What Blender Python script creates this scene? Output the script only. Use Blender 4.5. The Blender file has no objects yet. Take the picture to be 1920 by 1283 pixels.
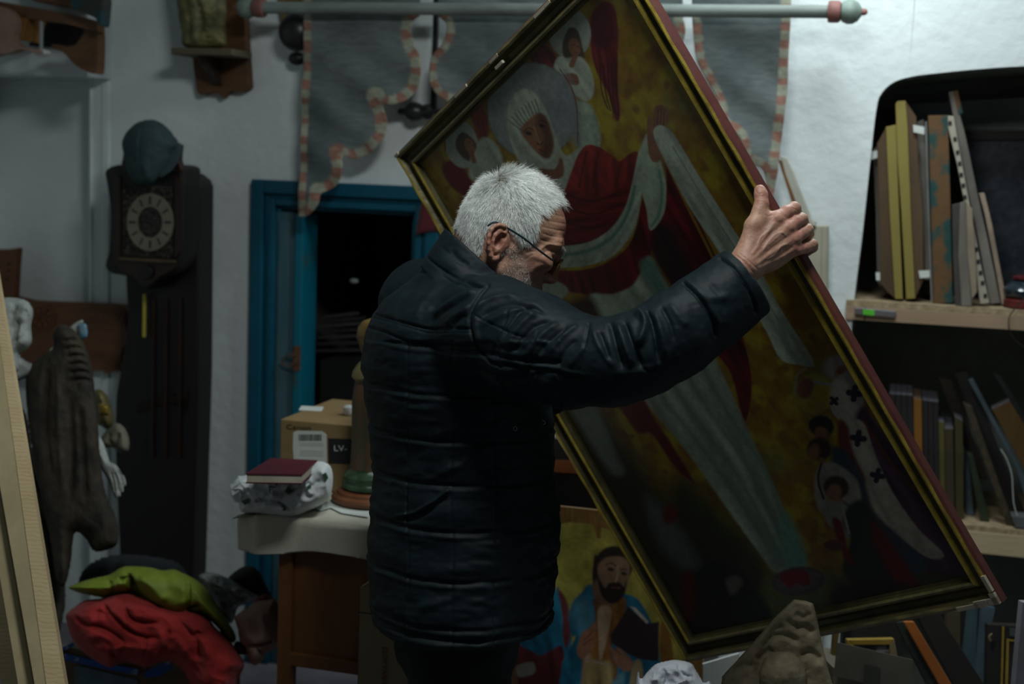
import bpy, bmesh, math, random
import numpy as np
import openvdb as vdb
from mathutils import Vector, Matrix
rng = np.random.default_rng(7)
random.seed(7)
SC = bpy.context.scene
COL = SC.collection
F = 2666.667; CX = 960.0; CY = 641.5
# ---------------------------------------------------------------- camera
_V = np.array([-.0377, 1.0, .129]); _V /= np.linalg.norm(_V)
_up = -_V
_fw = np.array([0, 0, 1.]) - _V * _V[2]; _fw /= np.linalg.norm(_fw)
_rt = np.cross(_fw, _up)
if _rt[0] < 0: _rt = -_rt
MC = np.array([_rt, _fw, _up])            # camera (right, down, forward) -> world
CAM = np.array([0., 0., 1.65])
cam_d = bpy.data.cameras.new('camera'); cam = bpy.data.objects.new('camera', cam_d); COL.objects.link(cam)
cam_d.sensor_width = 36; cam_d.lens = 50; cam_d.clip_start = .05
cr, cu, cb = MC @ [1, 0, 0], MC @ [0, -1, 0], MC @ [0, 0, -1]
cam.matrix_world = Matrix(((cr[0], cu[0], cb[0], CAM[0]), (cr[1], cu[1], cb[1], CAM[1]), (cr[2], cu[2], cb[2], CAM[2]), (0, 0, 0, 1)))
cam_d.dof.use_dof = True; cam_d.dof.focus_distance = 2.58; cam_d.dof.aperture_fstop = 3.2
SC.camera = cam
SC.view_settings.view_transform = 'Standard'; SC.view_settings.look = 'None'
SC.view_settings.exposure = 0.0; SC.view_settings.gamma = 1.0; SC.view_settings.use_curve_mapping = False
# ---------------------------------------------------------------- world and lamps
w = bpy.data.worlds.new('world'); SC.world = w; w.use_nodes = True
w.node_tree.nodes['Background'].inputs[0].default_value = (.55, .8, .78, 1)
w.node_tree.nodes['Background'].inputs[1].default_value = .012

def area(name, loc, target, sx, sy, power, col):
    d = bpy.data.lights.new(name, 'AREA'); d.shape = 'RECTANGLE'; d.size = sx; d.size_y = sy; d.energy = power; d.color = col
    o = bpy.data.objects.new(name, d); COL.objects.link(o); o.location = loc
    o.rotation_euler = (Vector(target) - Vector(loc)).to_track_quat('-Z', 'Y').to_euler()
    return o
area('ceiling_tube_light', (.85, 3.42, 2.75), (.6, 3.3, 0), .9, .25, 21, (.88, .97, 1.0))
area('near_ceiling_light', (.08, 2.0, 2.72), (-.05, 2.75, .8), .45, .3, 17, (.95, 1.0, .98))

# ---------------------------------------------------------------- geometry of the view
def nz(v):
    v = np.asarray(v, float); return v / np.linalg.norm(v)
def ray(px, py): return MC @ np.array([(px - CX) / F, (py - CY) / F, 1.0])
def atd(px, py, d): return CAM + d * ray(px, py)            # point at optical depth d
def proj(P):                                                  # world -> pixel, depth
    q = (np.asarray(P) - CAM) @ MC                            # MC rows are world axes in camera coordinates
    return q[..., 0] / q[..., 2] * F + CX, q[..., 1] / q[..., 2] * F + CY, q[..., 2]
WL = nz(MC @ nz([-9960, -721.5, 2667])); WL[2] = 0; WL = nz(WL)
WR = -WL; UP = np.array([0, 0, 1.])
WN = np.cross(WR, UP);
if WN[1] > 0: WN = -WN
_r = ray(450, 1235); WO = CAM + _r * (-CAM[2] / _r[2])
def onplane(px, py, o, n):
    r = ray(px, py); return CAM + r * (np.dot(o - CAM, n) / np.dot(r, n))
def onw(px, py, t=0.0): return onplane(px, py, WO + WN * t, WN)
def wc(p):                                                    # world -> wall frame s, z, t
    q = np.asarray(p) - WO; return np.array([q @ WR, q @ UP, q @ WN])
def ww(s, z, t): return WO + WR * s + UP * z + WN * t
def wsz(px, py, t=0.0): return wc(onw(px, py, t))[:2]

# ---------------------------------------------------------------- mesh builder
class MB:
    def __init__(s): s.v = []; s.f = []; s.mi = []; s.n = 0
    def add(s, v, f, mi=0):
        v = np.asarray(v, float).reshape(-1, 3); s.v.append(v)
        for a in f: s.f.append([int(i) + s.n for i in a]); s.mi.append(mi)
        s.n += len(v); return s
    def hexa(s, c, mi=0):      # c: 4 front corners, 4 back corners
        return s.add(c, [(0, 1, 2, 3), (7, 6, 5, 4), (0, 4, 5, 1), (1, 5, 6, 2), (2, 6, 7, 3), (3, 7, 4, 0)], mi)
    def prism(s, pts, vec, mi=0, side=None):
        pts = np.asarray(pts, float); n = len(pts); v = np.vstack([pts, pts + np.asarray(vec)])
        s.add(v, [list(range(n)), list(range(2 * n - 1, n - 1, -1))], mi)
        k = s.n - 2 * n
        for i in range(n):
            j = (i + 1) % n; s.f.append([k + i, k + i + n, k + j + n, k + j]); s.mi.append(mi if side is None else side)
        return s
    def wbox(s, x0, y0, x1, y1, tf, tb, mi=0, ref=None):
        """box in the wall frame whose front face (plane tf) covers the pixel rectangle"""
        a = np.array([wsz(x0, y0, tf), wsz(x1, y0, tf), wsz(x1, y1, tf), wsz(x0, y1, tf)])
        s0 = (a[0, 0] + a[3, 0]) / 2; s1 = (a[1, 0] + a[2, 0]) / 2; z1 = (a[0, 1] + a[1, 1]) / 2; z0 = (a[2, 1] + a[3, 1]) / 2
        return s.sbox(s0, s1, z0, z1, tb, tf, mi)
    def sbox(s, s0, s1, z0, z1, t0, t1, mi=0):
        return s.hexa([ww(s0, z0, t1), ww(s1, z0, t1), ww(s1, z1, t1), ww(s0, z1, t1), ww(s0, z0, t0), ww(s1, z0, t0), ww(s1, z1, t0), ww(s0, z1, t0)], mi)
    def wpoly(s, pts, tf, tb, mi=0, side=None):
        P = [onw(x, y, tf) for x, y in pts]
        return s.prism(P, WN * (tb - tf), mi, side)
    def tube(s, path, rad, n=12, mi=0, cap=True, up=None, flat=1.0):
        path = np.asarray(path, float); m = len(path); rad = np.broadcast_to(np.asarray(rad, float), (m,))
        T = np.gradient(path, axis=0); T /= np.linalg.norm(T, axis=1)[:, None] + 1e-12
        u = np.asarray(up if up is not None else (UP if abs(T[0] @ UP) < .9 else WR), float)
        V = []
        for i in range(m):
            a = np.cross(T[i], u); a /= np.linalg.norm(a) + 1e-12; b = np.cross(a, T[i]); u = b
            for k in range(n):
                th = 2 * math.pi * k / n
                V.append(path[i] + rad[i] * (math.cos(th) * a + math.sin(th) * b * flat))
        fs = []
        for i in range(m - 1):
            for k in range(n):
                j = (k + 1) % n; fs.append((i * n + k, i * n + j, (i + 1) * n + j, (i + 1) * n + k))
        if cap: fs.append(list(range(n))[::-1]); fs.append([(m - 1) * n + k for k in range(n)])
        return s.add(V, fs, mi)
    def lathe(s, o, ax, prof, n=24, mi=0, sq=1.0):
        """prof: list of (distance along axis, radius)"""
        ax = nz(ax); a = nz(np.cross(ax, [0.3, .9, .1] if abs(ax[2]) > .9 else UP)); b = np.cross(ax, a)
        V = []; m = len(prof)
        for h, r in prof:
            for k in range(n):
                th = 2 * math.pi * k / n; V.append(np.asarray(o) + ax * h + r * (math.cos(th) * a + math.sin(th) * b * sq))
        fs = [(i * n + k, i * n + (k + 1) % n, (i + 1) * n + (k + 1) % n, (i + 1) * n + k) for i in range(m - 1) for k in range(n)]
        fs.append(list(range(n))[::-1]); fs.append([(m - 1) * n + k for k in range(n)])
        return s.add(V, fs, mi)
    def ell(s, c, ax, n=16, m=10, mi=0):
        """ellipsoid, ax = three half axes vectors"""
        c = np.asarray(c, float); ax = np.asarray(ax, float); V = []
        for i in range(m + 1):
            ph = math.pi * i / m
            for k in range(n):
                th = 2 * math.pi * k / n
                V.append(c + ax[0] * math.sin(ph) * math.cos(th) + ax[1] * math.sin(ph) * math.sin(th) + ax[2] * math.cos(ph))
        fs = [(i * n + k, (i + 1) * n + k, (i + 1) * n + (k + 1) % n, i * n + (k + 1) % n) for i in range(m) for k in range(n)]
        return s.add(V, fs, mi)
    def grid(s, G, mi=0, thick=None):
        """G: rows x cols x 3 array; thick: vector offset giving real thickness"""
        G = np.asarray(G, float); r, c = G.shape[:2]
        fs = [(i * c + k, i * c + k + 1, (i + 1) * c + k + 1, (i + 1) * c + k) for i in range(r - 1) for k in range(c - 1)]
        if thick is None: return s.add(G.reshape(-1, 3), fs, mi)
        N = r * c; V = np.vstack([G.reshape(-1, 3), (G + thick).reshape(-1, 3)])
        fs2 = [tuple(q + N for q in f[::-1]) for f in fs]
        e = [i for i in range(c)] + [i * c + c - 1 for i in range(1, r)] + [(r - 1) * c + k for k in range(c - 2, -1, -1)] + [i * c for i in range(r - 2, 0, -1)]
        sd = [(e[(i + 1) % len(e)], e[i], e[i] + N, e[(i + 1) % len(e)] + N) for i in range(len(e))]
        return s.add(V, fs + fs2 + sd, mi)
    def verts(s): return np.vstack(s.v)

# ---------------------------------------------------------------- fast noise
def vnoise(P, scale=1.0, seed=0):
    P = np.asarray(P, float) * scale + seed * 17.31
    i = np.floor(P).astype(np.int64); f = P - i; f = f * f * (3 - 2 * f)
    def h(a, b, c):
        n = (a * 374761393 + b * 668265263 + c * 2147483647 + seed * 144269) & 0xffffffff
        n = ((n ^ (n >> 13)) * 1274126177) & 0xffffffff
        return ((n ^ (n >> 16)) & 0xffff) / 32767.5 - 1
    r = 0
    for dx in (0, 1):
        for dy in (0, 1):
            for dz in (0, 1):
                wgt = (f[..., 0] if dx else 1 - f[..., 0]) * (f[..., 1] if dy else 1 - f[..., 1]) * (f[..., 2] if dz else 1 - f[..., 2])
                r = r + wgt * h(i[..., 0] + dx, i[..., 1] + dy, i[..., 2] + dz)
    return r
def fbm(P, scale, seed=0, oct=3):
    return sum(vnoise(P, scale * 2 ** k, seed + k) * .5 ** k for k in range(oct))

# ---------------------------------------------------------------- materials
MATS = {}
def mat(name, c1, c2=None, rough=.7, scale=8.0, bump=.2, bscale=None, metal=0.0, stretch=(1, 1, 1), contrast=(.35, .65), attr=None, spec=.4, alpha=None, trans=0, sheen=0, sss=0, bdist=.004, emit=None, wave=None, coat=0):
    if name in MATS: return MATS[name]
    m = bpy.data.materials.new(name); m.use_nodes = True; nt = m.node_tree; N = nt.nodes; L = nt.links
    b = N['Principled BSDF']; b.inputs['Roughness'].default_value = rough; b.inputs['Metallic'].default_value = metal
    b.inputs['Specular IOR Level'].default_value = spec
    if coat: b.inputs['Coat Weight'].default_value = coat; b.inputs['Coat Roughness'].default_value = .25
    if sheen: b.inputs['Sheen Weight'].default_value = sheen; b.inputs['Sheen Roughness'].default_value = .5
    if sss: b.inputs['Subsurface Weight'].default_value = sss; b.inputs['Subsurface Radius'].default_value = (.01, .004, .002); b.inputs['Subsurface Scale'].default_value = 1.0
    if trans: b.inputs['Transmission Weight'].default_value = trans; b.inputs['IOR'].default_value = 1.3
    if alpha is not None: b.inputs['Alpha'].default_value = alpha
    c2 = c2 if c2 is not None else tuple(x * .6 for x in c1)
    tc = N.new('ShaderNodeTexCoord'); mp = N.new('ShaderNodeMapping'); mp.inputs['Scale'].default_value = stretch
    L.new(tc.outputs['Object'], mp.inputs['Vector'])
    ns = N.new('ShaderNodeTexNoise'); ns.inputs['Scale'].default_value = scale; ns.inputs['Detail'].default_value = 7; ns.inputs['Roughness'].default_value = .62
    L.new(mp.outputs[0], ns.inputs['Vector'])
    rp = N.new('ShaderNodeValToRGB'); rp.color_ramp.elements[0].position = contrast[0]; rp.color_ramp.elements[1].position = contrast[1]
    if attr:
        rp.color_ramp.elements[0].color = (.86, .86, .86, 1); rp.color_ramp.elements[1].color = (1.12, 1.12, 1.12, 1)
        at = N.new('ShaderNodeAttribute'); at.attribute_name = attr
        mx = N.new('ShaderNodeMix'); mx.data_type = 'RGBA'; mx.blend_type = 'MULTIPLY'; mx.inputs[0].default_value = 1
        L.new(at.outputs['Color'], mx.inputs[6]); L.new(rp.outputs[0], mx.inputs[7]); L.new(mx.outputs[2], b.inputs['Base Color'])
    else:
        rp.color_ramp.elements[0].color = (*c2, 1); rp.color_ramp.elements[1].color = (*c1, 1)
        L.new(rp.outputs[0], b.inputs['Base Color'])
    L.new(ns.outputs[0], rp.inputs[0])
    if bump:
        bn = N.new('ShaderNodeTexNoise'); bn.inputs['Scale'].default_value = bscale or scale * 4; bn.inputs['Detail'].default_value = 5
        L.new(mp.outputs[0], bn.inputs['Vector'])
        bp = N.new('ShaderNodeBump'); bp.inputs['Strength'].default_value = bump; bp.inputs['Distance'].default_value = bdist
        L.new(bn.outputs[0], bp.inputs['Height']); L.new(bp.outputs[0], b.inputs['Normal'])
        if wave:
            wv = N.new('ShaderNodeTexWave'); wv.inputs['Scale'].default_value = wave[0]; wv.inputs['Distortion'].default_value = wave[1]; wv.bands_direction = wave[2]
            L.new(tc.outputs['Object'], wv.inputs['Vector'])
            b2 = N.new('ShaderNodeBump'); b2.inputs['Strength'].default_value = wave[3]; b2.inputs['Distance'].default_value = .003
            L.new(wv.outputs[0], b2.inputs['Height']); L.new(bp.outputs[0], b2.inputs['Normal']); L.new(b2.outputs[0], b.inputs['Normal'])
    MATS[name] = m; return m

# ---------------------------------------------------------------- things and parts
def mkmesh(name, mb, mats, base, smooth=False, cols=None, bevel=0):
    me = bpy.data.meshes.new(name); V = mb.verts() - base
    me.from_pydata(V.tolist(), [], mb.f)
    if not isinstance(mats, (list, tuple)): mats = [mats]
    for m in mats: me.materials.append(m)
    me.polygons.foreach_set('material_index', np.array(mb.mi, dtype=np.int32))
    me.polygons.foreach_set('use_smooth', np.full(len(me.polygons), bool(smooth)))
    if cols is not None:
        a = me.color_attributes.new('paint', 'FLOAT_COLOR', 'POINT')
        c4 = np.ones((len(V), 4), np.float32); c4[:, :3] = cols; a.data.foreach_set('color', c4.ravel())
    bm = bmesh.new(); bm.from_mesh(me); bmesh.ops.recalc_face_normals(bm, faces=bm.faces)
    bm.to_mesh(me); bm.free()
    if smooth and smooth != 2:
        try: me.set_sharp_from_angle(angle=math.radians(40))
        except Exception: pass
    o = bpy.data.objects.new(name, me); COL.objects.link(o)
    if bevel:
        b = o.modifiers.new('bevel', 'BEVEL'); b.width = bevel; b.segments = 2; b.limit_method = 'ANGLE'; b.angle_limit = math.radians(35)
    return o
class Thing:
    def __init__(s, name, label, cat, group=None, base=None):
        s.name, s.label, s.cat, s.group = name, label, cat, group; s.p = []; s.base = base
    def part(s, name, mb, mats, parent=None, smooth=False, label=None, cols=None, bevel=0, kind=None):
        s.p.append((name, mb, mats, parent, smooth, label, cols, bevel, kind)); return len(s.p) - 1
    def end(s):
        allv = np.vstack([p[1].verts() for p in s.p])
        if s.base is None:
            lo, hi = allv.min(0), allv.max(0); base = np.array([(lo[0] + hi[0]) / 2, (lo[1] + hi[1]) / 2, lo[2]])
        else: base = np.asarray(s.base, float)
        s.objs = []
        if len(s.p) == 1:
            n, mb, m, par, sm, lb, co, bv, kd = s.p[0]
            r = mkmesh(s.name, mb, m, base, sm, co, bv); s.objs = [r]
        else:
            r = bpy.data.objects.new(s.name, None); r.empty_display_size = .05; COL.objects.link(r)
            for n, mb, m, par, sm, lb, co, bv, kd in s.p:
                o = mkmesh(n, mb, m, base, sm, co, bv); s.objs.append(o)
                o.parent = r if par is None else s.objs[par]
                if lb: o['label'] = lb
                if kd: o['kind'] = kd
        r.location = base; r['label'] = s.label; r['category'] = s.cat
        if s.group: r['group'] = s.group
        s.root = r; return r
def one(name, label, cat, mb, mats, group=None, **k):
    t = Thing(name, label, cat, group); t.part(name, mb, mats, **k); return t.end()
def struct(name, mb, mats, smooth=False, bevel=0):
    base = np.zeros(3); o = mkmesh(name, mb, mats, base, smooth, None, bevel); o['kind'] = 'structure'; return o
def smoothpts(pts, n=6, closed=True):
    P = np.asarray(pts, float); m = len(P); out = []
    rngi = range(m) if closed else range(m - 1)
    for i in rngi:
        if closed: a, b, c, d = P[i - 1], P[i], P[(i + 1) % m], P[(i + 2) % m]
        else: a, b, c, d = P[max(i - 1, 0)], P[i], P[i + 1], P[min(i + 2, m - 1)]
        for k in range(n):
            t = k / n
            out.append(.5 * ((2 * b) + (-a + c) * t + (2 * a - 5 * b + 4 * c - d) * t * t + (-a + 3 * b - 3 * c + d) * t ** 3))
    if not closed: out.append(P[-1])
    return np.array(out)
def textgeo(txt, size=1.0):
    cu_ = bpy.data.curves.new('t', 'FONT'); cu_.body = txt; cu_.size = size; cu_.resolution_u = 3
    o = bpy.data.objects.new('t', cu_); COL.objects.link(o); dg = bpy.context.evaluated_depsgraph_get(); dg.update()
    me = bpy.data.meshes.new_from_object(o.evaluated_get(dg))
    v = np.array([x.co[:] for x in me.vertices]); f = [tuple(p.vertices) for p in me.polygons]
    bpy.data.objects.remove(o); bpy.data.meshes.remove(me); bpy.data.curves.remove(cu_); return v, f
def textmb(mb, txt, o, ux, uy, h, wid=None, mi=0, off=.0008):
    """text whose lower left corner sits at o, height h along uy, optional total width"""
    v, f = textgeo(txt); lo = v.min(0); hi = v.max(0); cap = (hi[1] - lo[1]); k = h / cap
    kx = k if wid is None else wid / (hi[0] - lo[0]); ux = nz(ux); uy = nz(uy); n = np.cross(ux, uy)
    V = np.asarray(o) + np.outer((v[:, 0] - lo[0]) * kx, ux) + np.outer((v[:, 1] - lo[1]) * k, uy) + n * off
    return mb.add(V, f, mi)

# ---------------------------------------------------------------- painting on surfaces: colour per vertex
def inpoly(X, Y, poly):
    p = np.asarray(poly); inside = np.zeros(X.shape, bool); n = len(p); j = n - 1
    for i in range(n):
        xi, yi, xj, yj = p[i, 0], p[i, 1], p[j, 0], p[j, 1]
        c = ((yi > Y) != (yj > Y))
        if c.any():
            with np.errstate(all='ignore'): inside ^= c & (X < (xj - xi) * (Y - yi) / (yj - yi + 1e-12) + xi)
        j = i
    return inside
def distpl(X, Y, poly, closed=False):
    p = np.asarray(poly, float); d = np.full(X.shape, 1e9); n = len(p)
    for i in range(n if closed else n - 1):
        a = p[i]; b = p[(i + 1) % n]; ab = b - a; L2 = ab @ ab + 1e-9
        t = np.clip(((X - a[0]) * ab[0] + (Y - a[1]) * ab[1]) / L2, 0, 1)
        d = np.minimum(d, np.hypot(X - a[0] - t * ab[0], Y - a[1] - t * ab[1]))
    return d
class Paint:
    """brush work laid on a surface; coordinates are those in which its design is drawn"""
    def __init__(s, X, Y, base): s.X, s.Y = X.astype(float), Y.astype(float); s.C = np.tile(np.asarray(base, float), (len(X), 1))
    def _sel(s, pts, m):
        p = np.asarray(pts); return np.where((s.X > p[:, 0].min() - m) & (s.X < p[:, 0].max() + m) & (s.Y > p[:, 1].min() - m) & (s.Y < p[:, 1].max() + m))[0]
    def fill(s, pts, col, soft=1.5, sm=True, var=0.12, stripe=None, a=1.0):
        if sm: pts = smoothpts(pts, 5)
        i = s._sel(pts, soft * 2)
        if len(i) == 0: return
        X, Y = s.X[i], s.Y[i]; ins = inpoly(X, Y, pts); d = distpl(X, Y, pts, True); d = np.where(ins, d, -d)
        al = np.clip(d / soft * .5 + .5, 0, 1) * a; P = np.c_[X, Y, 0 * X]
        c = np.asarray(col, float) * (1 + var * fbm(P, .05, 3)[:, None] + var * .5 * vnoise(P, .25, 5)[:, None])
        if stripe:                               # (angle degrees, wavelength, strength): folds of painted cloth
            th = math.radians(stripe[0]); u = X * math.cos(th) + Y * math.sin(th); v = -X * math.sin(th) + Y * math.cos(th)
            q = vnoise(np.c_[v / stripe[1], u / stripe[1] / 8, 0 * u], 1.0, 9); c = c * (1 + stripe[2] * q[:, None])
        s.C[i] = s.C[i] * (1 - al[:, None]) + np.clip(c, 0, 1) * al[:, None]
    def line(s, pts, wd, col, soft=1.0, a=1.0, sm=True, taper=False):
        if sm and len(pts) > 2: pts = smoothpts(pts, 5, False)
        i = s._sel(pts, wd + soft * 2)
        if len(i) == 0: return
        d = distpl(s.X[i], s.Y[i], pts); al = np.clip((wd / 2 - d) / soft + .5, 0, 1) * a
        s.C[i] = s.C[i] * (1 - al[:, None]) + np.asarray(col) * al[:, None]
    def ell(s, cx, cy, rx, ry, col, ang=0, soft=1.5, var=.1, a=1.0):
        th = np.linspace(0, 2 * np.pi, 28, endpoint=False); c, sn = math.cos(math.radians(ang)), math.sin(math.radians(ang))
        x, y = rx * np.cos(th), ry * np.sin(th); s.fill(np.c_[cx + x * c - y * sn, cy + x * sn + y * c], col, soft, False, var, a=a)
# ================================================================ the setting
M_wall = mat('limewashed_plaster', (.68, .74, .74), (.60, .66, .66), rough=.9, scale=2.2, bump=.38, bscale=24, bdist=.010, spec=.2)
M_wallB = mat('grey_plaster', (.52, .56, .57), (.46, .50, .51), rough=.92, scale=3, bump=.3, bscale=14, bdist=.01, spec=.2)
M_niche = mat('shaded_niche_plaster', (.16, .18, .16), (.10, .12, .10), rough=.95, scale=5, bump=.3, spec=.2)  # shade of the unlit niche is put into this darker plaster
M_floor = mat('grey_cement_floor', (.24, .22, .25), (.16, .15, .17), rough=.8, scale=6, bump=.2)
M_blue = mat('turquoise_blue_paint', (.0, .078, .13), (.0, .058, .098), rough=.45, scale=9, bump=.25, bscale=30, contrast=(.3, .7))
M_blueworn = mat('worn_blue_grey_paint', (.06, .12, .14), (.02, .09, .12), rough=.6, scale=14, bump=.3, stretch=(1, 1, .2))
M_bluebright = mat('bright_blue_edge_paint', (.0, .12, .18), (.04, .07, .05), rough=.5, scale=12, bump=.2, contrast=(.32, .42), stretch=(1, 1, .4))
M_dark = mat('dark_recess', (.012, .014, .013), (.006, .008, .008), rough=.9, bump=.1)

fl = MB(); fl.hexa([(-6, -3, 0), (5, -3, 0), (5, 9, 0), (-6, 9, 0), (-6, -3, -.1), (5, -3, -.1), (5, 9, -.1), (-6, 9, -.1)]); struct('floor', fl, M_floor)
ce = MB(); ce.hexa([(-6, -3, 2.9), (5, -3, 2.9), (5, 9, 2.9), (-6, 9, 2.9), (-6, -3, 3.0), (5, -3, 3.0), (5, 9, 3.0), (-6, 9, 3.0)]); struct('ceiling', ce, M_wallB)
ZT = 2.9
# wall outline pieces, all in the wall frame (s, z)
sC = wsz(168, 400)[0]                                  # corner of the left recess
dL, dT = wsz(478, 345); dR = wsz(812, 360)[0]         # blue doorway opening
dz0 = .02
nich = [wsz(x, y) for x, y in smoothpts([(1560, 1500), (1578, 1100), (1588, 800), (1598, 600), (1618, 430), (1634, 280), (1643, 205), (1652, 176), (1676, 154), (1712, 143), (1760, 137), (1830, 130), (1920, 124), (2030, 121), (2140, 135), (2190, 180), (2205, 400), (2210, 800), (2215, 1500)], 5, False)]
nich = [(s, max(z, .02)) for s, z in nich]
sN0 = nich[0][0]; sN1 = nich[-1][0]; sEnd = sN1 + .5; TH = -.55
wb = MB()
def wallpiece(pts, t0=0, t1=-.12): wb.prism([ww(s, z, t0) for s, z in pts], WN * (t1 - t0))
wallpiece([(sC, 0), (dL, 0), (dL, dT), (dL, ZT), (sC, ZT)])
wallpiece([(dL, dT), (dR, dT), (dR, ZT), (dL, ZT)])
mid = min(s for s, z in nich) - .02
wallpiece([(dR, 0), (mid, 0), (mid, ZT), (dR, ZT)])
half = len(nich) // 2
wallpiece([(mid, 0), (nich[0][0], 0)] + nich[:half] + [(nich[half][0], ZT), (mid, ZT)])
wallpiece([(nich[half - 1][0], nich[half - 1][1])] + nich[half:] + [(nich[-1][0], 0), (sEnd, 0), (sEnd, ZT), (nich[half - 1][0], ZT)])
# doorway reveal
wb.prism([ww(dL - .0, 0, -.12), ww(dL - .3, 0, -.12), ww(dL - .3, dT + .3, -.12), ww(dL, dT + .3, -.12)], WN * -.02)
struct('wall_back', wb, M_wall, smooth=False)
# stepped back part on the left with the pilaster edge
wl_ = MB(); wl_.sbox(sC - 2.2, sC + .02, 0, ZT, -.30, -.09); wl_.sbox(sC - .0, sC + .012, 0, ZT, -.12, .006)
wl_.sbox(sC + .045, sC + .075, .0, ZT, -.10, .007)
struct('wall_back_left', wl_, M_wall, bevel=.006)
x_ = MB(); _a = wsz(165, 145, .14); x_.sbox(_a[0] - .9, _a[0], _a[1], ZT, -.09, .14); struct('trim_2', x_, M_wallB, bevel=.004)
# side wall far left, side wall right, wall behind the camera
sL = sC - .42
x_ = MB(); x_.sbox(sL - .2, sL, 0, ZT, -.1, 6); struct('wall_left', x_, M_wall)
x_ = MB(); x_.sbox(sEnd, sEnd + .2, 0, ZT, -.6, 6); struct('wall_right', x_, M_wallB)
x_ = MB(); x_.sbox(sL, sEnd, 0, ZT, 6, 6.2); struct('wall_front', x_, M_wallB)
# niche lining
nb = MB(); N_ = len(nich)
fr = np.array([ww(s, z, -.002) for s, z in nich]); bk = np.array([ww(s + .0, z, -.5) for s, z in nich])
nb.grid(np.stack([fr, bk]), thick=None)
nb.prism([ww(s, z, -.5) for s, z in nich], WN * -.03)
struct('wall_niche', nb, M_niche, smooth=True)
# doorway: dark chamber behind
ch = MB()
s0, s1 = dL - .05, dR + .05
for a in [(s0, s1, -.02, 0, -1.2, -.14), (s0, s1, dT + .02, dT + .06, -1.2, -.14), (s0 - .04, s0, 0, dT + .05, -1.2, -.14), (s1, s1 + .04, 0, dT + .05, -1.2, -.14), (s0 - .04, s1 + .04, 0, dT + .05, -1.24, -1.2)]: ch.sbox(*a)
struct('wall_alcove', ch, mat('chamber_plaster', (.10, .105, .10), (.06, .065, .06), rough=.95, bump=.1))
# blue frame: stepped mouldings
def frame_rect(mb, l, tp, r, wdt, t0, t1, mi=0):
    """left post, lintel, right post in s,z of width wdt"""
    mb.sbox(l, l + wdt, 0, tp, t0, t1, mi); mb.sbox(l + wdt, r - wdt, tp - wdt, tp, t0, t1, mi); mb.sbox(r - wdt, r, 0, tp, t0, t1, mi)
l0, tp0 = wsz(470, 336, .03); 
fm = MB(); r0 = dR + .03
frame_rect(fm, l0, tp0, r0, .042, -.05, .030)
frame_rect(fm, l0 + .042, tp0 - .042, r0 - .042, .014, -.05, .015)
frame_rect(fm, l0 + .056, tp0 - .056, r0 - .056, .022, -.06, .022)
frame_rect(fm, l0 + .078, tp0 - .078, r0 - .078, .012, -.06, .002)
struct('trim_1', fm, M_blue, bevel=.004)
li, ti = l0 + .09, tp0 - .09
# left leaf folded open, seen almost edge on
d1 = MB(); sA = wsz(516, 500, .0)[0]; sB = wsz(556, 500, .0)[0]; sE = wsz(566, 500, .02)[0]
zt = wsz(530, 397)[1]
d1.sbox(sA, sB, 0, zt, -.08, .004, 0); d1.sbox(sA + .012, sB - .02, .1, zt - .03, -.01, .010, 0); d1.sbox(sB, sE, 0, zt - .006, -.10, .018, 1)
struct('door_1', d1, [M_blueworn, M_bluebright], bevel=.003)
sF = wsz(766, 500)[0]
d2 = MB(); d2.sbox(sF, dR - .0, 0, wsz(770, 414)[1], -.08, -.02, 0); d2.sbox(sF + .02, dR - .02, .2, wsz(770, 430)[1], -.03, -.012, 0)
struct('door_2', d2, M_blue, bevel=.004)
M_rust = mat('rusty_iron', (.16, .07, .03), (.05, .03, .02), rough=.85, scale=60, bump=.5)
lt = Thing('door_latch', 'rusty iron hook latch hanging on the edge of the blue door leaf', 'latch')
m1 = MB(); m1.wpoly([(550, 649), (563, 649), (562, 694), (548, 696)], .024, .019); lt.part('latch_plate', m1, M_rust)
m2 = MB(); m2.tube(smoothpts([onw(x, y, .03) for x, y in [(556, 668), (540, 666), (528, 677), (533, 684), (548, 686), (556, 680)]], 6, False), .0026, 8); lt.part('hook', m2, M_rust, smooth=True)
lt.end()
# ================================================================ the large tilted painting
PSC = 3.25
_q = [(745, 289, 1.0), (1153, -128, .75665), (1883, 1127, .74425), (1290, 1240, .98760)]
PT = np.array([atd(x, y, d * PSC) for x, y, d in _q])       # TL TR BR BL
pu = PT[1] - PT[0]; pv = PT[3] - PT[0]; PW = np.linalg.norm(pu); PH = np.linalg.norm(pv); pu /= PW; pv /= PH
pv = nz(pv - pu * (pu @ pv)); pn = np.cross(pu, pv)
if pn @ (CAM - PT[0]) < 0: pn = -pn                          # faces the camera
def pp(u, v, h=0): return PT[0] + pu * u + pv * v + pn * h
M_gold = mat('dull_gilded_moulding', (.55, .42, .07), (.32, .22, .03), rough=.36, metal=.3, scale=30, bump=.35, bscale=220, bdist=.0015)
M_bronze = mat('dark_bronze_moulding', (.10, .085, .03), (.05, .045, .02), rough=.4, metal=.4, scale=20, bump=.2)
M_redside = mat('oxblood_frame_side', (.060, .009, .013), (.10, .025, .014), rough=.6, scale=12, bump=.2, contrast=(.3, .8))
M_chip = mat('exposed_gesso', (.5, .46, .36), (.35, .3, .22), rough=.9)
M_paintR = mat('painted_canvas', (1, 1, 1), rough=.5, scale=90, bump=.25, bscale=260, attr='paint', bdist=.001, spec=.35)
M_back = mat('raw_stretcher_wood', (.25, .17, .1), rough=.8)
M_goldshade = mat('shaded_gilding', (.20, .165, .06), (.11, .10, .05), rough=.45, metal=.2, scale=30, bump=.3)  # darker gilding; shade on top and bottom rails is put into the colour
FWD = .052
big = Thing('framed_painting', 'large tilted gilt framed painting of a veiled woman held up by the man', 'painting')
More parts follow.
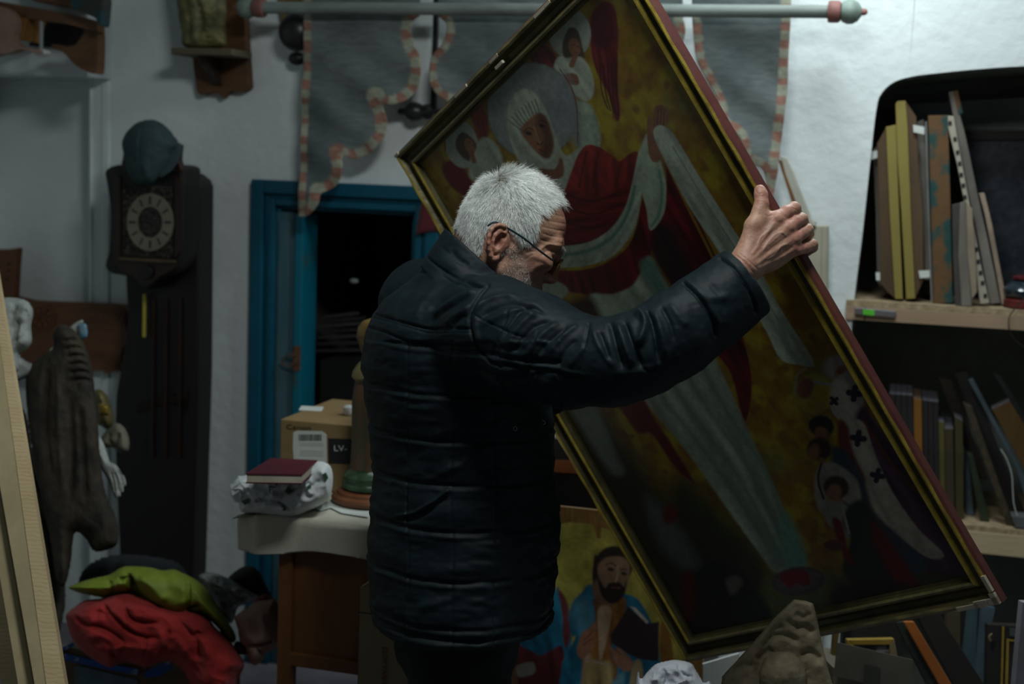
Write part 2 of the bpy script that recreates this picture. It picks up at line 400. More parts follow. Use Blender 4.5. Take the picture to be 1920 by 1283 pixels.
# rails: profile (distance from outer edge, height) with mitred ends
prof = [(0, -.009), (0, .004), (.003, .009), (.008, .011), (.013, .009), (.016, .002), (.020, -.004), (.028, -.006), (.034, -.002), (.037, .003), (.041, .004), (.045, .001), (.047, -.010), (FWD, -.012), (FWD, -.016)]
pmat = [2, 2, 0, 0, 1, 1, 1, 1, 0, 0, 0, 1, 1, 1]
def rail(mb, side):
    rows = []
    for d, h in prof:
        if side == 't': a, b = pp(d, d, h), pp(PW - d, d, h)
        if side == 'r': a, b = pp(PW - d, d, h), pp(PW - d, PH - d, h)
        if side == 'b': a, b = pp(PW - d, PH - d, h), pp(d, PH - d, h)
        if side == 'l': a, b = pp(d, PH - d, h), pp(d, d, h)
        n = 90 if side in 'lr' else 60
        rows.append([a + (b - a) * k / n for k in range(n + 1)])
    R = np.array(rows); r, c = R.shape[:2]; k0 = mb.n
    # beaded ridge running on the outer gold roll
    for i in (2, 3): R[i] += pn * (.0009 * np.sin(np.arange(c) * 1.0))[:, None]
    mb.add(R.reshape(-1, 3), [])
    for i in range(r - 1):
        for k in range(c - 1): mb.f.append([k0 + i * c + k, k0 + i * c + k + 1, k0 + (i + 1) * c + k + 1, k0 + (i + 1) * c + k]); mb.mi.append(pmat[i])
    for e in (0, c - 1): mb.f.append([k0 + i * c + e for i in range(r)]); mb.mi.append(2)
    mb.f.append([k0, k0 + c - 1, k0 + r * c - 1, k0 + (r - 1) * c]); mb.mi.append(2)
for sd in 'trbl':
    m = MB(); rail(m, sd); big.part('frame_rail', m, [M_gold if sd in 'lr' else M_goldshade, M_bronze, M_redside], smooth=False)
# chips of white gesso on the top rail and corners
def chipuv(u, v, lu, lv, h=.0115):
    m = MB(); m.hexa([pp(u, v, h), pp(u + lu, v, h), pp(u + lu, v + lv, h), pp(u, v + lv, h), pp(u, v, h - .006), pp(u + lu, v, h - .006), pp(u + lu, v + lv, h - .006), pp(u, v + lv, h - .006)])
    big.part('gesso_chip', m, M_chip, label='white chip where the gilding has flaked off')
def uv_of(px, py):
    P = onplane(px, py, PT[0], pn); return (P - PT[0]) @ pu, (P - PT[0]) @ pv
for (x, y, ln) in [(871, 168, .055), (933, 107, .035), (943, 119, .03), (1019, 20, .04), (748, 284, .02), (1034, 4, .02)]:
    u, v = uv_of(x, y); chipuv(u - ln / 2, max(v - .003, .001), ln, .006, .012)
for (x, y, lu, lv) in [(1800, 1135, .05, .008), (1835, 1131, .03, .012), (1868, 1106, .012, .02), (1875, 1118, .012, .014), (1848, 1075, .007, .03), (1862, 1128, .02, .012)]:
    u, v = uv_of(x, y); chipuv(min(u, PW - lu - .001), min(v, PH - lv - .001), lu, lv, .0125)
m = MB(); m.hexa([pp(.02, .02, -.0145), pp(PW - .02, .02, -.0145), pp(PW - .02, PH - .02, -.0145), pp(.02, PH - .02, -.0145), pp(.02, .02, -.020), pp(PW - .02, .02, -.020), pp(PW - .02, PH - .02, -.020), pp(.02, PH - .02, -.020)])
big.part('backing', m, M_back)
# ---- the canvas, painted
nu, nv = 470, 660
U, Vv = np.meshgrid(np.linspace(FWD - .004, PW - FWD + .004, nu), np.linspace(FWD - .004, PH - FWD + .004, nv))
G = PT[0] + U[..., None] * pu + Vv[..., None] * pv + pn * -.0125
gx, gy, _ = proj(G.reshape(-1, 3))
A = Paint(gx, gy, (.2, .12, .01))
# ground of ochre and yellow daubs set out along the picture's own upright
P3 = np.c_[U.ravel(), Vv.ravel(), 0 * gx]
n1 = vnoise(P3 * [1, .8, 1], 38, 1); n2 = vnoise(P3 * [.8, 1, 1], 62, 2); n3 = fbm(P3, 9, 4)
c1 = np.array([.22, .125, .012]); c2 = np.array([.30, .24, .015]); c3 = np.array([.15, .065, .010]); c4 = np.array([.14, .14, .045])
wy = np.clip(n1 * 1.5 + .25, 0, 1)[:, None]; wr_ = np.clip(n2 * 1.6 - .1, 0, 1)[:, None]; wg = np.clip(n3 * 1.3 - .45, 0, .7)[:, None]
A.C = c1 * (1 - wy) + c2 * wy; A.C = A.C * (1 - wr_ * .8) + c3 * wr_ * .8; A.C = A.C * (1 - wg) + c4 * wg
WH = (.36, .41, .32); WHs = (.14, .22, .17); HAL = (.21, .25, .23); RED = (.17, .014, .012); DR = (.055, .004, .006); SK = (.22, .10, .05); SKd = (.07, .028, .016); BK = (.012, .014, .014)
# lower ground and shade
A.fill([(1260, 900), (1400, 1000), (1470, 1080), (1600, 1080), (1800, 1050), (1900, 1140), (1280, 1260)], (.035, .045, .018), 25)
A.fill([(1040, 740), (1130, 760), (1230, 900), (1330, 1000), (1440, 1100), (1460, 1200), (1270, 1250), (1150, 1000)], (.03, .03, .016), 25)
A.fill([(1440, 1080), (1560, 1080), (1680, 1110), (1660, 1170), (1480, 1200), (1440, 1150)], (.09, .11, .03), 12)
# upper angel
A.fill([(983, 90), (1005, 76), (1040, 100), (1050, 135), (1032, 142), (1003, 122)], (.13, .015, .02), 3, stripe=(60, 5, .5))
A.fill([(1108, 32), (1130, 4), (1150, 12), (1159, 60), (1158, 150), (1163, 216), (1154, 224), (1142, 180), (1120, 138), (1108, 92)], (.13, .012, .014), 2, stripe=(78, 4, .6))
A.fill([(1108, 40), (1128, 10), (1148, 20), (1154, 70), (1132, 92), (1112, 78)], (.065, .006, .012), 6)
for i in range(5): A.line([(1124 + i * 8, 120), (1128 + i * 7, 170), (1140 + i * 5, 205 + i * 3)], 2, (.03, .004, .008), 2)
A.ell(1068, 62, 40, 48, (.30, .34, .28), -8); A.line([(1029, 60), (1035, 25), (1060, 12)], 2, RED)
A.fill([(1078, 190), (1105, 195), (1122, 232), (1124, 275), (1090, 284), (1074, 250), (1070, 215)], (.24, .30, .22), 3, stripe=(80, 8, .35))
A.fill([(1040, 118), (1052, 105), (1085, 104), (1108, 132), (1114, 172), (1100, 190), (1078, 178), (1062, 165), (1040, 140)], WH, 2, stripe=(50, 9, .35))
A.fill([(1058, 70), (1068, 52), (1084, 58), (1092, 88), (1096, 106), (1084, 106), (1060, 108), (1054, 92)], (.07, .045, .025), 2)
A.ell(1077, 88, 11, 17, SK, -12); A.line([(1079, 104), (1072, 122)], 10, SK, 3); A.line([(1072, 84), (1077, 84)], 2, SKd); A.line([(1082, 87), (1086, 88)], 2, SKd); A.line([(1078, 99), (1083, 99)], 1.6, (.15, .03, .02))
A.fill([(1056, 142), (1070, 137), (1082, 141), (1086, 156), (1078, 160), (1064, 156), (1055, 158)], SK, 1.5)
A.line([(1060, 150), (1082, 154)], 1.2, SKd); A.line([(1062, 158), (1072, 195), (1086, 215)], 6, WHs, 4)
# lower left angel
A.fill([(878, 200), (895, 190), (912, 215), (915, 262), (900, 262), (888, 230)], (.17, .022, .014), 2, stripe=(80, 4, .5))
A.fill([(828, 315), (850, 300), (880, 330), (890, 372), (850, 355)], (.12, .01, .01), 3)
A.ell(865, 270, 31, 46, (.30, .34, .28), -12); A.line([(835, 285), (835, 250), (846, 230)], 2, RED)
A.fill([(880, 330), (885, 290), (905, 258), (930, 270), (942, 300), (935, 330), (900, 340)], WH, 3, stripe=(60, 9, .3))
A.fill([(855, 262), (866, 248), (882, 256), (894, 274), (884, 290), (880, 302), (868, 296), (856, 280)], (.06, .04, .025), 2)
A.ell(881, 274, 9, 16, SK, -25); A.line([(884, 288), (889, 302)], 9, SK, 3); A.line([(878, 268), (882, 267)], 1.6, SKd); A.line([(886, 273), (889, 274)], 1.6, SKd)
# great halo and veil
A.ell(998, 208, 85, 92, (.13, .14, .09), -8, 2); A.ell(998, 208, 83, 90, HAL, -8, 2, .16)
A.fill([(1058, 140), (1078, 190), (1084, 240), (1081, 268), (1062, 246), (1040, 240), (1030, 190)], (.19, .21, .23), 14)
A.line([(1050, 130), (1072, 165), (1082, 210), (1083, 268)], 1.6, (.20, .012, .012), 1)
A.line([(914, 225), (912, 180), (925, 145), (960, 120), (1000, 116)], 1.4, (.16, .015, .012), 1)
A.fill([(951, 222), (956, 190), (976, 168), (1000, 172), (1018, 196), (1032, 226), (1044, 262), (1062, 292), (1092, 275), (1086, 320), (1078, 345), (1062, 362), (1010, 352), (985, 330), (968, 292), (955, 258)], WH, 2, stripe=(62, 7, .3))
for i in range(9):
    t = i / 8; A.line([(953 + 50 * t, 225 - 52 * t + 14 * t * t), (966 + 44 * t, 236 - 30 * t), (979 + 34 * t, 244 - 26 * t)], 2.2, (.16, .20, .14), 2)
    A.line([(956 + 50 * t, 221 - 52 * t + 14 * t * t), (970 + 42 * t, 232 - 30 * t)], 1.5, (.50, .55, .45), 1)
A.fill([(977, 240), (992, 224), (1010, 212), (1024, 222), (1033, 245), (1038, 270), (1034, 290), (1026, 297), (1010, 290), (990, 268), (979, 252)], (.24, .11, .055), 2)
A.fill([(1008, 214), (1024, 220), (1035, 250), (1038, 275), (1028, 295), (1016, 290), (1020, 260), (1010, 235)], (.10, .04, .025), 5)
A.ell(991, 250, 6.5, 3.6, (.03, .02, .015), 20); A.ell(1016, 236, 6.5, 3.6, (.02, .012, .01), 25)
A.line([(983, 246), (991, 240), (999, 243)], 2, SKd); A.line([(1008, 230), (1016, 226), (1024, 230)], 2, (.03, .015, .01))
A.line([(1001, 238), (1007, 256), (1012, 268)], 3, (.32, .17, .09), 2); A.line([(1007, 268), (1013, 272), (1018, 266)], 2.2, SKd, 2)
A.line([(1012, 281), (1019, 284), (1027, 278)], 3.4, (.13, .03, .02), 2); A.line([(1003, 232), (1014, 262)], 2, SKd, 3, .6)
A.fill([(978, 262), (992, 282), (1012, 302), (1032, 304), (1043, 286), (1040, 262), (1046, 268), (1050, 292), (1040, 314), (1014, 316), (990, 298), (976, 276)], (.34, .38, .29), 1.5)
A.fill([(1012, 316), (1040, 316), (1050, 296), (1057, 308), (1056, 330), (1040, 336), (1018, 328)], (.19, .085, .045), 2)
# red mantle
A.fill([(1056, 362), (1072, 320), (1084, 290), (1100, 272), (1124, 276), (1148, 292), (1162, 302), (1178, 290), (1196, 286), (1192, 330), (1176, 390), (1150, 430), (1110, 456), (1060, 468), (1000, 470), (1000, 400), (1040, 380)], RED, 1.5, True, .2, stripe=(88, 9, .6))
A.fill([(1060, 360), (1120, 372), (1165, 350), (1185, 330), (1176, 392), (1148, 430), (1110, 455), (1055, 468), (1000, 470), (1000, 410)], (.115, .007, .008), 6, stripe=(-8, 9, .7))
for a_ in ([(1066, 366), (1110, 378), (1160, 362)], [(1068, 392), (1110, 402), (1150, 390)], [(1070, 420), (1105, 428), (1135, 420)]): A.line(a_, 3, (.04, .003, .004), 4)
for a_ in ([(1100, 285), (1092, 320), (1086, 350)], [(1122, 285), (1116, 320), (1112, 350)], [(1164, 305), (1158, 330), (1156, 350)]): A.line(a_, 4, (.06, .005, .005), 5)
A.fill([(1000, 505), (1060, 508), (1120, 500), (1170, 470), (1192, 430), (1202, 380), (1210, 362), (1218, 392), (1226, 440), (1214, 500), (1180, 540), (1130, 554), (1070, 548), (1010, 530)], (.10, .006, .009), 2, stripe=(75, 9, .8))
A.fill([(1244, 288), (1262, 320), (1292, 370), (1322, 440), (1350, 500), (1370, 560), (1395, 640), (1410, 720), (1396, 790), (1370, 700), (1330, 650), (1290, 590), (1262, 540), (1222, 470), (1224, 430), (1240, 400), (1250, 340)], (.085, .004, .008), 2, stripe=(60, 11, .9))
A.fill([(1222, 430), (1262, 420), (1300, 500), (1320, 570), (1290, 600), (1250, 540), (1220, 480)], BK, 12, a=.75)
A.line([(1248, 302), (1290, 390), (1330, 470), (1362, 540)], 5, (.21, .12, .012), 3)
# white scarf across the chest, sleeve, arm
A.fill([(1213, 250), (1198, 284), (1188, 330), (1174, 384), (1146, 428), (1104, 454), (1050, 462), (1000, 462), (1000, 502), (1056, 502), (1110, 496), (1152, 478), (1184, 440), (1198, 398), (1206, 340), (1214, 290), (1220, 262)], (.30, .36, .28), 1.5, stripe=(120, 8, .3))
A.line([(1190, 350), (1178, 398), (1150, 442), (1104, 470), (1040, 480)], 7, (.10, .20, .15), 5)
A.fill([(1212, 288), (1236, 298), (1243, 318), (1249, 350), (1247, 392), (1234, 420), (1218, 431), (1212, 392), (1201, 350), (1203, 312)], (.27, .34, .25), 1.5, stripe=(84, 9, .3))
A.line([(1236, 320), (1241, 360), (1236, 400), (1222, 424)], 5, (.11, .24, .19), 3)
A.fill([(1213, 240), (1215, 220), (1220, 220), (1224, 240), (1226, 215), (1228, 200), (1242, 197), (1252, 206), (1255, 222), (1248, 238), (1238, 248), (1243, 276), (1240, 296), (1230, 305), (1219, 296), (1214, 268)], (.20, .095, .055), 1.5)
for k in range(3): A.line([(1234 + 6 * k, 202 + k), (1232 + 6 * k, 236)], 1.4, SKd, 1.5)
A.fill([(1226, 243), (1236, 235), (1252, 240), (1270, 262), (1306, 322), (1362, 410), (1420, 500), (1470, 590), (1526, 680), (1495, 684), (1462, 672), (1436, 620), (1388, 540), (1340, 460), (1290, 384), (1246, 300), (1228, 262)], (.32, .38, .30), 1.5, stripe=(58, 9, .35))
A.line([(1262, 276), (1330, 390), (1400, 500), (1470, 620)], 2, (.15, .22, .17), 3); A.line([(1462, 600), (1480, 660)], 12, (.20, .26, .21), 6)
# long white dress
A.fill([(1104, 560), (1150, 552), (1190, 532), (1216, 480), (1236, 512), (1280, 580), (1334, 660), (1386, 770), (1436, 880), (1484, 990), (1512, 1058), (1490, 1080), (1452, 1072), (1426, 1040), (1368, 960), (1290, 850), (1216, 760), (1150, 668)], (.27, .34, .26), 3, stripe=(58, 16, .55))
for o_ in (0, 34, 70, 104): A.line([(1150 + o_, 600 - o_ * .4), (1240 + o_, 740), (1360 + o_ * .8, 900), (1462 + o_ * .3, 1060)], 9, (.08, .15, .11), 12, .75)
A.fill([(1470, 960), (1500, 1010), (1512, 1058), (1488, 1078), (1470, 1040)], (.11, .28, .22), 8)
A.fill([(1200, 500), (1222, 486), (1250, 540), (1290, 592), (1240, 560)], (.10, .20, .16), 6)
# left: red lining and a pale figure
A.fill([(1150, 740), (1196, 738), (1230, 790), (1270, 850), (1300, 905), (1262, 872), (1222, 815), (1196, 812), (1172, 780)], (.09, .004, .008), 3)
A.fill([(1068, 760), (1110, 752), (1130, 790), (1150, 840), (1170, 885), (1150, 890), (1120, 850), (1090, 800)], (.12, .15, .13), 6)
A.fill([(1005, 520), (1050, 530), (1066, 548), (1040, 566), (1010, 555)], (.25, .30, .23), 2)
A.fill([(1000, 545), (1050, 570), (1110, 560), (1140, 640), (1160, 690), (1060, 640), (1000, 600)], (.035, .012, .008), 8)
# red shoes on a lilac mandorla
A.ell(1497, 1090, 50, 27, (.075, .05, .055), -6, 2); A.ell(1497, 1088, 44, 21, (.095, .075, .075), -6, 3)
A.fill([(1462, 1078), (1490, 1068), (1512, 1072), (1520, 1092), (1508, 1100), (1494, 1095), (1482, 1102), (1470, 1094)], (.16, .003, .006), 2)
# dark mourners low on the left
A.fill([(1290, 1120), (1310, 1060), (1345, 1050), (1390, 1070), (1420, 1110), (1450, 1160), (1420, 1200), (1300, 1225)], BK, 6)
A.fill([(1210, 930), (1250, 960), (1280, 1000), (1310, 1060), (1270, 1060), (1230, 1010)], (.08, .10, .09), 12)
A.ell(1256, 965, 14, 18, (.10, .01, .01), 0, 5); A.fill([(1362, 1086), (1382, 1080), (1392, 1096), (1372, 1116), (1364, 1104)], (.11, .10, .08), 4)
A.fill([(1280, 1080), (1300, 1080), (1300, 1160), (1282, 1150)], (.09, .006, .006), 6)
# the crowd on the right
A.ell(1528, 738, 34, 38, (.30, .25, .03), 0, 3); A.ell(1510, 728, 15, 20, (.19, .07, .045), 20, 3); A.line([(1490, 740), (1494, 705), (1512, 690)], 4, (.22, .25, .2), 3, .7)
A.line([(1526, 716), (1560, 722)], 5, (.25, .27, .24), 3)
A.ell(1572, 690, 28, 24, (.26, .25, .2), 0, 5); A.ell(1578, 702, 13, 17, (.20, .08, .05), 10, 3); A.ell(1576, 732, 17, 26, (.30, .28, .22), 5, 5)
A.line([(1570, 698), (1576, 698)], 2, SKd); A.line([(1583, 700), (1588, 701)], 2, SKd)
A.fill([(1556, 740), (1566, 716), (1592, 694), (1614, 720), (1620, 760), (1612, 790), (1582, 792), (1560, 772)], (.30, .29, .23), 2)
A.ell(1576, 730, 15, 24, (.34, .32, .26), 5, 5)
def cross(x, y, r, ang):
    c, s_ = math.cos(math.radians(ang)) * r, math.sin(math.radians(ang)) * r
    A.line([(x - c, y - s_), (x + c, y + s_)], r * 1.0, (.012, .014, .03), 1.5); A.line([(x + s_, y - c), (x - s_, y + c)], r * 1.0, (.012, .014, .03), 1.5)
A.fill([(1620, 760), (1640, 790), (1700, 860), (1760, 940), (1800, 1010), (1820, 1080), (1700, 1060), (1660, 1000), (1620, 900), (1600, 800)], (.055, .025, .05), 5, stripe=(55, 16, .8))
A.line([(1620, 790), (1680, 880), (1740, 940)], 6, (.10, .03, .012), 5)
A.fill([(1584, 792), (1618, 792), (1640, 850), (1672, 920), (1720, 990), (1770, 1040), (1740, 1046), (1690, 1010), (1640, 960), (1616, 890), (1596, 840)], (.27, .26, .20), 2, stripe=(60, 12, .25))
cross(1602, 738, 11, 8); cross(1609, 822, 11, 8); cross(1645, 892, 10, 12); cross(1564, 752, 7, 50)
A.fill([(1572, 790), (1590, 800), (1600, 850), (1622, 900), (1600, 920), (1574, 850)], (.12, .02, .02), 4)
A.fill([(1560, 840), (1590, 850), (1620, 900), (1640, 960), (1690, 1010), (1740, 1060), (1700, 1080), (1640, 1040), (1600, 980), (1566, 900)], (.022, .04, .055), 5)
A.ell(1540, 800, 24, 20, (.012, .014, .014), 15, 3); A.ell(1540, 812, 13, 15, SK, 10, 3); A.fill([(1518, 798), (1530, 782), (1556, 786), (1560, 806), (1540, 800)], (.012, .014, .014), 3)
A.ell(1536, 842, 23, 22, (.035, .02, .015), 10, 3); A.ell(1526, 848, 11, 16, SK, 15, 3); A.line([(1540, 862), (1546, 880)], 9, SK, 3)
A.fill([(1530, 885), (1548, 868), (1572, 872), (1606, 900), (1614, 940), (1600, 950), (1560, 930), (1540, 960), (1528, 930)], (.25, .25, .2), 3, stripe=(70, 12, .4))
A.line([(1540, 870), (1534, 900), (1544, 935)], 4, BK, 2)
A.ell(1568, 914, 24, 22, (.04, .022, .016), 15, 3); A.ell(1564, 924, 14, 16, (.26, .12, .07), 10, 3); A.line([(1572, 936), (1580, 950)], 10, (.26, .12, .07), 3)
A.fill([(1540, 950), (1560, 940), (1590, 950), (1606, 990), (1590, 1010), (1556, 985)], (.22, .23, .18), 3)
A.fill([(1592, 948), (1620, 940), (1648, 990), (1670, 1060), (1720, 1110), (1700, 1140), (1620, 1110), (1580, 1070), (1594, 1010), (1580, 980)], (.016, .02, .016), 4)
A.line([(1580, 956), (1592, 1000)], 5, (.25, .25, .2), 2); A.fill([(1560, 975), (1578, 980), (1590, 1030), (1600, 1060), (1580, 1040)], (.14, .006, .01), 3)
A.fill([(1544, 1020), (1560, 1012), (1580, 1018), (1576, 1032), (1556, 1032)], (.09, .035, .025), 2)
A.fill([(1640, 980), (1700, 1060), (1720, 1100), (1680, 1090), (1640, 1020)], (.10, .006, .008), 6)
A.fill([(1560, 1100), (1640, 1090), (1740, 1100), (1850, 1090), (1880, 1120), (1600, 1170)], (.025, .012, .01), 10)
A.C *= .82
m = MB(); m.grid(G)
big.part('canvas', m, M_paintR, smooth=True, cols=A.C)
big.end()

# ================================================================ hanging church banner on its pole
TB = .13
M_fab = mat('faded_grey_linen', (1, 1, 1), rough=.92, scale=26, bump=.5, bscale=240, attr='paint', bdist=.0012, spec=.1, stretch=(1, 1, 4))
M_pole = mat('grey_painted_pole', (.20, .24, .22), (.10, .12, .11), rough=.6, scale=9, bump=.2, stretch=(.3, 1, 1))
M_pinkw = mat('faded_rose_wood', (.22, .09, .08), (.14, .06, .05), rough=.65, scale=20, bump=.2)
M_greenw = mat('faded_sage_wood', (.20, .27, .23), (.10, .13, .11), rough=.6, scale=14, bump=.2)
pole = Thing('banner_pole', 'long horizontal grey banner pole with rounded sage finials and rose collars', 'pole')
TPO = TB + .028; pa, pb = onw(490, 14.5, TPO), onw(1560, 22, TPO); pdir = nz(pb - pa)
m = MB(); m.tube([pa + (pb - pa) * k / 20 for k in range(21)], .0175, 20); pole.part('pole', m, M_pole, smooth=True)
for P_, sg in ((pa, -1), (pb, 1)):
    ax = pdir * sg
    m = MB(); m.lathe(P_ - ax * .01, ax, [(0, .018), (0, .027), (.006, .029), (.026, .029), (.032, .026), (.034, .018)], 24); pole.part('collar', m, M_pinkw, smooth=True)
    m = MB(); m.lathe(P_ + ax * .022, ax, [(0, .016), (.004, .026), (.018, .0325), (.032, .032), (.045, .025), (.054, .012), (.057, .006)], 24); fi = pole.part('finial', m, M_greenw, smooth=True)
    m = MB(); m.lathe(P_ + ax * .074, ax, [(0, .006), (.004, .009), (.010, .0095), (.016, .006), (.018, .002)], 16); pole.part('finial_tip', m, M_pinkw, parent=fi, smooth=True)
pole.end()
GF = (.115, .138, .135); GFd = (.065, .085, .09); CRM = (.25, .26, .20); PNK = (.23, .125, .095)
ban = Thing('church_banner', 'faded grey cloth banner with scalloped edges and striped pink and cream border', 'banner')
def cloth(poly, edges, seed, name):
    """poly in pixels: outline of one lappet; a fine lattice is cut to it and given waves and thickness"""
    pol = smoothpts(poly, 1) if False else np.asarray(poly, float)
    S = np.array([wsz(x, y, TB) for x, y in pol]); s0, z0 = S.min(0); s1, z1 = S.max(0); st = .006
    ns, nz_ = int((s1 - s0) / st) + 2, int((z1 - z0) / st) + 2
    gs, gz = np.meshgrid(np.linspace(s0, s1, ns), np.linspace(z1, z0, nz_))
    ins = inpoly(gs.ravel(), gz.ravel(), S).reshape(gs.shape)
    d = distpl(gs.ravel(), gz.ravel(), S, True).reshape(gs.shape)
    keep = ins | (d < st * 1.0)
    # pull the rim lattice points onto the outline
    gp = np.c_[gs.ravel(), gz.ravel()]; out = (~ins & keep).ravel()
    for k in np.where(out)[0]:
        best = None
        for i in range(len(S)):
            a = S[i]; b = S[(i + 1) % len(S)]; ab = b - a; t = np.clip(((gp[k] - a) @ ab) / (ab @ ab + 1e-12), 0, 1); q = a + ab * t; dd = np.hypot(*(gp[k] - q))
            if best is None or dd < best[0]: best = (dd, q)
        gp[k] = best[1]
    P = np.c_[gp, 0 * gp[:, 0]]
    wav = .006 * vnoise(P * [1, .6, 1], 5.5, seed) + .0045 * np.sin((gp[:, 0] * 1.0 + gp[:, 1] * 1.6) * 26 + seed) * np.clip((z1 - gp[:, 1]) * 3, 0, 1)
    tt = TB - .012 + wav
    V = WO + gp[:, :1] * WR + gp[:, 1:2] * UP + tt[:, None] * WN
    idx = -np.ones(len(V), int); fs = []; K = keep.ravel()
    for i in range(nz_ - 1):
        for k in range(ns - 1):
            a = i * ns + k; q = [a, a + 1, a + ns + 1, a + ns]
            if K[q].all(): fs.append(q)
    used = np.unique(np.array(fs)); idx[used] = np.arange(len(used)); V = V[used]; gp = gp[used]
    fs = [[idx[j] for j in f] for f in fs]
    # distance to bordered edges
    px, py, _ = proj(V); A_ = Paint(px, py, GF); Pn = np.c_[gp, 0 * gp[:, 0]]
    A_.C = np.array(GF) * (1 + .28 * fbm(Pn, 7, seed)[:, None] + .14 * vnoise(Pn * [1, 5, 1], 40, seed)[:, None]); k = np.clip(fbm(Pn, 4, seed + 5) * 1.4, 0, 1)[:, None]
    A_.C = A_.C * (1 - k * .6) + np.array(GFd) * k * .6
    ed = np.full(len(px), 1e9); run = np.zeros(len(px)); L0 = 0
    for pl in edges:
        pl = np.asarray(pl, float)
        for i in range(len(pl) - 1):
            a, b = pl[i], pl[i + 1]; ab = b - a; L2 = ab @ ab; t = np.clip(((px - a[0]) * ab[0] + (py - a[1]) * ab[1]) / L2, 0, 1)
            dd = np.hypot(px - a[0] - t * ab[0], py - a[1] - t * ab[1]); u = dd < ed
            ed[u] = dd[u]; run[u] = L0 + t[u] * math.sqrt(L2); L0 += math.sqrt(L2)
    bw = 17 + 1.5 * vnoise(np.c_[run, run * 0, run * 0], .05, seed); al = np.clip((bw - ed) / 1.5 + .5, 0, 1)[:, None]
    q = run / 17.5 + .25 * vnoise(np.c_[run, 0 * run, 0 * run], .08, seed + 2); odd = (np.floor(q).astype(int) % 2 == 0)[:, None]
    cc = np.where(odd, np.array(PNK), np.array(CRM)) * (1 + .22 * fbm(np.c_[px, py, 0 * px], .12, 2)[:, None])
    A_.C = A_.C * (1 - al) + cc * al
    mb = MB(); n = len(V)
    # two layers for thickness
    mb.add(np.vstack([V, V - WN * .0015]), fs); mb.f += [[j + n for j in f[::-1]] for f in fs]; mb.mi += [0] * len(fs)
    from collections import Counter
    cnt = Counter()
    for f in fs:
        for i in range(4): cnt[(f[i], f[(i + 1) % 4])] += 1
    for (a, b), c in list(cnt.items()):
        if (b, a) not in cnt: mb.f.append([b, a, a + n, b + n]); mb.mi.append(0)
    ban.part(name, mb, M_fab, smooth=2, cols=np.vstack([A_.C, A_.C]))
sc1 = smoothpts([(786, 30), (774, 38), (768, 58), (775, 85), (786, 108), (787, 140), (778, 168), (755, 190), (720, 196), (704, 180)], 4, False)
sc1b = smoothpts([(704, 180), (716, 205), (722, 235), (714, 262), (692, 286), (662, 298), (640, 291), (634, 287)], 4, False)
sc1c = smoothpts([(634, 287), (640, 310), (636, 335), (622, 352), (603, 361), (598, 361)], 4, False)
sc1d = smoothpts([(598, 361), (596, 380), (586, 396), (570, 406), (557, 407)], 4, False)
lft = [(566, -30), (566, 30), (567, 90), (563, 150), (561, 250), (558, 330), (555, 407)]
e1_ = np.vstack([sc1, sc1b[1:], sc1c[1:], sc1d[1:]])
cloth([(566, -30), (786, -30)] + e1_.tolist() + lft[::-1][:-1], [e1_, lft], 1, 'left_lappet')
sc2 = smoothpts([(818, 30), (833, 42), (834, 62), (826, 82), (806, 105), (802, 140), (808, 165), (830, 188), (862, 194), (885, 192), (905, 200)], 4, False)
sc2r = [(x_, y_) for x_, y_ in smoothpts([(1279, 30), (1284, 60), (1276, 100), (1296, 140), (1290, 190), (1240, 215), (1200, 205)], 4, False)]
cloth([(820, -30), (1278, -30)] + sc2r + [(1150, 300), (1050, 380), (960, 300)] + sc2.tolist()[::-1], [sc2, np.array(sc2r)], 2, 'centre_lappet')
rgt = [(1484, -30), (1482, 30), (1478, 100), (1476, 160), (1470, 220), (1463, 270), (1458, 320), (1448, 372)]
sc3 = smoothpts([(1296, 30), (1300, 80), (1308, 120), (1340, 180), (1352, 230), (1385, 255), (1395, 300), (1430, 320), (1436, 372)], 4, False)
cloth([(1296, -30)] + rgt + sc3.tolist()[::-1], [rgt, sc3], 3, 'right_lappet')
ban.end()

# ---- smaller dark banner hanging behind it
M_blk = mat('black_lacquered_wood', (.02, .02, .02), (.01, .01, .012), rough=.35, scale=20, bump=.1)
M_dred = mat('dark_red_velvet', (.10, .008, .014), (.06, .004, .008), rough=.9, scale=10, bump=.3, sheen=.2)
db = Thing('small_banner', 'dark red cloth banner hanging from a black turned rod behind the grey one', 'banner')
ra, rb_ = onw(812, 210, .045), onw(1240, 214, .045); rd = nz(rb_ - ra)
m = MB(); m.tube([ra, rb_], .008, 12); db.part('rod', m, M_blk, smooth=True)
for P_, sg in ((ra, -1), (rb_, 1)):
    m = MB(); m.lathe(P_, rd * sg, [(0, .009), (.003, .014), (.012, .0235), (.022, .024), (.032, .019), (.036, .022), (.052, .029), (.068, .029), (.080, .021), (.088, .010), (.094, .0095), (.104, .010), (.110, .004)], 24); db.part('finial', m, M_blk, smooth=True)
gr = []
for i in range(30):
    row = []
    for k in range(40):
        y = 214 + (440 - 214) * i / 29; x0 = 824 - 45 * max(0, (y - 240) / 200) ** .8 if y > 240 else 824
        x = x0 + (1225 - x0) * k / 39; row.append(onw(x, y - 6 * math.sin(k * .5) * (i / 29), .035 + .005 * math.sin(k * .55 + i * .05)))
    gr.append(row)
m = MB(); m.grid(gr, thick=-WN * .002); db.part('cloth', m, M_dred, smooth=2)
m = MB(); m.sbox(wsz(812, 100, .02)[0], wsz(820, 100, .02)[0], wsz(815, 210, .02)[1], 2.5, .012, .03); db.part('hanging_bar', m, M_blk)
db.end()

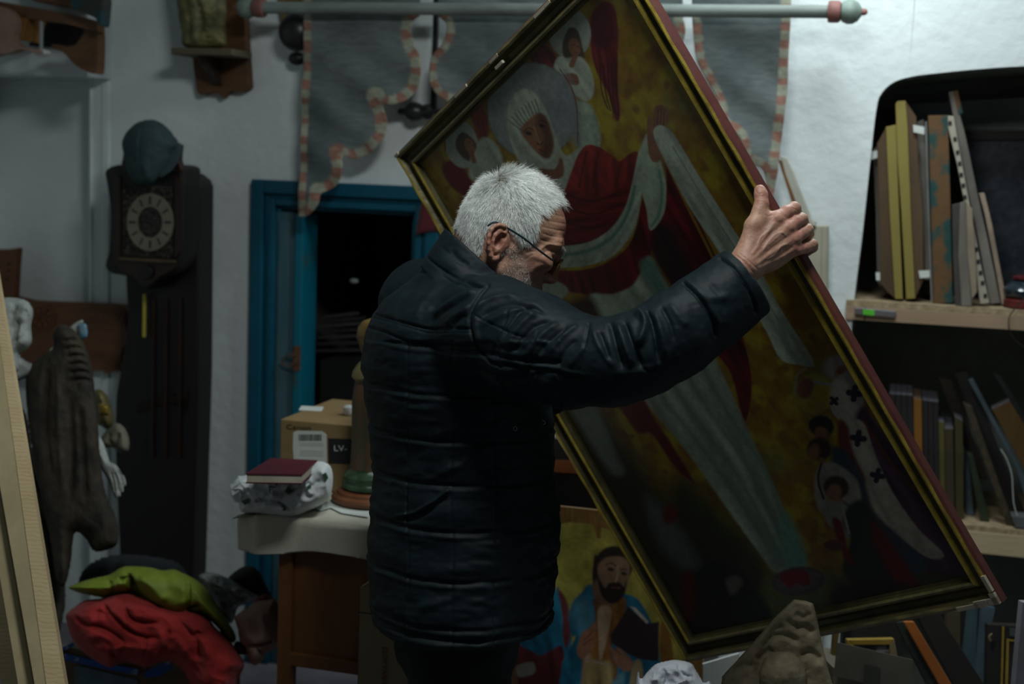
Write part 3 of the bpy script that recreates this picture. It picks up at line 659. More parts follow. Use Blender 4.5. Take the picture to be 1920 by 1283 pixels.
# ================================================================ icon panel of the apostles
M_board = mat('painted_wood_panel', (1, 1, 1), rough=.45, scale=60, bump=.3, bscale=90, attr='paint', bdist=.0015, spec=.4)
icp = atd(1120, 1100, 3.47); icn = nz(WN * .97 + UP * .16)
def oi(x, y, h=0): return onplane(x, y, icp + icn * h, icn)
ic = Thing('icon', 'unfinished gilded icon board with a bearded saint in blue holding a book', 'icon')
c_ = [(946, 939), (1300, 976), (1330, 1420), (946, 1420)]
C4 = np.array([oi(x, y) for x, y in c_])
m = MB(); m.hexa([*C4, *(C4 - icn * .03)]); 
nu, nv = 330, 380; a_ = np.linspace(0, 1, nu); b_ = np.linspace(0, 1, nv); Aa, Bb = np.meshgrid(a_, b_)
Gi = (C4[0] * ((1 - Aa) * (1 - Bb))[..., None] + C4[1] * (Aa * (1 - Bb))[..., None] + C4[2] * (Aa * Bb)[..., None] + C4[3] * ((1 - Aa) * Bb)[..., None]) + icn * .0006
gx, gy, _ = proj(Gi.reshape(-1, 3)); A = Paint(gx, gy, (.22, .115, .03)); Pn = np.c_[gx, gy, 0 * gx]
A.C *= (1 + .25 * fbm(Pn * [1, .12, 1], .3, 1)[:, None])
# gold leaf with swirling stipple
gl = [(1010, 992), (1070, 979), (1112, 984), (1120, 1010), (1126, 1010), (1128, 990), (1150, 996), (1190, 1020), (1225, 1060), (1248, 1110), (1262, 1160), (1256, 1185), (1262, 1200), (1290, 1235), (1290, 1420), (905, 1420), (905, 1040)]
sw = .5 + .5 * np.sin(.55 * np.hypot(gx - 1090, gy - 1060) + 5 * vnoise(Pn, .03, 8)); gcol = np.array([.36, .32, .06]) * (1 + .35 * vnoise(Pn, .05, 3) + .10 * (sw - .5))[:, None]
ii = inpoly(gx, gy, np.array(gl)); A.C[ii] = gcol[ii]
A.fill([(1238, 1170), (1256, 1185), (1262, 1250), (1240, 1260)], (.24, .11, .02), 2)
BL = (.015, .15, .25); BLd = (.005, .055, .10); BLl = (.10, .24, .30)
A.fill([(1037, 1110), (1048, 1112), (1062, 1135), (1072, 1190), (1066, 1230), (1040, 1240), (1000, 1260), (960, 1300), (930, 1250)], BL, 2, stripe=(75, 12, .6))
A.fill([(1046, 1106), (1058, 1118), (1066, 1140), (1070, 1180), (1064, 1215), (1056, 1200), (1054, 1150)], (.16, .035, .04), 2)
A.fill([(955, 1222), (990, 1218), (1012, 1230), (1030, 1222), (1056, 1216), (1052, 1300), (1010, 1400), (960, 1400)], (.15, .03, .035), 2, stripe=(80, 12, .5))
A.fill([(968, 1250), (998, 1242), (1002, 1262), (972, 1270)], (.35, .34, .28), 2); A.fill([(945, 1240), (965, 1248), (970, 1290), (945, 1290)], (.24, .12, .07), 2)
A.fill([(1110, 1096), (1090, 1112), (1074, 1130), (1066, 1160), (1072, 1192), (1078, 1196), (1062, 1230), (1052, 1262), (1046, 1420), (1260, 1420), (1250, 1290), (1238, 1240), (1226, 1180), (1208, 1140), (1190, 1120), (1165, 1112)], BL, 2, stripe=(80, 13, .6))
A.fill([(1074, 1135), (1100, 1120), (1112, 1150), (1110, 1180), (1090, 1185), (1076, 1165)], BLl, 12, a=.6)
A.fill([(1112, 1125), (1128, 1128), (1146, 1134), (1170, 1120), (1172, 1150), (1150, 1190), (1148, 1230), (1158, 1260), (1150, 1420), (1080, 1420), (1092, 1250), (1082, 1215), (1104, 1180), (1116, 1160)], (.22, .09, .02), 2, stripe=(85, 10, .5))
A.fill([(1122, 1140), (1146, 1142), (1140, 1190), (1128, 1236), (1124, 1238), (1122, 1190)], (.42, .29, .18), 2)
A.fill([(1096, 1232), (1108, 1230), (1100, 1280), (1090, 1290)], (.42, .29, .18), 3); A.fill([(1100, 1245), (1150, 1248), (1140, 1320), (1100, 1330)], (.33, .24, .10), 5, stripe=(85, 10, .6))
A.line([(1094, 1236), (1120, 1242), (1146, 1248)], 3, (.32, .25, .18), 1.5)
A.ell(1150, 1062, 36, 38, (.03, .02, .014), 15, 2); A.fill([(1112, 1060), (1116, 1040), (1130, 1060), (1126, 1090), (1114, 1098), (1110, 1080)], (.03, .02, .014), 2)
A.fill([(1122, 1060), (1136, 1046), (1160, 1044), (1178, 1052), (1180, 1080), (1170, 1108), (1150, 1118), (1132, 1100), (1122, 1080)], (.26, .15, .09), 2)
A.fill([(1110, 1100), (1124, 1086), (1140, 1112), (1152, 1128), (1138, 1136), (1118, 1126)], (.19, .10, .06), 3)
A.fill([(1122, 1086), (1134, 1102), (1142, 1094), (1160, 1092), (1170, 1100), (1174, 1088), (1172, 1112), (1158, 1130), (1140, 1130), (1126, 1112)], (.022, .016, .012), 2)
A.ell(1145, 1068, 6.5, 3.5, (.02, .02, .02), 12); A.ell(1170, 1076, 5.5, 3.2, (.02, .02, .02), 12); A.line([(1136, 1060), (1146, 1056), (1155, 1062)], 2.2, (.04, .02, .015)); A.line([(1164, 1068), (1174, 1068)], 2.2, (.04, .02, .015))
A.line([(1158, 1062), (1158, 1078), (1154, 1092)], 3.5, (.42, .27, .17), 2); A.line([(1150, 1093), (1162, 1094)], 2, (.06, .03, .02)); A.line([(1148, 1102), (1162, 1103)], 3, (.17, .06, .04))
A.fill([(1144, 1192), (1178, 1138), (1214, 1170), (1236, 1166), (1234, 1240), (1206, 1238), (1180, 1228), (1146, 1206)], (.035, .022, .025), 1.5, sm=False)
A.fill([(1180, 1136), (1192, 1140), (1216, 1166), (1212, 1170)], (.5, .44, .34), 1, sm=False)
A.fill([(1082, 1226), (1086, 1200), (1092, 1186), (1108, 1176), (1116, 1166), (1118, 1180), (1110, 1204), (1122, 1196), (1106, 1222), (1092, 1236)], (.28, .13, .075), 1.5)
A.line([(1096, 1200), (1112, 1184)], 1.5, SKd); A.line([(1094, 1210), (1112, 1196)], 1.5, SKd)
A.fill([(1138, 1206), (1152, 1218), (1158, 1214), (1176, 1228), (1188, 1246), (1178, 1260), (1160, 1252), (1150, 1232)], (.28, .14, .08), 1.5); A.line([(1148, 1212), (1164, 1228)], 1.4, SKd)
A.fill([(1186, 1250), (1200, 1238), (1206, 1262), (1200, 1300), (1176, 1330)], (.36, .28, .14), 2)
A.fill([(1142, 1290), (1165, 1262), (1172, 1262), (1164, 1300)], BLl, 3)
k0 = m.n; ic.part('panel', m, mat('bare_panel_back', (.25, .16, .07), rough=.8)); m2 = MB(); m2.grid(Gi); A.C *= .82; ic.part('painted_face', m2, M_board, smooth=True, cols=A.C)
ic.end()
# ================================================================ the man
def cs(px, py, d): return np.array([(px - CX) * d / F, (py - CY) * d / F, d])
class SDF:
    T = 24
    def __init__(s, h, band=.02): s.h = h; s.band = band; s.t = {}
    def _tiles(s, lo, hi):
        a = np.floor(np.asarray(lo) / (s.h * s.T)).astype(int); b = np.floor(np.asarray(hi) / (s.h * s.T)).astype(int)
        for i in range(a[0], b[0] + 1):
            for j in range(a[1], b[1] + 1):
                for k in range(a[2], b[2] + 1): yield (i, j, k)
    def apply(s, fn, lo, hi, k=.006, op='u'):
        m = s.band + k
        r = np.arange(s.T)
        for key in s._tiles(np.asarray(lo) - m, np.asarray(hi) + m):
            if op != 'u' and key not in s.t: continue
            o = np.array(key) * s.T
            X = ((o[0] + r) * s.h)[:, None, None]; Y = ((o[1] + r) * s.h)[None, :, None]; Z = ((o[2] + r) * s.h)[None, None, :]
            d = fn(X, Y, Z)
            if key not in s.t:
                if d.min() > s.band: continue
                s.t[key] = np.full((s.T,) * 3, s.band, np.float32)
            a = s.t[key]
            if op == 'u':
                hh = np.maximum(k - np.abs(a - d), 0) / k; s.t[key] = (np.minimum(a, d) - hh * hh * k * .25).astype(np.float32)
            else:
                d = -d; hh = np.maximum(k - np.abs(a - d), 0) / k; s.t[key] = (np.maximum(a, d) + hh * hh * k * .25).astype(np.float32)
    def cone(s, a, b, ra, rb, k=.006, op='u'):
        a = np.asarray(a, float); b = np.asarray(b, float); ab = b - a; L2 = ab @ ab + 1e-12; R = max(ra, rb)
        def fn(X, Y, Z):
            t = np.clip(((X - a[0]) * ab[0] + (Y - a[1]) * ab[1] + (Z - a[2]) * ab[2]) / L2, 0, 1)
            return np.sqrt((X - a[0] - t * ab[0]) ** 2 + (Y - a[1] - t * ab[1]) ** 2 + (Z - a[2] - t * ab[2]) ** 2) - (ra + (rb - ra) * t)
        s.apply(fn, np.minimum(a, b) - R, np.maximum(a, b) + R, k, op)
    def chain(s, pts, k=.004, op='u'):
        for (a, ra), (b, rb) in zip(pts[:-1], pts[1:]): s.cone(a, b, ra, rb, k, op)
    def ell(s, c, ax, r, k=.006, op='u'):
        c = np.asarray(c, float); ax = np.array([nz(x) for x in ax]); r = np.asarray(r, float); R = r.max()
        def fn(X, Y, Z):
            q = [(X - c[0]) * ax[i][0] + (Y - c[1]) * ax[i][1] + (Z - c[2]) * ax[i][2] for i in range(3)]
            k0 = np.sqrt(sum((q[i] / r[i]) ** 2 for i in range(3))); k1 = np.sqrt(sum((q[i] / r[i] ** 2) ** 2 for i in range(3))) + 1e-9
            return k0 * (k0 - 1) / k1
        s.apply(fn, c - R, c + R, k, op)
    def mesh(s):
        g = vdb.FloatGrid(s.band)
        for key, a in s.t.items(): g.copyFromArray(np.ascontiguousarray(a), ijk=tuple(int(q * s.T) for q in key), tolerance=1e-7)
        p, q = g.convertToQuads(isovalue=0.0)[:2]
        return np.asarray(p, float) * s.h, np.asarray(q, int)
def vnormals(V, Q):
    n = np.cross(V[Q[:, 2]] - V[Q[:, 0]], V[Q[:, 3]] - V[Q[:, 1]]); N = np.zeros_like(V)
    for i in range(4): np.add.at(N, Q[:, i], n)
    return N / (np.linalg.norm(N, axis=1)[:, None] + 1e-12)
def relax(V, Q, it=2, lam=.5):
    e = np.vstack([Q[:, [0, 1]], Q[:, [1, 2]], Q[:, [2, 3]], Q[:, [3, 0]]])
    for _ in range(it):
        S = np.zeros_like(V); c = np.zeros(len(V)); np.add.at(S, e[:, 0], V[e[:, 1]]); np.add.at(c, e[:, 0], 1); np.add.at(S, e[:, 1], V[e[:, 0]]); np.add.at(c, e[:, 1], 1)
        V = V + lam * (S / c[:, None] - V)
    return V
def biggest(V, Q, minfrac=.02):
    """drops stray crumbs"""
    lab = np.arange(len(V))
    for _ in range(400):
        m = lab[Q].min(1); new = lab.copy()
        for i in range(4): np.minimum.at(new, Q[:, i], m)
        new = new[new]
        if (new == lab).all(): break
        lab = new
    u, c = np.unique(lab, return_counts=True); ok = set(u[c > minfrac * len(V)]); keep = np.isin(lab, list(ok))
    idx = -np.ones(len(V), int); idx[keep] = np.arange(keep.sum()); Q = Q[keep[Q[:, 0]]]
    return V[keep], idx[Q]
PXs = lambda V: (V[:, 0] / V[:, 2] * F + CX, V[:, 1] / V[:, 2] * F + CY)
class Sculpt:
    """pushes and pulls a skin along strokes"""
    def __init__(s, V, Q, zmin=.12):
        s.V = V; s.N = vnormals(V, Q)
        if (np.mean(s.N * (V - V.mean(0)))) < 0: s.N = -s.N
        s.px, s.py = PXs(V); face = -(s.N * V).sum(1) / np.linalg.norm(V, axis=1); s.f = np.clip((face - zmin) / .25, 0, 1); s.D = np.zeros(len(V))
    def st(s, pts, wd, amp, sm=True, zlim=None, taper=True):
        if sm and len(pts) > 2: pts = smoothpts(pts, 5, False)
        p = np.asarray(pts, float); m = wd * 2.5
        i = np.where((s.px > p[:, 0].min() - m) & (s.px < p[:, 0].max() + m) & (s.py > p[:, 1].min() - m) & (s.py < p[:, 1].max() + m) & (s.f > 0))[0]
        if zlim is not None: i = i[(s.V[i, 2] > zlim[0]) & (s.V[i, 2] < zlim[1])]
        if len(i) == 0: return
        X, Y = s.px[i], s.py[i]; d = np.full(len(i), 1e9); tt = np.zeros(len(i)); n = len(p) - 1
        for k in range(n):
            a, b = p[k], p[k + 1]; ab = b - a; t = np.clip(((X - a[0]) * ab[0] + (Y - a[1]) * ab[1]) / (ab @ ab + 1e-9), 0, 1)
            dd = np.hypot(X - a[0] - t * ab[0], Y - a[1] - t * ab[1]); u = dd < d; d[u] = dd[u]; tt[u] = (k + t[u]) / n
        w_ = np.exp(-(d / wd) ** 2)
        if taper: w_ = w_ * np.clip(np.minimum(tt, 1 - tt) * 5 + .15, 0, 1)
        s.D[i] += amp * w_ * s.f[i]
    def done(s): return s.V + s.N * s.D[:, None]
def camw(V): return CAM + V @ MC.T
class QM(MB):
    def __init__(s, V, Q): MB.__init__(s); s.v = [camw(V)]; s.q = Q; s.f = Q.tolist(); s.mi = np.zeros(len(Q), int).tolist(); s.n = len(V)

# head frame
TH = math.radians(27); PS = math.radians(12)
F0 = np.array([math.cos(TH), math.sin(TH), 0]); HU = np.array([math.sin(TH), -math.cos(TH), 0]); Zc = np.array([0, 0, 1.])
HF = F0 * math.cos(PS) + Zc * math.sin(PS); HS = -Zc * math.cos(PS) + F0 * math.sin(PS); HO = cs(962, 425, 2.67)
def H(f, u, s=0): return HO + HF * f + HU * u + HS * s
def FP(px, py, s):
    f = ((px - 962) * .89 + (py - 425) * .45) / 1000; return cs(px, py, 2.67 - .978 * s + .208 * f)
AX = (HF, HU, HS)
B = SDF(.0013, .012)
B.ell(H(-.004, .010), AX, (.090, .086, .0735), .01)
B.ell(H(-.030, -.012), AX, (.064, .066, .066), .02)
B.ell(H(.040, .020), AX, (.053, .054, .060), .02)
for sg in (1, -1):
    B.cone(H(.092, .003, .010 * sg), H(.078, .006, .044 * sg), .0125, .012, .014)
    B.ell(H(.062, -.036, .046 * sg), AX, (.030, .021, .018), .018)
    B.cone(H(.000, -.045, .058 * sg), H(.008, -.082, .050 * sg), .016, .018, .02)
    B.cone(H(.008, -.082, .050 * sg), H(.066, -.116, .018 * sg), .018, .017, .018)
    B.ell(H(.034, -.068, .030 * sg), AX, (.040, .042, .030), .02)
B.ell(H(.060, -.066), AX, (.034, .040, .036), .02)
B.ell(H(.074, -.118), AX, (.021, .018, .024), .015)
for sg in (1, -1):
    B.ell(H(.101, -.016, .034 * sg), AX, (.018, .0125, .019), .010, 's')
    B.ell(H(.0815, -.016, .033 * sg), AX, (.0128, .0125, .0128), .003)
    B.cone(H(.093, -.009, .024 * sg), H(.083, -.012, .046 * sg), .0045, .004, .004)      # upper lid fold
    B.cone(H(.091, -.025, .024 * sg), H(.081, -.024, .044 * sg), .0040, .0035, .004)     # lower lid bag
B.cone(H(.098, -.004), H(.1065, -.030), .0085, .0085, .010)
B.cone(H(.1065, -.030), H(.1115, -.052), .0085, .0112, .006)
for sg in (1, -1): B.ell(H(.099, -.055, .0125 * sg), AX, (.0115, .0082, .0070), .005)
B.cone(H(.108, -.060), H(.094, -.064), .005, .006, .005)
for sg in (1, -1): B.ell(H(.102, -.062, .0068 * sg), AX, (.006, .0035, .003), .002, 's')
B.ell(H(.084, -.078), AX, (.016, .013, .027), .010)
B.cone(H(.0965, -.0815, -.008), H(.0965, -.0815, .008), .0052, .0052, .005); B.cone(H(.0965, -.0815, .008), H(.086, -.087, .024), .0052, .003, .004)
B.cone(H(.094, -.0925, -.008), H(.094, -.0925, .008), .0058, .0058, .004); B.cone(H(.094, -.0925, .008), H(.085, -.089, .023), .0055, .003, .004)
# neck
neckb = cs(868, 590, 2.68)
B.cone(H(-.030, -.060), neckb, .058, .064, .025)
B.cone(H(.030, -.080), cs(930, 600, 2.67), .040, .05, .03)
# ear, near side, traced from the photograph; far ear mirrored through the head
ear_rim = [(950, 447, .078, .0030), (946, 438, .084, .0035), (951, 430, .083, .0034), (945, 424, .0875, .0036), (936, 422, .090, .0036), (928, 424, .093, .0036), (921, 431, .095, .0036), (917, 443, .096, .0034), (916, 456, .0955, .0032), (917, 468, .093, .0032), (920, 479, .090, .0038), (925, 486, .087, .0046), (931, 484, .083, .0044), (934, 476, .079, .0036)]
ear_anti = [(936, 432, .087, .0032), (928, 441, .0885, .0036), (925, 452, .0885, .0038), (925, 463, .0875, .0040), (928, 471, .0855, .0038), (932, 469, .083, .0034)]
def ear(fx):
    pts = lambda L, dr=0: [(fx(FP(x, y, s_)), r + dr) for x, y, s_, r in L]
    B.ell(fx(FP(934, 456, .078)), AX, (.019, .032, .010), .006)           # root
    B.ell(fx(FP(926, 450, .086)), (F0, HU, HS), (.014, .027, .0045), .006)       # flap
    B.chain(pts(ear_rim), .003); B.chain(pts(ear_anti), .005)
    B.ell(fx(FP(936, 453, .089)), AX, (.0085, .0135, .0085), .003, 's')    # concha
    B.ell(fx(FP(943, 444, .088)), AX, (.0065, .006, .007), .003, 's')
    B.cone(fx(FP(944, 455, .081)), fx(FP(942, 462, .081)), .0035, .0042, .003)   # tragus
    B.cone(fx(FP(921, 436, .092)), fx(FP(920, 466, .092)), .0016, .0016, .002, 's')   # scapha
ear(lambda p: p)
def mir(p): q = p - HO; return HO + q - 2 * HS * (q @ HS)
ear(mir)
# shoulders, trunk, legs under the clothes
near_sh, far_sh = cs(925, 610, 2.50), cs(800, 575, 2.85); dn = np.array([-.0373, .9904, .1278])
hip = cs(870, 1090, 2.69)
B.cone(neckb, cs(868, 640, 2.68), .06, .08, .03); B.cone(neckb, near_sh, .05, .045, .03); B.cone(neckb, far_sh, .05, .045, .03)
B.cone(cs(862, 650, 2.68), cs(870, 860, 2.69), .09, .085, .04); B.cone(cs(870, 860, 2.69), hip, .085, .09, .04)
for sx, dz_ in ((0, -.075), (-.012, .08)):
    a = hip + np.array([sx, .03, dz_]); L_ = (camw(a)[2] - .07)
    B.cone(a, a + dn * L_ * .5, .06, .045, .02); B.cone(a + dn * L_ * .5, a + dn * L_, .042, .028, .01); B.cone(a + dn * L_, a + dn * (L_ + .02) + np.array([.13, 0, .02]), .028, .022, .01)
# far arm reaching to the frame's other side
fel, fwr = cs(905, 740, 2.93), cs(1085, 700, 2.90)
B.cone(far_sh, fel, .043, .036, .01); B.cone(fel, fwr, .036, .026, .01)
# near arm
el = cs(1165, 682, 2.375)
PHn = PT[0]; ehp = onplane(1458, 405, PT[0], pn); DH = float(((ehp - CAM) @ MC)[2])
wr0 = cs(1398, 499, DH - .052)
B.chain([(near_sh, .045), (el, .038), (cs(1350, 548, 2.395), .031), (wr0, .027)], .02)
hd = lambda x, y, dz_: cs(x, y, DH + dz_)
W1 = hd(1398, 497, -.050)
for (a, ra, b, rb) in [((1394, 487, -.050), .0165, (1457, 414, -.034), .0128), ((1399, 494, -.050), .0175, (1478, 428, -.034), .0125), ((1404, 502, -.048), .0165, (1489, 448, -.032), .0118), ((1409, 509, -.044), .0140, (1493, 467, -.028), .0105)]:
    B.cone(hd(*a), hd(*b), ra, rb, .010)
B.ell(hd(1440, 466, -.032), (nz([.8, -.6, 0]), nz([.6, .8, 0]), Zc), (.045, .036, .014), .012)
fing = [
    [((1457, 413, -.034), .0128), ((1474, 399, -.022), .0120), ((1489, 391, -.008), .0116), ((1492, 398, .016), .0100), ((1478, 412, .030), .0088)],
    [((1478, 427, -.034), .0122), ((1491, 417, -.022), .0113), ((1503, 411, -.008), .0108), ((1506, 418, .016), .0097), ((1492, 432, .031), .0085)],
    [((1490, 447, -.032), .0114), ((1502, 439, -.020), .0106), ((1514, 431, -.006), .0104), ((1516, 438, .016), .0092), ((1502, 452, .031), .0082)],
    [((1495, 468, -.028), .0102), ((1509, 465, -.018), .0095), ((1523, 459, -.006), .0096), ((1524, 464, .014), .0086), ((1512, 474, .027), .0074)]]
HB = SDF(.0013, .012)
for fg in fing: B.chain([(hd(*p), r) for p, r in fg], .003)
B.cone(hd(1396, 480, -.046), hd(1413, 424, -.038), .0170, .0140, .012)
B.cone(hd(1413, 424, -.038), hd(1430, 404, -.034), .0130, .010, .010)
B.chain([(hd(1413, 424, -.038), .0135), (hd(1424, 396, -.032), .0118), (hd(1428, 384, -.028), .0116), (hd(1427, 366, -.022), .0108), (hd(1425, 357, -.019), .0098)], .006)
B.cone(hd(1432, 412, -.034), hd(1452, 408, -.030), .009, .009, .012)
BV, BQ = B.mesh(); BV, BQ = biggest(BV, BQ); BV = relax(BV, BQ, 1, .4)
s_ = Sculpt(BV, BQ, .05)
Zh = (2.3, 2.72)
for i, (a, b, c_) in enumerate([((1010, 385), (1035, 388), (1058, 396)), ((1014, 398), (1038, 402), (1062, 409)), ((1012, 411), (1038, 416), (1063, 421)), ((1012, 424), (1036, 430), (1063, 434)), ((1014, 437), (1038, 444), (1062, 446)), ((1010, 448), (1032, 455), (1060, 457))]):
    s_.st([a, b, c_], 1.9, -.0007); s_.st([(x, y + 5) for x, y in (a, b, c_)], 3, .0003)
s_.st([(1012, 470), (1022, 460), (1034, 457), (1050, 462)], 4, .0028); s_.st([(1015, 480), (1028, 470), (1044, 470)], 3, -.0018)
for a in ([(1000, 466), (992, 462), (984, 462)], [(1002, 472), (994, 472), (984, 476)], [(1000, 478), (992, 482), (984, 488)]): s_.st(a, 1.8, -.0009)
s_.st([(1026, 500), (1012, 506), (1002, 520), (998, 536)], 3.2, -.0020); s_.st([(1020, 496), (1006, 500), (996, 514)], 5, .0015)
s_.st([(1014, 506), (1024, 503), (1030, 500)], 2.5, -.0012); s_.st([(975, 500), (978, 520), (986, 540)], 6, -.0016)
s_.st([(958, 480), (956, 500), (962, 520)], 3, -.0010); s_.st([(900, 480), (905, 500), (912, 515)], 3, -.0012); s_.st([(912, 492), (922, 508), (934, 522)], 2.4, -.0012)
# tendons, veins, knuckles and creases of the hand
for a in ([(1408, 480), (1432, 448), (1454, 416)], [(1412, 488), (1444, 456), (1474, 430)], [(1416, 497), (1452, 472), (1486, 450)], [(1422, 504), (1456, 486), (1490, 468)]): s_.st(a, 3.4, .0013)
for a in ([(1430, 470), (1444, 450), (1462, 436), (1476, 444)], [(1436, 488), (1452, 478), (1464, 462), (1480, 458)], [(1420, 460), (1428, 444), (1444, 432)]): s_.st(a, 1.8, .0010)
for a in ([(1424, 462), (1446, 438), (1466, 422)], [(1432, 478), (1460, 456), (1482, 440)], [(1440, 494), (1466, 478), (1488, 460)]): s_.st(a, 3.2, -.0011)
for x, y in ((1459, 409), (1480, 426), (1491, 448), (1495, 468)): s_.st([(x - 2, y - 2), (x + 2, y + 2)], 6, .0016, False, taper=False)
for yy in (368, 371, 378, 381, 384): s_.st([(1417, yy + 1), (1424, yy - .5), (1432, yy + 1)], 1.0, -.0006)
s_.st([(1416, 352), (1418, 360), (1423, 365), (1428, 362)], 1.1, -.0006, taper=False)
for a in ([(1436, 402), (1440, 406), (1452, 402)], [(1376, 478), (1392, 488), (1416, 515)], [(1384, 474), (1400, 486), (1424, 508)]): s_.st(a, 1.6, -.0008)
for x, y, q in ((1486, 383, 40), (1484, 388, 40), (1489, 390, 40), (1502, 405, 40), (1515, 426, 60), (1524, 455, 70)): s_.st([(x, y), (x + 5, y + 5)], 1.2, -.0006)
BV = s_.done(); bN = s_.N
BV += bN * (.00022 * vnoise(BV, 420, 3))[:, None]
bx, by = PXs(BV)
hl = (BV - HO) @ np.array(AX).T           # head local f,u,s
A = Paint(bx, by, (.42, .235, .155)); P3 = BV
tone = fbm(P3, 45, 2); A.C = np.array([.43, .245, .165]) * (1 + .16 * tone)[:, None]
red_ = np.clip(fbm(P3, 28, 7) * 1.2, 0, 1)[:, None]; A.C = A.C * (1 - .35 * red_) + np.array([.40, .15, .11]) * .35 * red_
def tint(c, r, col, a):
    d = np.linalg.norm(BV - c, axis=1) / r; w_ = (np.clip(1 - d, 0, 1) ** 1.0 * a)[:, None]; A.C = A.C * (1 - w_) + np.array(col) * w_
tint(H(.112, -.05), .026, (.42, .14, .10), .7); tint(H(.06, -.05, .05), .04, (.42, .16, .12), .5); tint(FP(935, 450, .09), .045, (.45, .17, .12), .6)
tint(H(.095, -.087), .022, (.32, .12, .10), .7); tint(FP(938, 455, .082), .012, (.16, .05, .03), .8)
for q in ((1459, 409), (1480, 426), (1491, 448), (1495, 468), (1489, 391), (1503, 411), (1514, 431), (1523, 459), (1427, 366)): tint(hd(q[0], q[1], -.035), .026, (.46, .17, .13), .55)
tint(hd(1440, 460, -.05), .06, (.36, .20, .15), .4)
# beard stubble shadow on jaw, scalp showing pale through hair
bm_ = (np.clip((-.045 - hl[:, 1]) / .02, 0, 1) * np.clip((hl[:, 0] - .0) / .02, 0, 1) * np.clip((.11 - hl[:, 0]) / .01, 0, 1) * (bx < 1030))[:, None] * .35
A.C = A.C * (1 - bm_) + np.array([.30, .25, .22]) * bm_
M_skin = mat('aged_skin', (1, 1, 1), rough=.52, scale=130, bump=.25, bscale=900, attr='paint', bdist=.0006, spec=.4, sss=.08)
man = Thing('person', 'white-haired bearded man in glasses and dark quilted jacket tilting a large framed painting', 'person', base=ww(*0 * np.ones(3)) * 0 + [camw(hip)[0], camw(hip)[1], 0])
bi = man.part('body', QM(BV, BQ), M_skin, smooth=2, cols=np.clip(A.C * .85, 0, 1))

# ---------------------------------------------------------------- the jacket
J = SDF(.0026, .02)
lv = np.array([[500, 800, 930, .09], [530, 765, 955, .12], [560, 722, 975, .155], [590, 700, 985, .175], [620, 687, 990, .185], [650, 680, 995, .19], [700, 679, 1010, .19], [760, 687, 1030, .185], [800, 691, 1042, .18], [860, 696, 1042, .175], [900, 698, 1041, .175], [950, 694, 1046, .178], [1000, 690, 1050, .182], [1060, 690, 1046, .186], [1120, 693, 1040, .19], [1200, 700, 1034, .19], [1280, 704, 1034, .19]])
JZ = 2.685
def torso(X, Y, Z):
    dd = JZ; yy = (Y * F / dd + CY); y1 = np.clip(yy, 500, 1280)
    L = np.interp(y1, lv[:, 0], lv[:, 1]); R = np.interp(y1, lv[:, 0], lv[:, 2]); hz = np.interp(y1, lv[:, 0], lv[:, 3])
    cx = ((L + R) / 2 - CX) * dd / F; hw = (R - L) / 2 * dd / F
    r = np.sqrt(((X - cx) / hw) ** 2 + ((Z - JZ) / hz) ** 2)
    d = (r - 1) * np.minimum(hw, hz)
    xx = X * F / dd + CX; top = (486 + np.clip(xx - 800, -40, 110) * .56 - yy) * .00088
    return np.maximum(d, top)
J.apply(torso, cs(660, 500, 2.45), cs(1080, 1240, 2.9), .02)
J.cone(cs(868, 612, 2.66), cs(925, 618, 2.515), .080, .088, .04); J.cone(cs(862, 606, 2.70), far_sh, .08, .085, .04)
arm = [((925, 625, 2.515), .096), ((1000, 653, 2.46), .093), ((1070, 676, 2.42), .077), ((1150, 680, 2.385), .069), ((1210, 661, 2.372), .067), ((1270, 626, 2.375), .067), ((1330, 582, 2.388), .063), ((1375, 546, 2.398), .058), ((1404, 524, 2.405), .054), ((1420, 512, 2.408), .053)]
J.chain([(cs(*p), r) for p, r in arm], .025)
fa = [(far_sh, .088), (cs(905, 745, 2.93), .075), (cs(1000, 725, 2.92), .065), (cs(1050, 712, 2.91), .055)]
J.chain(fa, .03)
# body of coat ends at the hem, sleeve at the cuff
hemw = camw(cs(870, 1206, 2.55)); hz_ = hemw[2]
hn = np.array([.10, .99, .10]); hn = nz(nz(dn) * 1.0 + np.array([.03, 0, -.04])); hp_ = cs(880, 1213, 2.52)
def below(X, Y, Z): return -((X - hp_[0]) * hn[0] + (Y - hp_[1]) * hn[1] + (Z - hp_[2]) * hn[2])
J.apply(below, cs(640, 1050, 2.3), cs(1100, 1420, 3.0), .004, 's')
cfp = cs(1399, 527, 2.405); cfn = nz(cs(1404, 524, 2.405) - cs(1375, 546, 2.398)); cfn = nz(np.array([.80, -.58, .05]))
def past(X, Y, Z): return -((X - cfp[0]) * cfn[0] + (Y - cfp[1]) * cfn[1] + (Z - cfp[2]) * cfn[2])
J.apply(past, cs(1330, 420, 2.25), cs(1520, 640, 2.6), .003, 's')
J.cone(cs(1350, 566, 2.395), cs(1440, 497, 2.41), .046, .048, .003, 's')
# hollow at neck
J.cone(cs(900, 520, 2.67), cs(935, 470, 2.67), .078, .085, .006, 's')
# hollow below the hem
J.ell(cs(866, 1240, 2.70), (np.array([1., 0, 0]), dn, Zc), (.150, .06, .16), .01, 's')
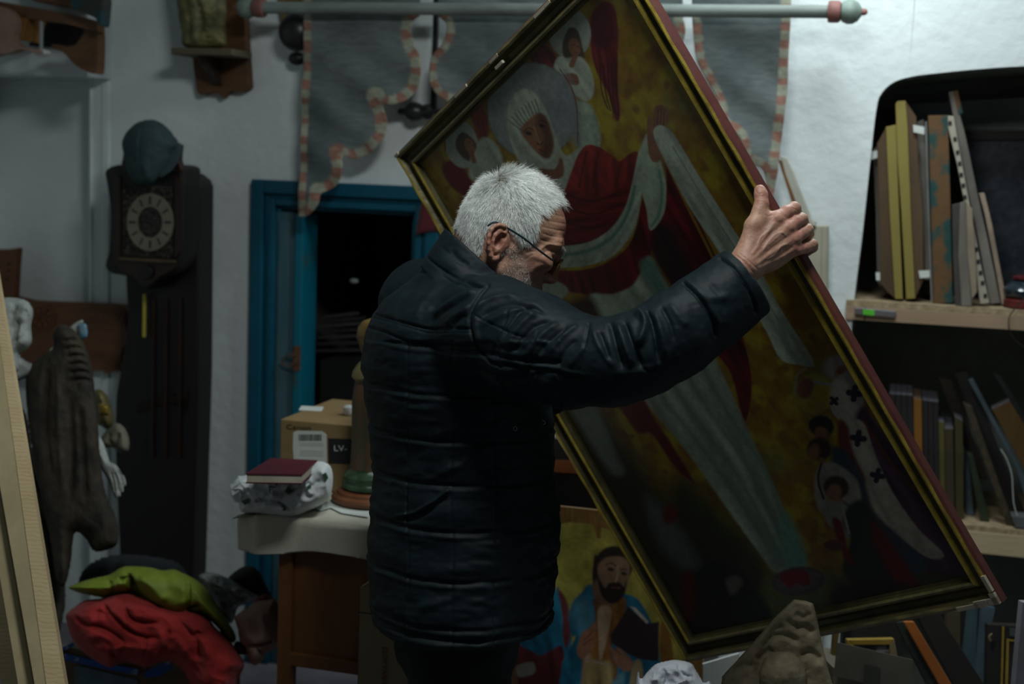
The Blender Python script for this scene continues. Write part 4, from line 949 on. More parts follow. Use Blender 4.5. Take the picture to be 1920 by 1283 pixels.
# stand collar: tilted oval band
cb_, ct_ = cs(884, 546, 2.665), cs(912, 499, 2.665); cax = nz(ct_ - cb_); cL = np.linalg.norm(ct_ - cb_)
ca = nz(cs(985, 568, 2.665) - cs(835, 432, 2.665)); 
def collar(X, Y, Z):
    q = [X - cb_[0], Y - cb_[1], Z - cb_[2]]; dt = lambda v: q[0] * v[0] + q[1] * v[1] + q[2] * v[2]
    cn = nz(np.cross(ca, Zc));
    if cn @ cax < 0: cn = -cn
    t = dt(cn); Lc = (ct_ - cb_) @ cn; tt = np.clip(t / Lc, -.6, 1)
    sh = (ct_ - cb_) @ ca / Lc
    a_ = dt(ca) - sh * t; b_ = dt(Zc); ra = .098 + .004 * (1 - tt); rb_ = .083 + .014 * (1 - tt)
    rho = np.sqrt((a_ / ra) ** 2 + (b_ / rb_) ** 2); d = np.abs(rho - 1) * np.minimum(ra, rb_) - .0055
    return np.maximum(d, np.maximum(t - Lc, -t - .03))
J.apply(collar, np.minimum(cb_, ct_) - .14, np.maximum(cb_, ct_) + .14, .006)
JV, JQ = J.mesh(); JV, JQ = biggest(JV, JQ, .01); JV = relax(JV, JQ, 2, .5)
# quilting rows and soft padding as relief: rows level on the upright body
Wd = camw(JV); s_ = Sculpt(JV, JQ, .0)
isbody = (s_.px < 1052) & (JV[:, 1] > cs(0, 640, 2.6)[1])
amp = np.zeros(len(JV))
rows_px = [(872, 650), (875, 742), (875, 831), (872, 914), (875, 1001), (875, 1093), (875, 1180), (875, 1200)]
torso_near = np.clip((2.56 - 0) / 1, 0, 1)
yaw_n = 0
for (x, y) in rows_px:
    z0 = camw(cs(x, y, 2.505))[2] if y < 1150 else camw(cs(x, y, 2.505))[2]
    sel = isbody; dz_ = Wd[:, 2] - z0 - .006 * vnoise(JV * [1, 0, 1], 14, 5)
    amp -= np.where(sel, .0036 * np.exp(-(dz_ / .0040) ** 2) + .0009 * np.exp(-(dz_ / .016) ** 2) - .0016 * np.exp(-((dz_ + .009) / .0035) ** 2), 0)
# vertical quilt stitching, shallow
pxn = s_.px
for xs in (763, 847, 930):
    sel = isbody & (s_.f > .0) & (JV[:, 2] < JZ); d = pxn - xs - 3 * vnoise(JV, 12, 8) + (s_.py - 800) * .006 * (xs - 860) / 80
    amp -= np.where(sel, .0016 * np.exp(-(d / 2.6) ** 2), 0)
# horizontal puckers and drag folds on the trunk
pk = fbm(JV * np.array([9, 34, 9]), 1.0, 21, 3); amp += np.where(isbody, .0030 * pk, 0)
pk2 = vnoise(np.c_[JV[:, 0] * .8 + JV[:, 1] * .9, JV[:, 1] * 1.4 - JV[:, 0] * .5, JV[:, 2]], 16, 4); amp += np.where(isbody & (s_.px > 760), .0045 * pk2 * np.clip((s_.py - 700) / 200, 0, 1), 0)
side = np.exp(-((s_.px - 932 + (s_.py - 900) * .1) / 28) ** 2) * isbody; amp += side * .0028 * vnoise(JV * np.array([30, 110, 30]), 1.0, 9)
frontp = np.clip((s_.px - 950) / 30, 0, 1) * isbody; amp += frontp * .0022 * fbm(JV, 55, 13, 2)
# sleeve: broad creases, most at the elbow
arm_ = (s_.px >= 1000) & (JV[:, 2] < 2.62); q = (JV[:, 0] * .82 - JV[:, 1] * .57)
amp += np.where(arm_, .0016 * fbm(np.c_[JV[:, 0] * 30, JV[:, 1] * 12, JV[:, 2] * 12], 1, 3), 0)
amp += np.where(s_.px < 1420, .0007 * fbm(JV * [60, 90, 60], 1.0, 31, 2), 0)
s_.D += amp
S = s_.st
# yoke and armhole seams
S([(690, 585), (720, 594), (760, 606), (805, 617), (845, 616), (881, 617)], 2.4, -.0042, taper=False); S([(690, 592), (740, 606), (805, 624), (845, 622), (880, 623)], 1.6, -.0025, taper=False)
S([(683, 612), (720, 622), (765, 640), (845, 651), (886, 648)], 2.4, -.0040, taper=False)
S([(915, 535), (898, 556), (884, 580), (880, 605), (886, 632), (898, 660), (918, 678), (938, 688)], 2.6, -.0050, taper=False)
S([(905, 560), (893, 590), (892, 618), (900, 648)], 5, .0030)
S([(938, 684), (975, 690), (1020, 694), (1065, 704), (1112, 713)], 2.2, -.0034); S([(938, 676), (975, 682), (1020, 687), (1065, 697), (1112, 706)], 3, .0018)
S([(885, 588), (905, 600), (935, 614), (965, 628), (990, 632)], 1.8, -.0022)
S([(955, 575), (948, 600), (930, 640), (922, 670)], 2.4, -.0028); S([(1010, 620), (1000, 650), (992, 690), (985, 720)], 2.2, -.0030); S([(1104, 608), (1098, 640), (1088, 680), (1084, 715)], 2.4, -.0034, taper=False)
S([(985, 740), (1000, 705), (1030, 700)], 1.8, -.002)
# folds fanning over the shoulder blade
for a, w_, m_ in [([(806, 584), (826, 566), (848, 552), (876, 538)], 5, -.0050), ([(812, 592), (838, 574), (866, 556), (892, 544)], 6, .0055), ([(806, 608), (820, 592), (846, 576), (880, 556)], 5, -.0040), ([(836, 610), (846, 596), (862, 586), (882, 572)], 5, .0042), ([(848, 614), (858, 602), (876, 590)], 4, -.0035), ([(700, 560), (740, 540), (790, 520), (830, 522)], 10, .003), ([(740, 600), (752, 570), (768, 545), (790, 520)], 8, -.0025), ([(780, 610), (786, 580), (800, 556), (830, 530)], 8, .0025), ([(830, 520), (860, 532), (890, 536), (915, 532)], 4, -.0045)]: S(a, w_, m_)
# shoulder top and upper sleeve
for a, w_, m_ in [([(892, 584), (910, 566), (940, 556), (970, 556)], 5, .0050), ([(902, 596), (930, 578), (965, 570), (1000, 578)], 5, -.0055), ([(905, 610), (940, 592), (975, 584), (1010, 592)], 6, .0045), ([(960, 590), (985, 580), (1000, 576), (1020, 588)], 3.5, -.0050), ([(940, 640), (955, 610), (972, 588), (990, 574)], 4, -.0045), ([(950, 655), (966, 622), (985, 600), (1005, 590)], 6, .0045), ([(964, 660), (984, 632), (1005, 612), (1035, 602)], 5, -.0050), ([(980, 672), (1000, 648), (1024, 622), (1048, 606)], 6, .0048), ([(1005, 672), (1020, 650), (1044, 628), (1064, 612)], 4, -.0042), ([(1030, 664), (1046, 640), (1068, 620), (1085, 610)], 5, .0040), ([(1046, 684), (1062, 656), (1082, 636)], 5, -.0036), ([(1066, 690), (1084, 664), (1098, 650)], 6, .003), ([(880, 680), (905, 700), (935, 712), (960, 735)], 6, -.005), ([(900, 670), (930, 690), (960, 700)], 8, .003), ([(890, 700), (915, 728), (930, 760)], 6, -.004), ([(930, 730), (980, 742), (1030, 748)], 7, -.003)]: S(a, w_, m_)
# elbow gathers
for a, w_, m_ in [([(1144, 604), (1150, 630), (1158, 664), (1168, 692)], 5, -.0075), ([(1158, 606), (1166, 630), (1176, 660), (1184, 684)], 6, .0065), ([(1172, 604), (1180, 630), (1192, 662), (1204, 690)], 4.5, -.0085), ([(1190, 594), (1202, 588), (1210, 606), (1202, 634), (1194, 646)], 7, .0090), ([(1212, 584), (1222, 606), (1230, 640), (1236, 682)], 4, -.0085), ([(1226, 584), (1236, 610), (1244, 640), (1250, 676)], 7, .0060), ([(1240, 576), (1256, 606), (1264, 640)], 4, -.0045), ([(1112, 616), (1118, 640), (1130, 660), (1150, 690)], 5, .0035), ([(1124, 622), (1134, 648), (1142, 676)], 4, -.0045), ([(1256, 570), (1274, 596), (1290, 612)], 6, .003), ([(1150, 700), (1185, 700), (1230, 690)], 8, .003), ([(1206, 690), (1216, 696), (1232, 690)], 3, -.004)]: S(a, w_, m_)
# cuff seams
S([(1282, 532), (1300, 548), (1322, 576), (1338, 606), (1344, 630)], 2.8, -.0065, taper=False); S([(1290, 528), (1310, 546), (1330, 572), (1348, 604)], 5, .003, taper=False)
S([(1350, 484), (1372, 500), (1394, 528), (1410, 556), (1418, 584)], 2.6, -.0060, taper=False)
S([(1300, 545), (1330, 560), (1370, 556)], 9, .003); S([(1330, 530), (1350, 560), (1360, 590)], 6, -.0025)
# collar seam and the crumpled fold under it
S([(803, 484), (822, 500), (850, 518), (878, 530), (900, 536)], 2.6, -.0045, taper=False); S([(812, 470), (850, 500), (900, 530)], 9, .002)
S([(846, 470), (862, 488), (880, 498)], 5, -.0028); S([(826, 462), (846, 480), (870, 502)], 3, -.0012)
# long drag folds low on the side
for a, w_, m_ in [([(742, 968), (776, 962), (812, 942), (846, 914)], 3.2, .0048), ([(742, 974), (780, 970), (816, 950), (850, 924)], 5, -.004), ([(796, 902), (850, 878), (890, 856), (920, 832)], 8, .004), ([(780, 1140), (830, 1128), (870, 1110)], 9, .004), ([(810, 818), (850, 806), (900, 798)], 9, .003), ([(855, 808), (900, 795), (940, 785)], 5, -.003)]: S(a, w_, m_)
# pocket flap bulging at the front
S([(1052, 985), (1058, 1010), (1056, 1035)], 16, .006)
S([(960, 800), (1000, 780), (1030, 776)], 4, -.002)
JV = s_.done()
M_jack = mat('midnight_quilted_nylon', (.006, .014, .018), (.004, .009, .012), rough=.6, scale=30, bump=.22, bscale=330, bdist=.0006, spec=.19)
ji = man.part('jacket', QM(JV, JQ), M_jack, smooth=2)
M_eye = mat('nickel_eyelet', (.65, .66, .62), (.4, .4, .38), rough=.3, metal=1, bump=0)
def surf_at(V, px, py, tol=5):
    x, y = PXs(V); i = np.where((abs(x - px) < tol) & (abs(y - py) < tol))[0]; return V[i[np.argmin(V[i, 2])]]
for x, y in ((970.5, 800), (1023, 788)):
    p = camw(surf_at(JV, x, y)); e = MB(); th = np.linspace(0, 2 * np.pi, 17); r_ = MC @ np.array([.8, -.5, .1]); d_ = MC @ np.array([.4, .8, 0]); vb = nz(CAM - p)
    e.tube([p + vb * .0015 + .0033 * (math.cos(t) * nz(r_) + math.sin(t) * nz(d_) * 1.1) for t in th], .0007, 6, cap=False); man.part('eyelet', e, M_eye, parent=ji, smooth=True)
# ---------------------------------------------------------------- trousers and shoes
Tn = SDF(.004, .02)
Tn.cone(cs(862, 1120, 2.69), cs(860, 1200, 2.70), .12, .118, .03)
for sx, dz_ in ((0, -.075), (-.012, .08)):
    a = hip + np.array([sx, .06, dz_]); L_ = camw(a)[2] - .05; Tn.chain([(a, .092), (a + dn * L_ * .25, .086), (a + dn * L_ * .55, .068), (a + dn * (L_ - .03), .056)], .03)
TV, TQ = Tn.mesh(); TV = relax(TV, TQ, 2); s_ = Sculpt(TV, TQ, 0)
s_.D += .004 * fbm(TV * [12, 30, 12], 1, 5); TV = s_.done()
man.part('trousers', QM(TV, TQ), mat('charcoal_cloth', (.011, .013, .015), (.007, .009, .010), rough=.85, scale=40, bump=.2, spec=.2), smooth=2)
for sx, dz_ in ((0, -.075), (-.012, .08)):
    a = hip + np.array([sx, .03, dz_]); p = camw(a); fwdw = nz((MC @ np.array([1, 0, .35])) * [1, 1, 0]); sidew = np.cross(fwdw, UP)
    m = MB(); m.ell([p[0] + fwdw[0] * .06, p[1] + fwdw[1] * .06, .045], [fwdw * .15, sidew * .05, UP * .045], 20, 12); man.part('shoe', m, mat('black_leather_shoe', (.02, .018, .016), rough=.4), smooth=True)
# ---------------------------------------------------------------- hair
def strands(roots, dirs, nor, length, rad, lift, curl, nseg=4, drop=.25, seed=0):
    r = np.random.default_rng(seed); n = len(roots); V = np.zeros((n, nseg + 1, 3, 3)); p = roots - nor * .001; d = dirs * (1 - lift[:, None]) + nor * lift[:, None]; d /= np.linalg.norm(d, axis=1)[:, None]
    jit = r.normal(0, 1, (n, 3)) * curl
    side_ = np.cross(d, nor); side_ /= np.linalg.norm(side_, axis=1)[:, None] + 1e-9; up_ = np.cross(side_, d)
    for i in range(nseg + 1):
        t = i / nseg; rr = rad * (1 - .8 * t)
        for k in range(3):
            a = 2 * math.pi * k / 3; V[:, i, k] = p + rr[:, None] * (math.cos(a) * side_ + math.sin(a) * up_)
        p = p + d * (length / nseg)[:, None]; d = d + jit * .5 / nseg - nor * drop * lift[:, None] / nseg * 2; d /= np.linalg.norm(d, axis=1)[:, None]
    V = V.reshape(-1, 3); o = np.arange(n)[:, None] * (nseg + 1) * 3; q = []
    for i in range(nseg):
        for k in range(3): q.append([i * 3 + k, i * 3 + (k + 1) % 3, (i + 1) * 3 + (k + 1) % 3, (i + 1) * 3 + k])
    Q = (o[:, :, None] + np.array(q).reshape(1, -1, 4)).reshape(-1, 4)
    return V, Q
def scatter(mask, n, seed):
    r = np.random.default_rng(seed); qs = BQ[mask[BQ].all(1)]; i = r.integers(0, len(qs), n); a, b = r.random((2, n, 1))
    q = qs[i]; P = (BV[q[:, 0]] * (1 - a) + BV[q[:, 1]] * a) * (1 - b) + (BV[q[:, 3]] * (1 - a) + BV[q[:, 2]] * a) * b
    return P, bN[q[:, 0]]
f_, u_, sd_ = hl.T
hx, hy = bx, by
# outline of the hair on the head as seen from this side, and likewise on the far side via local coordinates
line_px = [(874, 455), (862, 420), (866, 370), (885, 320), (930, 296), (990, 298), (1040, 335), (1072, 372), (1076, 402), (1060, 394), (1046, 378), (1036, 366), (1027, 372), (1016, 392), (1008, 412), (1006, 430), (1002, 446), (990, 455), (976, 458), (962, 438), (950, 424), (938, 418), (926, 420), (915, 434), (911, 450), (908, 470), (896, 482), (884, 474)]
loc = [(((x - 962) * math.cos(TH) + (y - 425) * math.sin(TH)) * .001, ((x - 962) * math.sin(TH) - (y - 425) * math.cos(TH)) * .001) for x, y in line_px]
fi_ = f_ * math.cos(PS) + np.abs(sd_) * math.sin(PS)
near_ear = np.linalg.norm(BV - FP(936, 455, .088), axis=1) < .0; 
earmask = (np.abs(sd_) > .083) & (u_ < .005)
onhead = (np.linalg.norm(BV - HO, axis=1) < .15)
hm = onhead & inpoly(fi_, u_, np.array(loc)) & ~earmask
P_, N_2 = scatter(hm, 26000, 1)
Lc = (P_ - HO) @ np.array(AX).T
crown = np.array([-.066, .060, 0.]); rel = Lc - crown; rad_ = np.linalg.norm(rel, axis=1)
base_ = rel / (rad_[:, None] + 1e-6)
dn_l = np.array([0, -1., 0]); fw_l = np.array([1., 0, 0])
side_w = np.clip(np.abs(Lc[:, 2]) / .07, 0, 1)[:, None]; back_w = np.clip((-Lc[:, 0] - .02) / .05, 0, 1)[:, None]
top_w = np.clip((Lc[:, 1] - .03) / .05, 0, 1)[:, None]
D_ = base_ * 1.1 + fw_l * (.9 * top_w) + (dn_l * .8 + fw_l * .25) * side_w * (1 - top_w) + dn_l * back_w * 1.0
D_ += np.c_[vnoise(Lc, 40, 1), vnoise(Lc, 40, 2), vnoise(Lc, 40, 3)] * .55 + np.c_[vnoise(Lc, 110, 4), vnoise(Lc, 110, 5), vnoise(Lc, 110, 6)] * .45
Dw = D_ @ np.array(AX); Dw -= N_2 * (Dw * N_2).sum(1)[:, None]; Dw /= np.linalg.norm(Dw, axis=1)[:, None] + 1e-9
low = np.clip((-.02 - Lc[:, 1]) / .05, 0, 1)
ln = (.012 + .016 * top_w[:, 0] + .006 * (1 - low)) * rng.uniform(.7, 1.25, len(P_)); lift = .20 + .16 * rng.random(len(P_)) + .10 * top_w[:, 0] * (vnoise(Lc, 30, 9) > .2)
sp = np.exp(-(rad_ / .022) ** 2); lift = lift + .35 * sp; ln = ln * (1 - .25 * sp)
HV, HQ = strands(P_, Dw, N_2, ln, np.full(len(P_), .00042), np.clip(lift, 0, .9), .55, 4, .55, 2)
hc = np.repeat(np.clip(.86 + .14 * vnoise(Lc, 60, 7) + rng.normal(0, .16, len(P_)) - .25 * low * back_w[:, 0], .15, 1.15), 15)[:, None] * np.array([[.96, 1.0, .97]])
M_hair = mat('white_hair', (1, 1, 1), rough=.45, scale=60, bump=0, attr='paint', spec=.5)
# forelock sweeping over the brow
m_ = onhead & inpoly(fi_, u_, np.array([(((x - 962) * math.cos(TH) + (y - 425) * math.sin(TH)) * .001, ((x - 962) * math.sin(TH) - (y - 425) * math.cos(TH)) * .001) for x, y in [(1000, 310), (1030, 325), (1060, 356), (1074, 384), (1062, 388), (1046, 372), (1026, 356)]]))
P2, N2 = scatter(m_, 2600, 5); L2_ = (P2 - HO) @ np.array(AX).T; d2_ = np.array([.75, -.45, 0]) + np.c_[vnoise(L2_, 60, 1), vnoise(L2_, 60, 2), vnoise(L2_, 60, 3)] * .35
d2w = d2_ @ np.array(AX); d2w -= N2 * (d2w * N2).sum(1)[:, None]; d2w /= np.linalg.norm(d2w, axis=1)[:, None]
V2, Q2 = strands(P2, d2w, N2, rng.uniform(.022, .036, len(P2)), np.full(len(P2), .00042), rng.uniform(.15, .4, len(P2)), .45, 4, .8, 6)
hc2 = np.repeat(np.clip(.95 + rng.normal(0, .12, len(P2)), .2, .95), 15)[:, None] * np.array([[.96, 1.0, .97]])
# eyebrow
eb = onhead & (np.abs(sd_) > .008) & (np.abs(sd_) < .048) & (np.abs(u_ - .004 - .000) < .0055) & (f_ > .07)
P3_, N3 = scatter(eb, 420, 8); d3 = np.tile(HF * .5 + HS * .2 - HU * .3, (len(P3_), 1)); d3 = d3 / np.linalg.norm(d3, axis=1)[:, None]
V3, Q3 = strands(P3_, d3, N3, rng.uniform(.004, .008, len(P3_)), np.full(len(P3_), .00030), rng.uniform(.25, .5, len(P3_)), .5, 4, .5, 9)
hc3 = np.repeat(np.clip(.26 + rng.normal(0, .1, len(P3_)), .05, .6), 15)[:, None] * np.array([[1, .97, .92]])
allV = np.vstack([HV, V2]); allQ = np.vstack([HQ, Q2 + len(HV)])
man.part('hair', QM(allV, allQ), M_hair, smooth=2, cols=np.vstack([hc, hc2]))
man.part('eyebrow', QM(V3, Q3), M_hair, smooth=2, cols=hc3, label='grey bushy eyebrows')
# beard and moustache
bd_px = [(948, 470), (972, 456), (982, 470), (984, 490), (990, 508), (1000, 528), (1012, 538), (1022, 536), (1030, 540), (1030, 560), (990, 600), (960, 590), (938, 530), (924, 498), (936, 484)]
bl = [(((x - 962) * math.cos(TH) + (y - 425) * math.sin(TH)) * .001, ((x - 962) * math.sin(TH) - (y - 425) * math.cos(TH)) * .001) for x, y in bd_px]
bmk = onhead & inpoly(fi_, u_, np.array(bl)) & (np.abs(sd_) < .08)
P4, N4 = scatter(bmk, 4200, 11); L4 = (P4 - HO) @ np.array(AX).T
keep = rng.random(len(P4)) < np.clip(.65 + .9 * vnoise(L4, 60, 3), .1, 1); P4, N4, L4 = P4[keep], N4[keep], L4[keep]
d4 = (np.array([.25, -1, 0]) + np.c_[vnoise(L4, 90, 1), vnoise(L4, 90, 2), vnoise(L4, 90, 3)] * .7) @ np.array(AX); d4 -= N4 * (d4 * N4).sum(1)[:, None]; d4 /= np.linalg.norm(d4, axis=1)[:, None]
V4, Q4 = strands(P4, d4, N4, rng.uniform(.003, .0065, len(P4)), np.full(len(P4), .00028), rng.uniform(.3, .6, len(P4)), .6, 4, .5, 12)
hc4 = np.repeat(np.clip(.52 + rng.normal(0, .15, len(P4)), .08, .85), 15)[:, None] * np.array([[1, .97, .93]])
man.part('beard', QM(V4, Q4), M_hair, smooth=2, cols=hc4, label='short grizzled beard and moustache')
# ---------------------------------------------------------------- glasses, worn: a part of the figure
M_temple = mat('dark_teal_temple', (.01, .035, .045), (.006, .02, .026), rough=.25, bump=0, spec=.6)
M_rim = mat('gold_rim_metal', (.55, .42, .16), (.4, .3, .1), rough=.22, metal=1, bump=0)
M_lens = mat('spectacle_lens', (.9, .95, .95), rough=.02, bump=0, trans=1, spec=.6)
for sg in (1, -1):
    pts = [H(-.052, -.004, .075 * sg), H(-.030, -.001, .083 * sg), H(.000, -.006, .082 * sg), H(.04, -.010, .078 * sg), H(.085, -.015, .070 * sg), H(.108, -.018, .064 * sg)]
    if sg == 1: pts = [FP(914, 424, .087), FP(930, 417, .088), FP(957, 431, .086), FP(985, 449, .083), FP(1010, 469, .078), FP(1030, 484, .072), FP(1036, 488, .068)]
    m = MB(); m.tube([camw(p) for p in smoothpts(pts, 5, False)], .0019, 8, flat=1.0); ti_ = man.part('glasses_temple', m, M_temple, smooth=True)
    th = np.linspace(0, 2 * np.pi, 33)
    cen = H(.104, -.030, .036 * sg); A1 = HS * sg; A2 = nz(HU * .96 + HF * .10)
    ring = [camw(cen + A1 * .026 * math.cos(t) * (1 + .05 * math.cos(2 * t)) + A2 * .0165 * math.sin(t) + HF * (-.006 * math.cos(t) ** 2 * (math.cos(t) > 0))) for t in th]
    m = MB(); m.tube(ring, .0012, 8, cap=False); ri_ = man.part('glasses_rim', m, M_rim, smooth=True)
    m = MB(); rr = np.array(ring[:-1]); m.prism(rr, nz(MC @ HF) * .0012); man.part('lens', m, M_lens, parent=ri_)
m = MB(); m.tube([camw(H(.104, -.024, -.011)), camw(H(.112, -.019, 0)), camw(H(.104, -.024, .011))], .0012, 8); man.part('glasses_bridge', m, M_rim, smooth=True)
man.end()
# ================================================================ shared modelling for cloth heaps and carvings
def toground(pts, d):
    """outline corners drawn below the picture edge are carried on down to the floor"""
    P = [list(p) for p in pts]; n = len(P); Q = [list(p) for p in P]
    for i in range(n):
        if P[i][1] < 1400: continue
        yf = CY + F * ((1.65 * 1.009) / d - .129 + .0377 * (P[i][0] - CX) / F) - 4
        nb = [P[i - 1], P[(i + 1) % n]]; j = min(nb, key=lambda q: q[1])
        if j[1] < 1400: Q[i] = [j[0] + (P[i][0] - j[0]) / (P[i][1] - j[1]) * (yf - j[1]), yf]
    return Q
def lattice(poly, st):
    """quad lattice clipped to an outline, its rim drawn onto the outline; returns points, quads, rim distance"""
    P = np.asarray(poly, float); x0, y0 = P.min(0) - st; x1, y1 = P.max(0) + st
    nx, ny = int((x1 - x0) / st) + 2, int((y1 - y0) / st) + 2
    gx_, gy_ = np.meshgrid(x0 + st * np.arange(nx), y0 + st * np.arange(ny)); X, Y = gx_.ravel(), gy_.ravel()
    ins = inpoly(X, Y, P); d = distpl(X, Y, P, True); keep = ins | (d < st * .75)
    pts = np.c_[X, Y]; out = np.where(~ins & keep)[0]
    A_, B_ = P, np.roll(P, -1, 0); AB = B_ - A_; L2 = (AB ** 2).sum(1) + 1e-9
    if len(out):
        q = pts[out][:, None] - A_[None]; t = np.clip((q * AB).sum(2) / L2, 0, 1); c = A_ + AB * t[..., None]; dd = ((pts[out][:, None] - c) ** 2).sum(2); j = dd.argmin(1); pts[out] = c[np.arange(len(out)), j]
    d = np.where(ins, d, 0.0); idx = np.arange(nx * ny).reshape(ny, nx)
    Q = np.stack([idx[:-1, :-1], idx[:-1, 1:], idx[1:, 1:], idx[1:, :-1]], -1).reshape(-1, 4); Q = Q[keep[Q].all(1)]
    used = np.unique(Q); m = -np.ones(nx * ny, int); m[used] = np.arange(len(used))
    return pts[used], m[Q], d[used]
def inflate(poly, d, thick, R, st=3.0, back=.5, sm=True, tilt=(0, 0), noise=(0, 1), seed=0, strokes=(), rim=.0015, crisp=0, cs_=12):
    """solid body with the given outline at optical depth d: front swells towards the viewer, back swells less"""
    poly = toground(poly, d); P = smoothpts(poly, 4) if sm else np.asarray(poly, float)
    pts, Q, rd = lattice(P, st); k = np.clip(rd / R, 0, 1); h = np.sqrt(1 - (1 - k) ** 2) * thick
    c = P.mean(0); dd = d + (pts[:, 0] - c[0]) * tilt[0] + (pts[:, 1] - c[1]) * tilt[1]
    def lift(dep): return np.c_[(pts[:, 0] - CX) * dep / F, (pts[:, 1] - CY) * dep / F, dep]
    zf = dd - h - rim; Vf = lift(zf)
    if noise[0]: zf = zf - noise[0] * fbm(Vf, noise[1], seed, 3) * np.clip(k * 2, 0, 1); Vf = lift(zf)
    if crisp: zf = zf - crisp * ((1 - 2.2 * np.abs(vnoise(Vf + .02 * vnoise(Vf, cs_ * 1.7, seed + 3)[:, None], cs_, seed + 8))) + .5 * (1 - 2.2 * np.abs(vnoise(Vf, cs_ * 2.3, seed + 9)))) * np.clip(k * 2, 0, 1); Vf = lift(zf)
    if strokes:
        S_ = Sculpt(Vf, Q, -2); S_.f = np.clip(k * 2.5, 0, 1); S_.N = np.tile([0, 0, -1.], (len(Vf), 1))
        for a in strokes: S_.st(*a)
        Vf = S_.done()
    Vb = lift(dd + h * back + rim); n = len(Vf)
    from collections import Counter
    E_ = np.vstack([Q[:, [0, 1]], Q[:, [1, 2]], Q[:, [2, 3]], Q[:, [3, 0]]]); key = set(map(tuple, E_.tolist()))
    side_ = [[b, a, a + n, b + n] for a, b in key if (b, a) not in key]
    m = MB(); m.add(camw(np.vstack([Vf, Vb])), []); m.f = Q.tolist() + (Q[:, ::-1] + n).tolist() + side_; m.mi = [0] * len(m.f)
    m.px = np.vstack([pts, pts]); m.h = np.r_[h, h]; return m
def dpoly(m, pts, d, th, mi=0, tilt=(0, 0)):
    """flat board whose face has this outline at optical depth d, with real thickness away from the viewer"""
    if tilt == (0, 0): pts = toground(pts, d)
    c = np.mean(pts, 0); V = [atd(x, y, d + (x - c[0]) * tilt[0] + (y - c[1]) * tilt[1]) for x, y in pts]
    n = np.cross(V[1] - V[0], V[-1] - V[0]); n = nz(n)
    if n @ (V[0] - CAM) < 0: n = -n
    return m.prism(V, n * th, mi)
def onz(px, py, z): r = ray(px, py); return CAM + r * ((z - CAM[2]) / r[2])
def depth(P): return float(((np.asarray(P) - CAM) @ MC)[2])

# ================================================================ left: wall shelf, bracket shelf, clock
M_oak = mat('warm_brown_oak', (.13, .06, .022), (.075, .034, .013), rough=.6, scale=7, bump=.25, stretch=(1, 1, 6), bscale=40)
M_oakd = mat('dark_stained_oak', (.030, .014, .007), (.014, .007, .004), rough=.45, scale=7, bump=.2, stretch=(5, 5, .7))
M_clk = mat('black_walnut_case', (.007, .005, .004), (.004, .003, .003), rough=.5, scale=9, bump=.15, stretch=(5, 5, .6))
M_clk2 = mat('red_walnut_trim', (.022, .008, .004), (.010, .005, .003), rough=.4, scale=12, bump=.15)
M_white = mat('matt_white', (.62, .64, .62), (.5, .52, .5), rough=.8, bump=.1)
sh = Thing('wall_shelf', 'brown carved wooden wall shelf with scalloped apron in the upper left corner', 'shelf')
m = MB(); P0 = [onw(x, y, .30) for x, y in [(-60, -8), (130, 26), (183, 40), (183, 60), (120, 44), (-60, 22)]]; m.prism(P0, WN * -.04, 0); sh.part('shelf_board', m, M_oak, bevel=.002)
m = MB(); m.wpoly(smoothpts([(100, 92), (118, 98), (140, 122), (160, 133), (176, 138), (183, 128), (183, 46), (168, 48), (160, 60), (150, 72), (140, 84), (128, 88), (112, 84), (96, 84)], 3), .28, .24); sh.part('side_bracket', m, M_oak, bevel=.002)
m = MB(); m.wpoly(smoothpts([(-60, 20), (-10, 10), (20, 25), (26, 50), (22, 72), (36, 86), (66, 92), (68, 100), (40, 92), (20, 98), (0, 101), (-60, 106)], 3), .34, .30); sh.part('apron', m, mat('pale_rose_wood', (.30, .19, .15), (.22, .13, .10), rough=.7, scale=6)); 
m = MB(); m.wpoly([(26, 24), (54, 26), (46, 52), (40, 76), (28, 74)], .30, .20); sh.part('corbel', m, mat('honey_wood', (.28, .13, .03), (.2, .09, .02), rough=.6), bevel=.002)
m = MB(); m.wpoly([(60, 30), (160, 52), (140, 84), (100, 88), (72, 88), (55, 86)], .16, .14); sh.part('back_panel', m, M_clk)
sh.end()
m = MB(); m.wpoly([(60, -40), (133, -40), (133, 14), (60, 2)], .26, .12); one('wooden_box', 'plain brown wooden box end standing on the carved wall shelf', 'box', m, M_oak, bevel=.003)
m = MB(); m.wpoly(smoothpts([(132, -40), (190, -40), (190, 44), (183, 46), (178, 34), (160, 26), (140, 16), (132, 10)], 2), .36, .31); one('fabric_bag', 'dark teal cloth bag on the right end of the carved wall shelf', 'bag', m, mat('dark_teal_cloth', (.012, .05, .065), (.03, .035, .03), rough=.9, scale=22, contrast=(.45, .6)), bevel=.01)
hk = Thing('glass_lamp', 'small white glass hanging lamp under the carved wall shelf', 'lamp'); 
m = MB(); m.tube([onw(78, 34, .29), onw(77, 92, .29)], .006, 10); hk.part('stem', m, mat('milky_glass', (.35, .38, .38), (.25, .28, .28), rough=.25), smooth=True)
m = MB(); m.lathe(onw(78, 92, .29), [0, 0, -1], [(0, .010), (.004, .024), (.012, .030), (.018, .024), (.022, .008)], 20); hk.part('dish', m, M_white, smooth=True)
m = MB(); m.lathe(onw(78, 30, .29), [0, 0, -1], [(0, .004), (.003, .008), (.012, .008), (.016, .004)], 12); hk.part('knob', m, M_white, smooth=True); hk.end()

